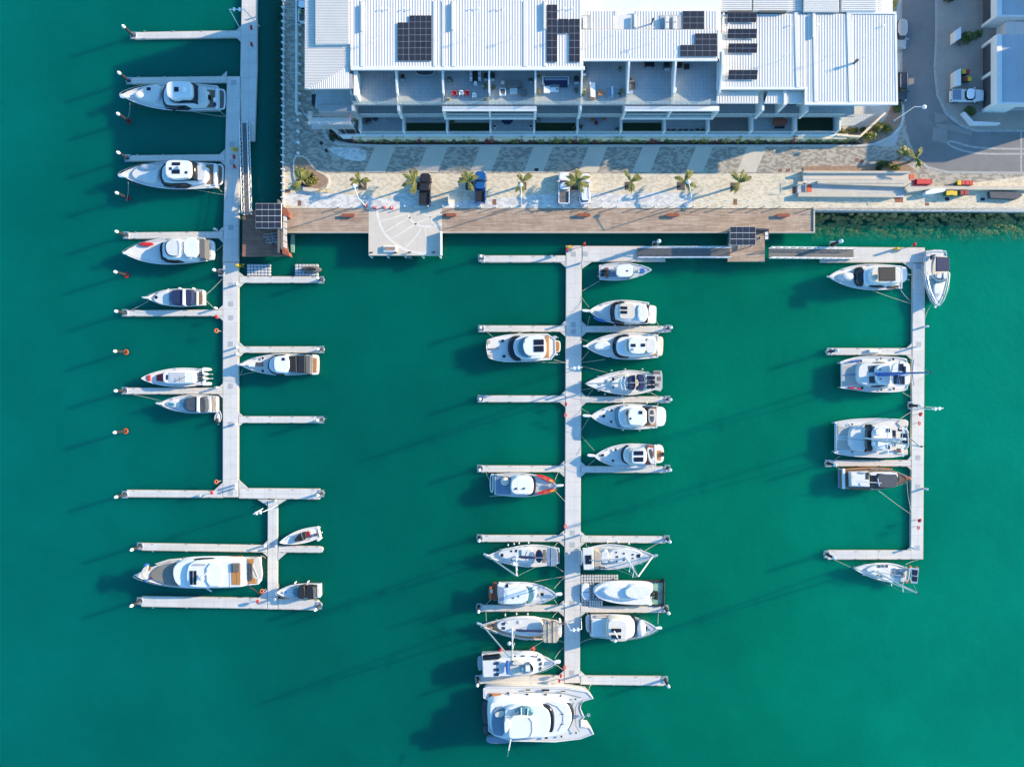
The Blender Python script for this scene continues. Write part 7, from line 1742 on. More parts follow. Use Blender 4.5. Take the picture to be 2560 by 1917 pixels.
# street lamps
def lamp(c, bx, by, mx_, my_, hx, hy, zt, lab, big=False):
    X, Y = CW(c, bx, by, ZP); A = (*CW(c, mx_, my_, zt), zt); B_ = (*CW(c, hx, hy, zt+.3), zt+.3); t = thing('street_lamp', lab, 'street lamp', X, Y, ZP, 'street lamps')
    MB().tube([(X, Y, ZP), (X, Y, zt)], .09, 8, .06).build('pole', 'pilewhite', t, True); MB().cyl(X, Y, ZP, ZP+.25, .2).build('foot', 'alloy', t)
    MB().tube([(X, Y, zt), B_], .055, 6).build('arm', 'pilewhite', t, True); MB().dome(B_[0], B_[1], B_[2]-.1, .34, .34, .25, 14, 4).cyl(B_[0], B_[1], B_[2]-.16, B_[2]-.08, .34, .34, 14).build('lamp_head', 'pilewhite', t, True)
lamp('F', 730, 598, 648, 515, 638, 430, 7.2, 'white street lamp at the west end of the boardwalk near the small palm'); lamp('F', 2080, 603, 2078, 500, 2077, 420, 7.2, 'white street lamp beside the palm between the blue and white pickups')
lamp('G', 1420, 600, 1452, 480, 1455, 395, 7.2, 'white street lamp beside the second palm from the east')
lamp('D', 1085, 1045, 1260, 920, 1352, 922, 8.5, 'tall street lamp reaching over the road at the building corner')
m = thing('notice_board', 'slim grey notice post on the plaza right of the brown pickup', 'sign', *CW('F', 1452, 540, ZP), ZP); X, Y = CW('F', 1452, 540, ZP+1.5)
MB().box(X-.05, Y-.75, ZP, X+.05, Y+.75, ZP+1.8).build('panel', 'alloy', m); MB().cyl(X, Y-.7, ZP, ZP+2, .05).build('post', 'steel', m)

# ---------------------------------------------------------------- vehicles
def vehicle(kind, c, x, y, rz, body, lab, cat, L_=5.3, Wd=1.92):
    X, Y = CW(c, x, y, ZP+1.0); t = thing(kind, lab, cat, X, Y, ZP, 'parked vehicles'); t['_rz'] = rz
    cs, sn = math.cos(rz), math.sin(rz)
    def F(u, v): return (X+u*cs-v*sn, Y+u*sn+v*cs)
    def sec(us, z, wf): return [(*F(u*L_, v*Wd*wf), z+ZP) for u, v in us]
    outl = [(-.5, -.40), (-.48, -.47), (-.3, -.5), (.3, -.5), (.44, -.46), (.495, -.30), (.5, 0), (.495, .30), (.44, .46), (.3, .5), (-.3, .5), (-.48, .47), (-.5, .40)]
    MB().loft([sec(outl, .35, .97), sec(outl, .70, 1.0), sec([(u*.995, v) for u, v in outl], .95, .98), sec([(u*.98, v) for u, v in outl], 1.05, .90)]).build('body', body, t, True)
    def slabv(name, m_, u0, u1, w0, z0, z1, tw=.86, tu=.05, rr=1):
        p0 = chaikin([(u0, -w0), (u1, -w0), (u1, w0), (u0, w0)], rr); p1 = chaikin([(u0+tu*.5, -w0*tw), (u1-tu, -w0*tw), (u1-tu, w0*tw), (u0+tu*.5, w0*tw)], rr)
        return MB().loft([[(*F(u*L_, v*Wd), ZP+z0) for u, v in p0], [(*F(u*L_, v*Wd), ZP+z1) for u, v in p1]]).build(name, m_, t, True)
    if 'pickup' in kind:
        slabv('windows', 'glassdark', -.10, .24, .46, 1.0, 1.62, .84, .09); slabv('roof', body, -.085, .145, .41, 1.55, 1.74, .95, .02); slabv('bonnet', body, .22, .475, .42, 1.0, 1.12, .95, .02)
        if kind == 'pickup_truck': 
            slabv('load_bed', 'black' if body != 'carwhite' else 'greycloth', -.47, -.11, .40, .9, 1.055, 1, 0, 0)
            for s_ in (-1, 1): slabv_ = MB().loft([[(*F(u*L_, (s_*.445+v)*Wd), ZP+zz) for u, v in ((-.48, -.035), (-.1, -.035), (-.1, .035), (-.48, .035))] for zz in (.95, 1.25)]); slabv_.build('bed_side', body, t)
            MB().loft([[(*F(u*L_, v*Wd), ZP+zz) for u, v in ((-.495, -.45), (-.475, -.45), (-.475, .45), (-.495, .45))] for zz in (.9, 1.25)]).build('tailgate', body, t)
        else: slabv('tray', 'offwhite', -.50, -.11, .47, .95, 1.2, 1, 0, 0); slabv('tray_mat', 'bluegrey', -.48, -.22, .42, 1.2, 1.23, 1, 0, 0)
    else:
        slabv('windows', 'glassdark', -.45, .24, .46, 1.0, 1.55, .86, .08); slabv('roof', body, -.42, .14, .41, 1.48, 1.68, .95, .02); slabv('bonnet', body, .22, .475, .42, 1.0, 1.12, .95, .02)
        for v in (-.30, .30): MB().tube([(*F(-.38*L_, v*Wd), ZP+1.72), (*F(.10*L_, v*Wd), ZP+1.72)], .03).build('roof_rail', 'steel', t)
        for k in (-.2, -.1, 0, .1, .2): MB().tube([(*F(-.36*L_, k*Wd*1.2), ZP+1.685), (*F(.08*L_, k*Wd*1.2), ZP+1.685)], .012).build('roof_rib', body, t)
    for u in (-.31, .31):
        for v in (-.46, .46):
            w_ = MB().loft([[(*F(u*L_+.38*math.cos(a), v*Wd+s_), ZP+.38+.38*math.sin(a)) for a in [2*math.pi*i/14 for i in range(14)]] for s_ in (-.12, .12)]); wo = w_.build('wheel', 'rubber', t, True)
            s_ = .125 if v > 0 else -.125; MB().loft([[(*F(u*L_+.22*math.cos(a), v*Wd+s_*k), ZP+.38+.22*math.sin(a)) for a in [2*math.pi*i/10 for i in range(10)]] for k in (.9, 1.04)]).build('rim', 'steel', wo)
    for v in (-.36, .36):
        MB().loft([[(*F(.485*L_+du, v*Wd+dv), ZP+zz) for du, dv in ((-.12, -.15), (.05, -.15), (.05, .15), (-.12, .15))] for zz in (.72, .93)]).build('headlight', 'pilewhite', t)
        MB().loft([[(*F(-.5*L_+du, v*Wd*1.15+dv), ZP+zz) for du, dv in ((-.03, -.08), (.08, -.08), (.08, .08), (-.03, .08))] for zz in (.75, 1.1)]).build('tail_light', 'darkred', t)
        MB().loft([[(*F(.20*L_+du, v/abs(v)*.56*Wd+dv), ZP+zz) for du, dv in ((-.08, -.14), (.08, -.14), (.08, .14), (-.08, .14))] for zz in (1.0, 1.2)]).build('wing_mirror', body, t)
    return t
vehicle('pickup_truck', 'F', 1250, 458, R(90)-.03, 'carbrown', 'dark brown pickup with an empty black load bed beside a palm', 'pickup')
vehicle('pickup_truck', 'F', 1726, 442, R(90)-.02, 'carblue', 'bright blue pickup parked on the plaza', 'pickup')
vehicle('pickup_truck', 'G', 380, 448, R(90)-.01, 'carwhite', 'white double cab pickup parked on the plaza', 'pickup')
vehicle('station_wagon', 'G', 556, 455, R(90)+.05, 'carwhite', 'white wagon with roof rails half under a palm', 'car', 5.0, 1.9)
vehicle('tray_pickup', 'D', 1722, 822, 0, 'carwhite', 'white tray back pickup in the shade by the east house', 'pickup', 5.4, 2.0)
vehicle('station_wagon', 'D', 1155, 745, R(-90), 'carblack', 'black car half hidden behind the east wall of the apartment block', 'car', 4.7, 1.85)
vehicle('delivery_van', 'D', 1148, 290, R(-90), 'greydeck', 'grey vehicle with a white front half hidden by the apartment roof', 'van', 4.9, 1.9)
vehicle('pickup_truck', 'B', 208, 60, R(90), 'carwhite', 'white pickup half hidden by the corner building at the top edge', 'pickup', 5.2, 1.9)

# wheelie bins and skips
bn = {}
for c, x, y, col, lab in (('V', 1648, 405, 'yellow', 'yellow lidded bin at the left end of the upper bin row'), ('V', 1681, 404, 'red', 'red lidded bin next to the yellow one in the upper row'), ('V', 1716, 405, 'red', 'red lidded bin, third in the upper row'), ('V', 1750, 407, 'red', 'red lidded bin at the right end of the upper row'),
        ('V', 1552, 494, 'yellow', 'leftmost yellow lidded bin in the sunken row'), ('V', 1582, 492, 'yellow', 'middle yellow lidded bin in the sunken row'), ('V', 1612, 496, 'yellow', 'rightmost yellow lidded bin in the sunken row'), ('V', 1672, 492, 'darkred', 'left dark red lidded bin in the sunken row'), ('V', 1708, 490, 'darkred', 'right dark red lidded bin in the sunken row'),
        ('D', 1688, 620, 'yellow', 'yellow lidded bin above the gap behind the pier wall'), ('D', 1720, 622, 'darkred', 'dark red lidded bin above the gap behind the pier wall'), ('D', 1698, 684, 'darkred', 'dark red lidded bin below the gap behind the pier wall'), ('D', 1738, 682, 'yellow', 'yellow lidded bin below the gap behind the pier wall')):
    X, Y = CW(c, x, y, ZP+1); t = thing('wheelie_bin', lab, 'bin', X, Y, ZP, 'wheelie bins')
    MB().loft([[(a*f+X, b_*f+Y, z_) for a, b_ in ((-.3, -.34), (.3, -.34), (.3, .34), (-.3, .34))] for z_, f in ((ZP+.05, .8), (ZP+1.0, 1.0))]).build('tub', 'green', t); MB().obox(X, Y, ZP+1.0, .66, .76, .12, 0, .05).build('lid', col, t)
    MB().tube([(X-.25, Y+.4, ZP+.98), (X+.25, Y+.4, ZP+.98)], .03).build('handle', 'green', t)
sk = thing('rubbish_skip', 'bright red skip with two lids beside the ramp top', 'skip', *CW('V', 1330, 400, ZP), ZP)
MB().prism(pts('V', "1248 390 1270 372 1418 372 1418 408 1380 430 1248 430", ZP+1.0), ZP, ZP+1.0).build('tub', 'darkred', sk); MB().prism(pts('V', "1285 372 1408 372 1408 414 1285 414", ZP+1.2), ZP+1.02, ZP+1.2).build('lid', 'red', sk)
tag(MB().prism(pts('V', "1360 478 1430 452 1540 455 1520 480 1420 500 1360 502", ZP+1.0), ZP, ZP+1.0).build('covered_trailer', 'carwhite'), 'white covered trailer in the sunken bin area', 'trailer')
tag(MB().prism(pts('V', "1912 480 2170 485 2195 515 2150 545 1920 535", ZP+.7), ZP, ZP+.7).build('pipe_stack', 'slate'), 'dark covered stack of pipes at the right of the bin area', 'stack')
# person in a high visibility vest by the white pickup at the top edge
def person(c, x, y, rz, lab):
    X, Y = CW(c, x, y, ZP+1.0); t = thing('person', lab, 'person', X, Y, ZP)
    J = [(0, 0, .92), (0, 0, 1.2), (0, 0, 1.42), (0, 0, 1.52), (0, .02, 1.66), (.2, 0, 1.40), (.27, .06, 1.14), (.25, .25, .98), (-.2, 0, 1.40), (-.27, .05, 1.14), (-.25, .22, .96), (.1, 0, .88), (.12, .1, .48), (.12, .0, .08), (.12, .14, .04), (-.1, 0, .88), (-.12, -.06, .48), (-.12, -.16, .08), (-.12, -.02, .04)]
    E = [(0, 1), (1, 2), (2, 3), (3, 4), (2, 5), (5, 6), (6, 7), (2, 8), (8, 9), (9, 10), (0, 11), (11, 12), (12, 13), (13, 14), (0, 15), (15, 16), (16, 17), (17, 18)]
    RR = [.15, .14, .16, .06, .10, .07, .05, .035, .07, .05, .035, .10, .065, .045, .04, .10, .065, .045, .04]
    c_, s_ = math.cos(rz), math.sin(rz); me = bpy.data.meshes.new('body'); me.from_pydata([(a*c_-b_*s_, a*s_+b_*c_, q) for a, b_, q in J], E, []); me.materials.append(MATS['skin'])
    o = bpy.data.objects.new('body', me); scene.collection.objects.link(o); o.parent = t; sm = o.modifiers.new('skin', 'SKIN')
    for i, sv in enumerate(me.skin_vertices[0].data if len(me.skin_vertices) else ()): sv.radius = (RR[i], RR[i]*.8); sv.use_root = (i == 0)
    sb = o.modifiers.new('sub', 'SUBSURF'); sb.levels = 1; sb.render_levels = 1
    MB().loft([[(X+a*c_-b_*s_, Y+a*s_+b_*c_, ZP+zz) for a, b_ in ell(0, 0, rx, ry, 0, 12)] for zz, rx, ry in ((.86, .19, .14), (1.1, .19, .14), (1.36, .25, .15), (1.47, .12, .09))]).build('vest', 'hivis', t, True)
    for s2 in (-.11, .11): MB().tube([(X+s2*c_, Y+s2*s_, ZP+.92), (X+s2*1.1*c_, Y+s2*1.1*s_, ZP+.5), (X+s2*1.1*c_, Y+s2*1.1*s_, ZP+.12)], .10, 8, .07).build('trouser_leg', 'navy', t, True)
    MB().dome(X, Y, ZP+1.66, .12, .14, .12).build('cap', 'hivis', t, True)
person('B', 178, 118, R(100), 'person in a bright yellow green vest standing behind the white pickup')

# ---------------------------------------------------------------- plants
def palm(c, x, y, lab, cs, n=9, ln=2.3, ht=2.7, seed=0, grate=True, lean=(0, 0), hts=None):
    rnd = random.Random(seed+int(x)); X, Y = CW(c, x, y, ZP); t = thing('palm_tree', lab, 'palm tree', X, Y, ZP, 'palms on the plaza')
    tx, ty = X+lean[0], Y+lean[1]; MB().tube([(X, Y, ZP), (X+lean[0]*.4, Y+lean[1]*.4, ZP+ht*.5), (tx, ty, ZP+ht)], .22, 10, .13).build('trunk', 'trunk', t, True)
    m = MB(); zc = ZP+ht
    for k in range(n):
        a = cs[k % len(cs)]+rnd.uniform(-.22, .22)+(0 if k < len(cs) else rnd.uniform(-.3, .3)); Lf = ln*rnd.uniform(.75, 1.1); up = rnd.uniform(.35, .9); prev = None
        ax = Vector((math.cos(a), math.sin(a))); nn = Vector((-ax.y, ax.x)); pp = []
        for i in range(11):
            s_ = i/10; r_ = Lf*s_; zz = zc+up*math.sin(s_*2.2)*.9-s_*s_*.9*Lf*.35; pp.append(Vector((tx+ax.x*r_, ty+ax.y*r_, zz)))
        m.tube(pp, .045, 4, .012)
        for i in range(1, 27):
            s_ = i/27; f = s_*10; i0 = int(f); q = pp[i0].lerp(pp[min(10, i0+1)], f-i0); wl = .62*math.sin(math.pi*min(1, .12+s_*.9))*rnd.uniform(.75, 1.1)*(Lf/2.3)
            for sg in (-1, 1):
                tip = q+Vector((nn.x*sg*wl*.75+ax.x*wl*.65, nn.y*sg*wl*.75+ax.y*wl*.65, -.18*wl+rnd.uniform(-.08, .16))); b_ = Vector((ax.x, ax.y, 0))*.085
                k0 = len(m.v); m.v += [tuple(q-b_), tuple(q+b_), tuple(tip)]; m.f.append((k0, k0+1, k0+2))
    m.build('crown', 'palmleaf', t)
    if grate:
        tag(MB().obox(X+.0, Y, ZP+.006, 1.35, 1.35, .02).build('tree_grate', 'grate'), 'square brown tree grate under the '+lab.split(',')[0].replace('slender ', ''), 'tree grate', 'tree grates')
D2 = R
palm('F', 712, 432, 'slender palm with few fronds by the west lamp', [D2(115), D2(170), D2(20), D2(200), D2(105)], 8, 1.9, 2.5, 1)
palm('F', 1178, 432, 'palm left of the brown pickup', [D2(150), D2(65), D2(100), D2(265), D2(280), D2(190)], 10, 2.2, 2.8, 2)
palm('F', 1634, 432, 'palm left of the blue pickup', [D2(150), D2(60), D2(105), D2(285), D2(180), D2(20)], 10, 2.1, 2.8, 3)
palm('F', 2090, 432, 'palm sharing its grate with a street lamp', [D2(125), D2(30), D2(250), D2(275), D2(60)], 8, 2.0, 2.6, 4)
palm('G', 478, 432, 'dense palm between the white pickup and the wagon', [D2(90), D2(150), D2(340), D2(15), D2(200), D2(75), D2(310)], 13, 2.2, 2.8, 5)
palm('G', 938, 432, 'palm alone right of the parked vehicles', [D2(135), D2(30), D2(265), D2(60), D2(285)], 8, 2.1, 2.7, 6)
palm('G', 1388, 432, 'second palm from the east, beside a lamp', [D2(150), D2(60), D2(70), D2(290), D2(320), D2(170)], 8, 2.2, 2.7, 7)
palm('G', 1850, 438, 'eastmost palm of the plaza row', [D2(120), D2(10), D2(40), D2(240), D2(220), D2(80)], 10, 2.2, 2.7, 8)
palm('F', 222, 420, 'yellowish palm in the raised west planter', [D2(100), D2(30), D2(80), D2(250), D2(230), D2(130), D2(60)], 15, 2.4, 2.6, 9, False)
palm('D', 1215, 1400, 'bright yellow green palm at the road corner planter', [D2(70), D2(60), D2(300), D2(130), D2(280), D2(160)], 15, 1.9, 2.2, 10, False)
palm('D', 1130, 1370, 'smaller palm left of the road corner palm', [D2(110), D2(150), D2(60), D2(20)], 9, 1.7, 1.8, 11, False)
def foliage(m, X, Y, z0, rx, ry, h_, n, rnd, sz=.13):
    for i in range(n):
        a = rnd.uniform(0, 2*math.pi); r_ = math.sqrt(rnd.random()); x = X+math.cos(a)*rx*r_; y = Y+math.sin(a)*ry*r_; zz = z0+h_*(rnd.random()**.6)*(1-.55*r_*r_); s_ = sz*rnd.uniform(.6, 1.4)
        u = Vector((rnd.uniform(-1, 1), rnd.uniform(-1, 1), rnd.uniform(-.6, .6))).normalized()*s_; v = u.cross(Vector((rnd.uniform(-1, 1), rnd.uniform(-1, 1), rnd.uniform(-1, 1)))).normalized()*s_*.6; q = Vector((x, y, zz))
        k = len(m.v); m.v += [tuple(q-u), tuple(q+v), tuple(q+u), tuple(q-v)]; m.f.append((k, k+1, k+2, k+3))
def shrub(name, c, x, y, rx, ry, h_, mt_, lab, cat='shrub', n=260, z=ZP, group='shrubs and creepers', sz=.13, seed=0):
    X, Y = CW(c, x, y, z+h_*.5); q = CROPS[c][2]/S; rnd = random.Random(int(x*7+y)+seed); t = thing(name, lab, cat, X, Y, z, group)
    m = MB()
    for k in range(5): m.tube([(X, Y, z), (X+rnd.uniform(-.6, .6)*rx/q, Y+rnd.uniform(-.6, .6)*ry/q, z+h_*.7)], .02, 4)
    m.build('stems', 'trunk', t)['kind'] = 'stuff'; m = MB()
    for j in range(5): foliage(m, X+rnd.uniform(-.5, .5)*rx/q, Y+rnd.uniform(-.5, .5)*ry/q, z+.1, rx/q*.62, ry/q*.62, h_*rnd.uniform(.6, 1), n//5, rnd, sz)
    m.build('foliage', mt_, t)
shrub('shrub', 'F', 270, 400, 62, 50, 1.3, 'leafyellow', 'bright shrub right of the palm in the raised west planter', n=420); shrub('shrub', 'F', 215, 395, 60, 50, 1.0, 'leafdark', 'dark shrub under the palm in the raised west planter', n=300); shrub('shrub', 'F', 262, 350, 42, 40, .9, 'leafdark', 'grey green shrub behind the west planter palm', n=220)
wp = thing('planter', 'raised curved west planter with pale kerb and pinkish mulch', 'planter', *CW('F', 270, 330, ZP), ZP)
MB().prism(chaikin(pts('F', "108 168 222 168 300 280 425 345 428 430 330 478 170 445 118 385", ZP+.2), 1), ZP-.1, ZP+.20).build('kerb', 'jetty', wp); MB().prism(chaikin(pts('F', "122 182 214 182 290 290 412 355 414 420 330 462 175 430 132 380", ZP+.23), 1), ZP+.1, ZP+.23).build('bed', 'mulch', wp)
MB().prism(pts('F', "195 440 320 455 318 488 200 472", ZP+.5), ZP, ZP+.5).build('seat', 'jetty', wp)
a = CW('F', 362, 466, ZP+.8); t = thing('trestle', 'yellow folded trestle beside the west planter seat', 'trestle', a[0], a[1], ZP); m = MB()
for d in (-.9, .5): m.tube([(a[0]+d, a[1]-.2, ZP), (a[0]+d+.2, a[1]+.1, ZP+.85), (a[0]+d+.4, a[1]-.2, ZP)], .05)
m.tube([(a[0]-.7, a[1]+.1, ZP+.85), (a[0]+.7, a[1]+.1, ZP+.85)], .05); m.build('frame', 'yellow', t)
# creepers and shrubs along the retaining wall
rnd = random.Random(5); cols = ['leafred', 'leaf', 'leafyellow', 'leafdark', 'leafred', 'leaf']
xs0 = 885; i = 0; used_c = set(); landm = ['first terrace', 'second terrace', 'third terrace', 'fourth terrace', 'fifth terrace', 'sixth terrace', 'seventh terrace', 'eighth terrace', 'timber decked terrace', 'tenth terrace', 'eleventh terrace', 'corner terrace']
while xs0 < 2150:
    mt_ = cols[rnd.randrange(len(cols))]; w_ = rnd.uniform(6, 14)
    if xs0 > 2030: mt_ = 'leafyellow'; w_ = 14
    unit = max(0, min(11, int((xs0-888)/113))); side = ['left', 'middle', 'right'][min(2, int(((xs0-888) % 113)/38))]
    free = [q for q in ('leafred', 'leaf', 'leafyellow', 'leafdark') if (q, unit, side) not in used_c]
    if mt_ not in free: mt_ = rnd.choice(free)
    used_c.add((mt_, unit, side))
    kindc = {'leafred': 'dark red', 'leaf': 'green', 'leafyellow': 'yellow green', 'leafdark': 'deep green'}[mt_]
    shrub('creeper', 'Z', xs0, 348.5, w_, 7.5, rnd.uniform(1.3, 2.2), mt_.replace('leaf', 'creeper') if mt_ not in ('leaf', 'leafdark') else {'leaf': 'creepergreen', 'leafdark': 'creeperdeep'}[mt_], f'{kindc} creeper on the wall foot below the {side} part of the {landm[unit]}', 'creeper', 170 if xs0 < 2030 else 200, seed=i)
    xs0 += w_*rnd.uniform(1.2, 1.9); i += 1
shrub('hedge', 'B', 450, 1180, 45, 50, .6, 'leafdark', 'dark low planting in the curved bed at the west corner', n=200)
for x, y, rx, ry, h_, mt_, lab in ((640, 1130, 45, 25, 1.0, 'leafyellow', 'bright hedge clump at the left of the corner terrace'), (740, 1125, 45, 25, 1.0, 'leafyellow', 'bright hedge clump in the middle of the corner terrace'), (820, 1120, 25, 22, .8, 'leaf', 'small green clump right of the corner terrace hedge'), (890, 1165, 70, 45, 1.6, 'leafyellow', 'large yellow green shrub in the corner bed, lower'), (950, 1085, 60, 45, 1.6, 'leafyellow', 'large yellow green shrub in the corner bed, upper'), (1035, 1100, 40, 40, 1.2, 'leafyellow', 'yellow green shrub at the right tip of the corner bed'), (1115, 930, 35, 45, 1.0, 'leaf', 'thin green shrub beside the lamp foot bed'),
        (1075, 45, 48, 60, 2.4, 'leafyellow', 'yellow green tree at the top edge beside the road'), (1740, 330, 90, 62, 1.8, 'leaf', 'round shaded shrub beside the upper pier wall'), (1830, 290, 40, 30, 1.5, 'leaf', 'small shaded shrub against the east house corner'), (1760, 950, 55, 45, 1.3, 'leaf', 'shaded shrub inside the angled white wall'), (1570, -5, 60, 18, 1.2, 'leafdark', 'dark shrub cut by the top edge on the footpath'),
        (1010, 1420, 70, 32, 1.0, 'leaf', 'low green shrubs left in the road corner planter'), (1090, 1440, 70, 25, .8, 'leafyellow', 'yellowish ground shrub in the road corner planter'), (960, 1450, 30, 20, .7, 'leafdark', 'dark tuft at the left of the road corner planter')):
    shrub('shrub', 'D', x, y, rx, ry, h_, mt_, lab, n=int(180+rx*ry*.12))
# terrace furniture and pots
Q = dict(a=(860, 160, 6.9), b=(1140, 130, 6.9), c=(1440, 130, 6.144), d=(1760, 180, 6.144)); CROPS.update(Q)
def piece(name, lab, cat, c, z, parts, group=None):
    v = nums(parts[0][4]) if isinstance(parts[0][4], str) else parts[0][4]; x, y = CW(c, v[0], v[1], z); t = thing(name, lab, cat, x, y, z, group)
    for pn, mt_, z0, z1, s, *k in parts: MB().prism(chaikin(ccw(pts(c, s, z+z1)), k[0] if k else 0), z+z0, z+z1, 0, .03 if z1-z0 > .1 else 0).build(pn, mt_, t, True)
    return t
def R4(x, y, w_, h_): return [x-w_/2, y-h_/2, x+w_/2, y-h_/2, x+w_/2, y+h_/2, x-w_/2, y+h_/2]
def chair(c, x, y, col, lab, z=Z2, up=True, w_=72):
    s = 1 if up else -1
    piece('chair', lab, 'chair', c, z, [('seat', col, .38, .46, R4(x, y+s*10, w_*.9, w_*.8), 1), ('backrest', col, .4, .85, R4(x, y-s*32, w_*.85, 16), 1), ('armrest', col, .45, .65, R4(x-w_*.45, y+s*5, 10, w_*.8), 0), ('armrest', col, .45, .65, R4(x+w_*.45, y+s*5, 10, w_*.8), 0)]+[('leg', col, 0, .4, R4(x+a*w_*.4, y+b_*w_*.4+s*10, 8, 8)) for a in (-1, 1) for b_ in (-1, 1)], 'terrace chairs')
chair('a', 1905, 500, 'red', 'left of the two bright red chairs on the third terrace'); chair('a', 2020, 495, 'pilewhite', 'white chair between the two red chairs'); chair('a', 2122, 495, 'red', 'right of the two bright red chairs on the third terrace'); chair('b', 315, 745, 'pilewhite', 'tilted white chair apart from the red ones')
piece('dining_table', 'black long dining table on the third terrace', 'table', 'b', Z2, [('top', 'black', .7, .76, "284 285 378 285 378 520 284 520"), ('leg', 'black', 0, .7, R4(295, 300, 10, 10)), ('leg', 'black', 0, .7, R4(368, 505, 10, 10)), ('leg', 'black', 0, .7, R4(295, 505, 10, 10)), ('leg', 'black', 0, .7, R4(368, 300, 10, 10))])
for i, (x, y) in enumerate(((258, 340), (258, 405), (258, 472), (405, 340), (405, 402), (405, 468))):
    chair('b', x, y, 'pilewhite', 'white shell chair on the %s side of the black dining table, %s' % ('left' if x < 300 else 'right', ('top', 'middle', 'lower')[i % 3]), w_=46)
chair('b', 335, 545, 'pilewhite', 'white shell chair at the lower end of the black dining table', w_=54)
piece('sofa', 'grey covered long sofa on the fourth terrace', 'sofa', 'b', Z2, [('cover', 'greycloth', 0, .7, "880 500 960 505 1040 515 1125 502 1138 600 1000 605 862 610"), ('back', 'greycloth', .6, .85, "885 500 1120 500 1120 520 885 520")])
piece('side_table', 'small white side table left of the grey covered sofa', 'table', 'b', Z2, [('top', 'offwhite', .4, .45, R4(808, 530, 58, 60)), ('base', 'alloy', 0, .4, R4(808, 530, 40, 40))]); piece('coffee_table', 'white glass topped coffee table before the grey covered sofa', 'table', 'b', Z2, [('top', 'glassrail', .4, .44, R4(992, 670, 136, 96)), ('base', 'pilewhite', 0, .39, R4(992, 670, 124, 84))])
piece('armchair', 'white framed armchair with striped cushion on the fourth terrace', 'chair', 'b', Z2, [('frame', 'pilewhite', 0, .4, R4(804, 688, 108, 130)), ('cushion', 'greycloth', .4, .55, R4(804, 675, 80, 70)), ('armrest', 'pilewhite', .4, .62, R4(757, 688, 14, 130)), ('armrest', 'pilewhite', .4, .62, R4(851, 688, 14, 130))])
piece('armchair', 'covered grey armchair at the right of the fourth terrace', 'chair', 'b', Z2, [('cover', 'greycloth', 0, .7, "1120 622 1220 622 1228 750 1105 745", 1), ('back', 'greycloth', .6, .85, "1125 622 1215 622 1215 645 1125 645")])
piece('corner_sofa', 'white framed corner sofa with navy cushions on the fifth terrace', 'sofa', 'b', Z2, [('frame', 'pilewhite', 0, .5, "1486 420 1950 420 1950 550 1928 550 1928 440 1512 440 1512 550 1486 550"), ('seat', 'navy', .1, .5, "1515 442 1925 442 1925 600 1795 600 1795 540 1620 540 1620 585 1530 585"), ('chaise', 'pilewhite', .1, .48, "1512 550 1530 550 1530 588 1618 588 1618 708 1512 708"), ('cushion', 'bluegrey', .5, .75, "1530 445 1920 445 1920 480 1530 480")])
piece('coffee_table', 'white coffee table beside the corner sofa chaise', 'table', 'b', Z2, [('top', 'pilewhite', .35, .4, R4(1692, 655, 150, 84)), ('base', 'alloy', 0, .35, R4(1692, 655, 110, 60)), ('bowl', 'black', .4, .5, R4(1742, 642, 24, 24), 1)])
for c, x, y, w_, h_, lab in (('a', 893, 220, 48, 85, 'left of the first divider'), ('a', 1010, 215, 62, 80, 'right of the first divider'), ('b', 512, 410, 68, 95, 'left of the third divider'), ('b', 632, 408, 76, 100, 'right of the third divider'), ('b', 2078, 462, 84, 100, 'left of the fifth divider'), ('c', 122, 262, 74, 115, 'top left of the sixth terrace'), ('c', 1398, 195, 90, 100, 'top right of the seventh terrace')):
    piece('barbecue', 'black covered barbecue '+lab, 'barbecue', c, Z2, [('cart', 'black', 0, .85, R4(x, y, w_*.8, h_)), ('hood', 'black', .85, 1.15, R4(x, y, w_, h_*.8), 1), ('shelf', 'alloy', .8, .86, R4(x, y+h_*.75, w_*.9, h_*.4))], 'barbecues on the terraces')
piece('daybed', 'white sun lounger in the sunlit corner of the sixth terrace', 'lounger', 'c', Z2, [('frame', 'tanteak', 0, .3, "215 465 298 465 298 725 212 725"), ('mattress', 'pilewhite', .3, .45, "215 460 298 468 296 700 224 690"), ('headrest', 'pilewhite', .45, .7, "212 455 230 455 230 500 212 500")])
piece('daybed', 'grey sun lounger in shade on the sixth terrace', 'lounger', 'c', Z2, [('frame', 'alloy', 0, .3, "485 545 572 540 572 690 485 692"), ('mattress', 'bluegrey', .3, .45, "487 548 545 545 545 685 487 688"), ('towel', 'pilewhite', .45, .52, "545 530 568 530 572 650 548 655")]); piece('side_table', 'square tan timber table between the two loungers', 'table', 'c', Z2, [('top', 'tanteak', .4, .46, R4(384, 628, 82, 84)), ('base', 'trunk', 0, .4, R4(384, 628, 60, 60))])
piece('recliner', 'grey reclining chair against the sixth divider', 'chair', 'c', Z2, [('seat', 'greycloth', .35, .45, "820 435 900 435 885 575 822 575"), ('backrest', 'greycloth', .45, .9, "822 435 900 435 900 460 822 460"), ('pillow', 'black', .8, 1.0, "822 395 868 395 868 432 822 432", 1), ('footrest', 'steel', .2, .26, "800 600 880 585 880 640 805 650"), ('armrest', 'black', .5, .6, "890 450 910 450 905 570 888 570")])
for x, y, w_ in ((1592, 195, 74), (1708, 220, 72), (1512, 262, 46), (1515, 165, 44)): piece('storage_cube', 'dark storage cube on the eighth terrace, %s' % {1592: 'upper middle', 1708: 'the tilted right one', 1512: 'lower by the divider', 1515: 'upper by the divider'}[x], 'box', 'c', Z2, [('box', 'black', 0, .45, R4(x, y, w_, w_)), ('lid', 'black', .46, .52, R4(x, y, w_*.95, w_*.95))], 'dark storage cubes')
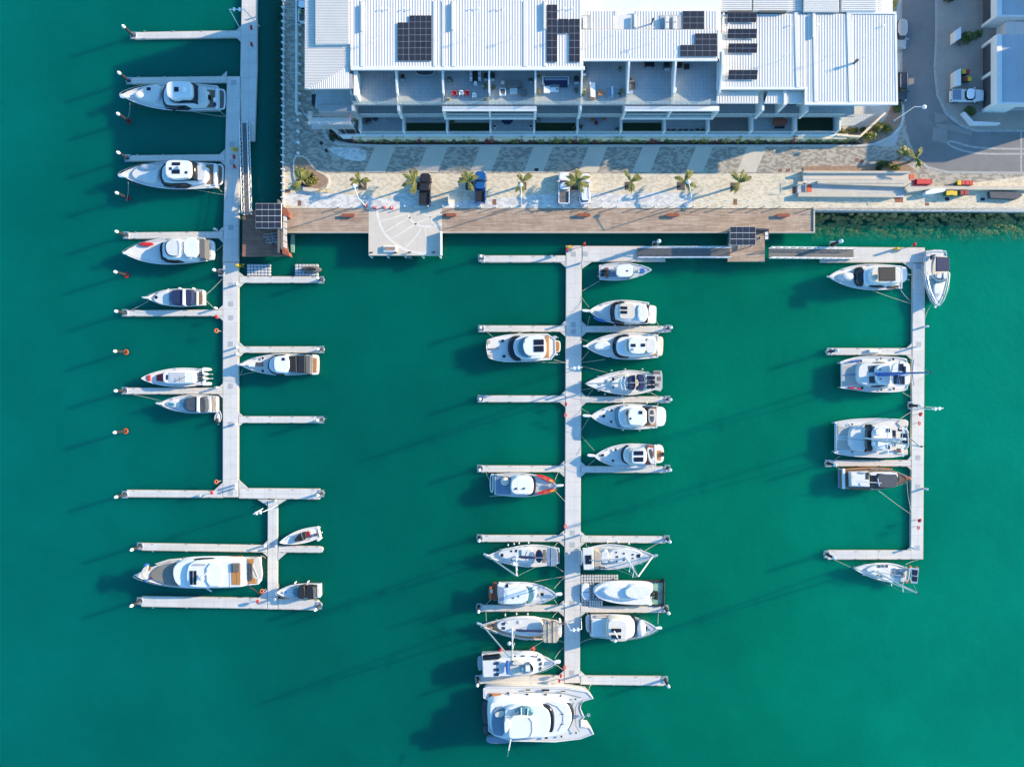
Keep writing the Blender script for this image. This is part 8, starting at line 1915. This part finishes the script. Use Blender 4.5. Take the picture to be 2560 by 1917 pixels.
piece('dining_table', 'black table half under the roof of the seventh terrace', 'table', 'c', Z2, [('top', 'black', .7, .76, R4(1130, 180, 150, 90)), ('leg', 'black', 0, .7, R4(1070, 215, 10, 10)), ('leg', 'black', 0, .7, R4(1190, 215, 10, 10))])
piece('dining_table', 'oval glass table with white rim on the second terrace', 'table', 'a', Z2, [('rim', 'alloy', .70, .74, "1230 90 1560 90 1562 150 1520 195 1400 212 1270 195 1228 150", 1), ('top', 'slate', .745, .77, "1245 95 1545 95 1545 150 1505 182 1400 195 1285 182 1245 150", 1), ('leg', 'black', 0, .7, R4(1300, 140, 20, 20)), ('leg', 'black', 0, .7, R4(1480, 140, 20, 20))])
piece('round_table', 'white round table in sun on the eighth terrace', 'table', 'c', Z2, [('top', 'pilewhite', .6, .66, "1480 550 1520 535 1545 560 1540 610 1510 630 1482 610", 1), ('leg', 'pilewhite', 0, .6, R4(1510, 585, 14, 14))])
piece('dining_table', 'dark red timber dining table on the tenth ground terrace', 'table', 'd', ZG, [('top', 'brownred', .7, .76, "1060 718 1262 718 1290 770 1262 820 1060 820"), ('leg', 'brownred', 0, .7, R4(1080, 735, 14, 14)), ('leg', 'brownred', 0, .7, R4(1240, 805, 14, 14)), ('bench', 'black', .1, .45, R4(1165, 850, 150, 24)), ('bench', 'black', .1, .45, R4(1165, 690, 150, 24))])
piece('dining_table', 'small square table on the sixth ground terrace', 'table', 'c', ZG, [('top', 'bluegrey', .7, .75, R4(348, 1030, 90, 70)), ('leg', 'black', 0, .7, R4(348, 1030, 14, 14))]); chair('c', 255, 1030, 'tanteak', 'tan wicker chair left of the small square table', ZG, w_=44); chair('c', 432, 1022, 'tanteak', 'tan wicker chair right of the small square table', ZG, w_=44); chair('c', 312, 1085, 'darkred', 'dark red chair below the small square table', ZG, w_=42)
piece('dining_table', 'octagonal slatted table on the fourth ground terrace', 'table', 'b', ZG, [('top', 'navy', .7, .76, "790 1140 980 1140 985 1190 930 1250 840 1250 785 1200"), ('leg', 'black', 0, .7, R4(885, 1190, 20, 20))])
piece('sofa', 'low curved dark sofa on the first ground terrace', 'sofa', 'a', ZG, [('seat', 'slate', 0, .4, "360 920 470 910 470 990 420 1030 365 1040"), ('back', 'greycloth', .4, .7, "360 1010 420 1005 470 960 470 985 425 1030 365 1045")])
for x in (540, 680): piece('round_stool', 'round %s stool on the first ground terrace' % ('dark' if x == 540 else 'pale'), 'stool', 'a', ZG, [('seat', 'slate' if x == 540 else 'greydeck', 0, .42, [v for q in ell(x, 938, 44, 40, 0, 12) for v in q])])
# pots
pots = [('b', 470, 590, 70, 70, 'leafyellow', Z2, 'flowering pot plant left of the third divider'), ('b', 662, 600, 55, 60, 'leaf', Z2, 'pot plant in a white pot right of the third divider'), ('b', 1290, 500, 50, 55, 'leafdark', Z2, 'dark pot plant in a white pot at the fourth divider'), ('b', 1420, 385, 45, 60, 'leafdark', Z2, 'dark pot plant behind the corner sofa'),
 ('b', 1425, 680, 50, 60, 'leafyellow', Z2, 'yellow green pot plant beside the fourth divider'), ('b', 2065, 660, 40, 50, 'leafdark', Z2, 'pot plant below the barbecue at the fifth divider'), ('a', 1800, 605, 30, 30, 'leafyellow', Z2, 'tiny round pot plant in sun at the second divider'), ('a', 1830, 290, 60, 90, 'leafdark', Z2, 'tall dark pot plant right of the second divider'), ('b', 520, 815, 28, 24, 'leafyellow', Z2, 'small round bush in sun by the third divider rail'),
 ('c', 130, 400, 32, 100, 'leaf', Z2, 'tall thin leafed pot plant on the sixth terrace'), ('c', 128, 585, 40, 50, 'leafyellow', Z2, 'yellow pot plant by the white sun lounger'), ('c', 130, 640, 36, 40, 'leaf', Z2, 'green plant in a white pot by the white sun lounger'), ('c', 670, 270, 40, 60, 'leafdark', Z2, 'dark pot plant in the upper right of the sixth terrace'), ('c', 712, 595, 40, 45, 'leafyellow', Z2, 'yellow pot plant in the lower right of the sixth terrace'), ('c', 660, 660, 36, 36, 'leaf', Z2, 'green pot plant lowest right of the sixth terrace'),
 ('a', 1865, 1000, 60, 60, 'leafdark', ZG, 'dark bush at the second ground divider'), ('b', 1415, 1190, 50, 110, 'leafdark', ZG, 'tall dark bush right of the fourth ground divider'), ('b', 2030, 1310, 50, 60, 'leafdark', ZG, 'dark bush at the lower right of the fifth ground terrace'), ('c', 75, 1130, 36, 60, 'leafdark', ZG, 'dark pot plant on the left of the sixth ground terrace'), ('c', 632, 1195, 36, 40, 'leafdark', ZG, 'dark pot plant on the right of the sixth ground terrace')]
for c, x, y, rx, ry, mt_, z, lab in pots:
    shrub('pot_plant', c, x, y, rx*.8, ry*.8, .9, mt_, lab, 'pot plant', 90, z, 'pot plants on the terraces', .10)
    X, Y = CW(c, x, y, z+.3); MB().cyl(X, Y, z, z+.4, .17, .22).build('pot', 'pilewhite', thing_last('pot_plant'), True)
for x in (667, 1290):
    X, Y = CW('b', x, 1285, ZG+.5); t = thing('planter_pot', 'round white rimmed pot at the %s of the fourth ground terrace' % ('left' if x == 667 else 'right'), 'pot', X, Y, ZG, 'round white rimmed pots'); MB().cyl(X, Y, ZG, ZG+.55, .22, .30).build('pot', 'pilewhite', t, True); MB().cyl(X, Y, ZG+.5, ZG+.56, .24).build('soil', 'soil', t)
for x in (1420, 1500, 1600, 1680, 1780, 1860, 1950): shrub('shrub', 'c', x, 1210, 34, 22, .5, 'leafdark', 'low dark bush in the eighth ground terrace row, %s' % {1420: 'first', 1500: 'second', 1600: 'third', 1680: 'fourth', 1780: 'fifth', 1860: 'sixth', 1950: 'last'}[x], n=60, z=ZG)
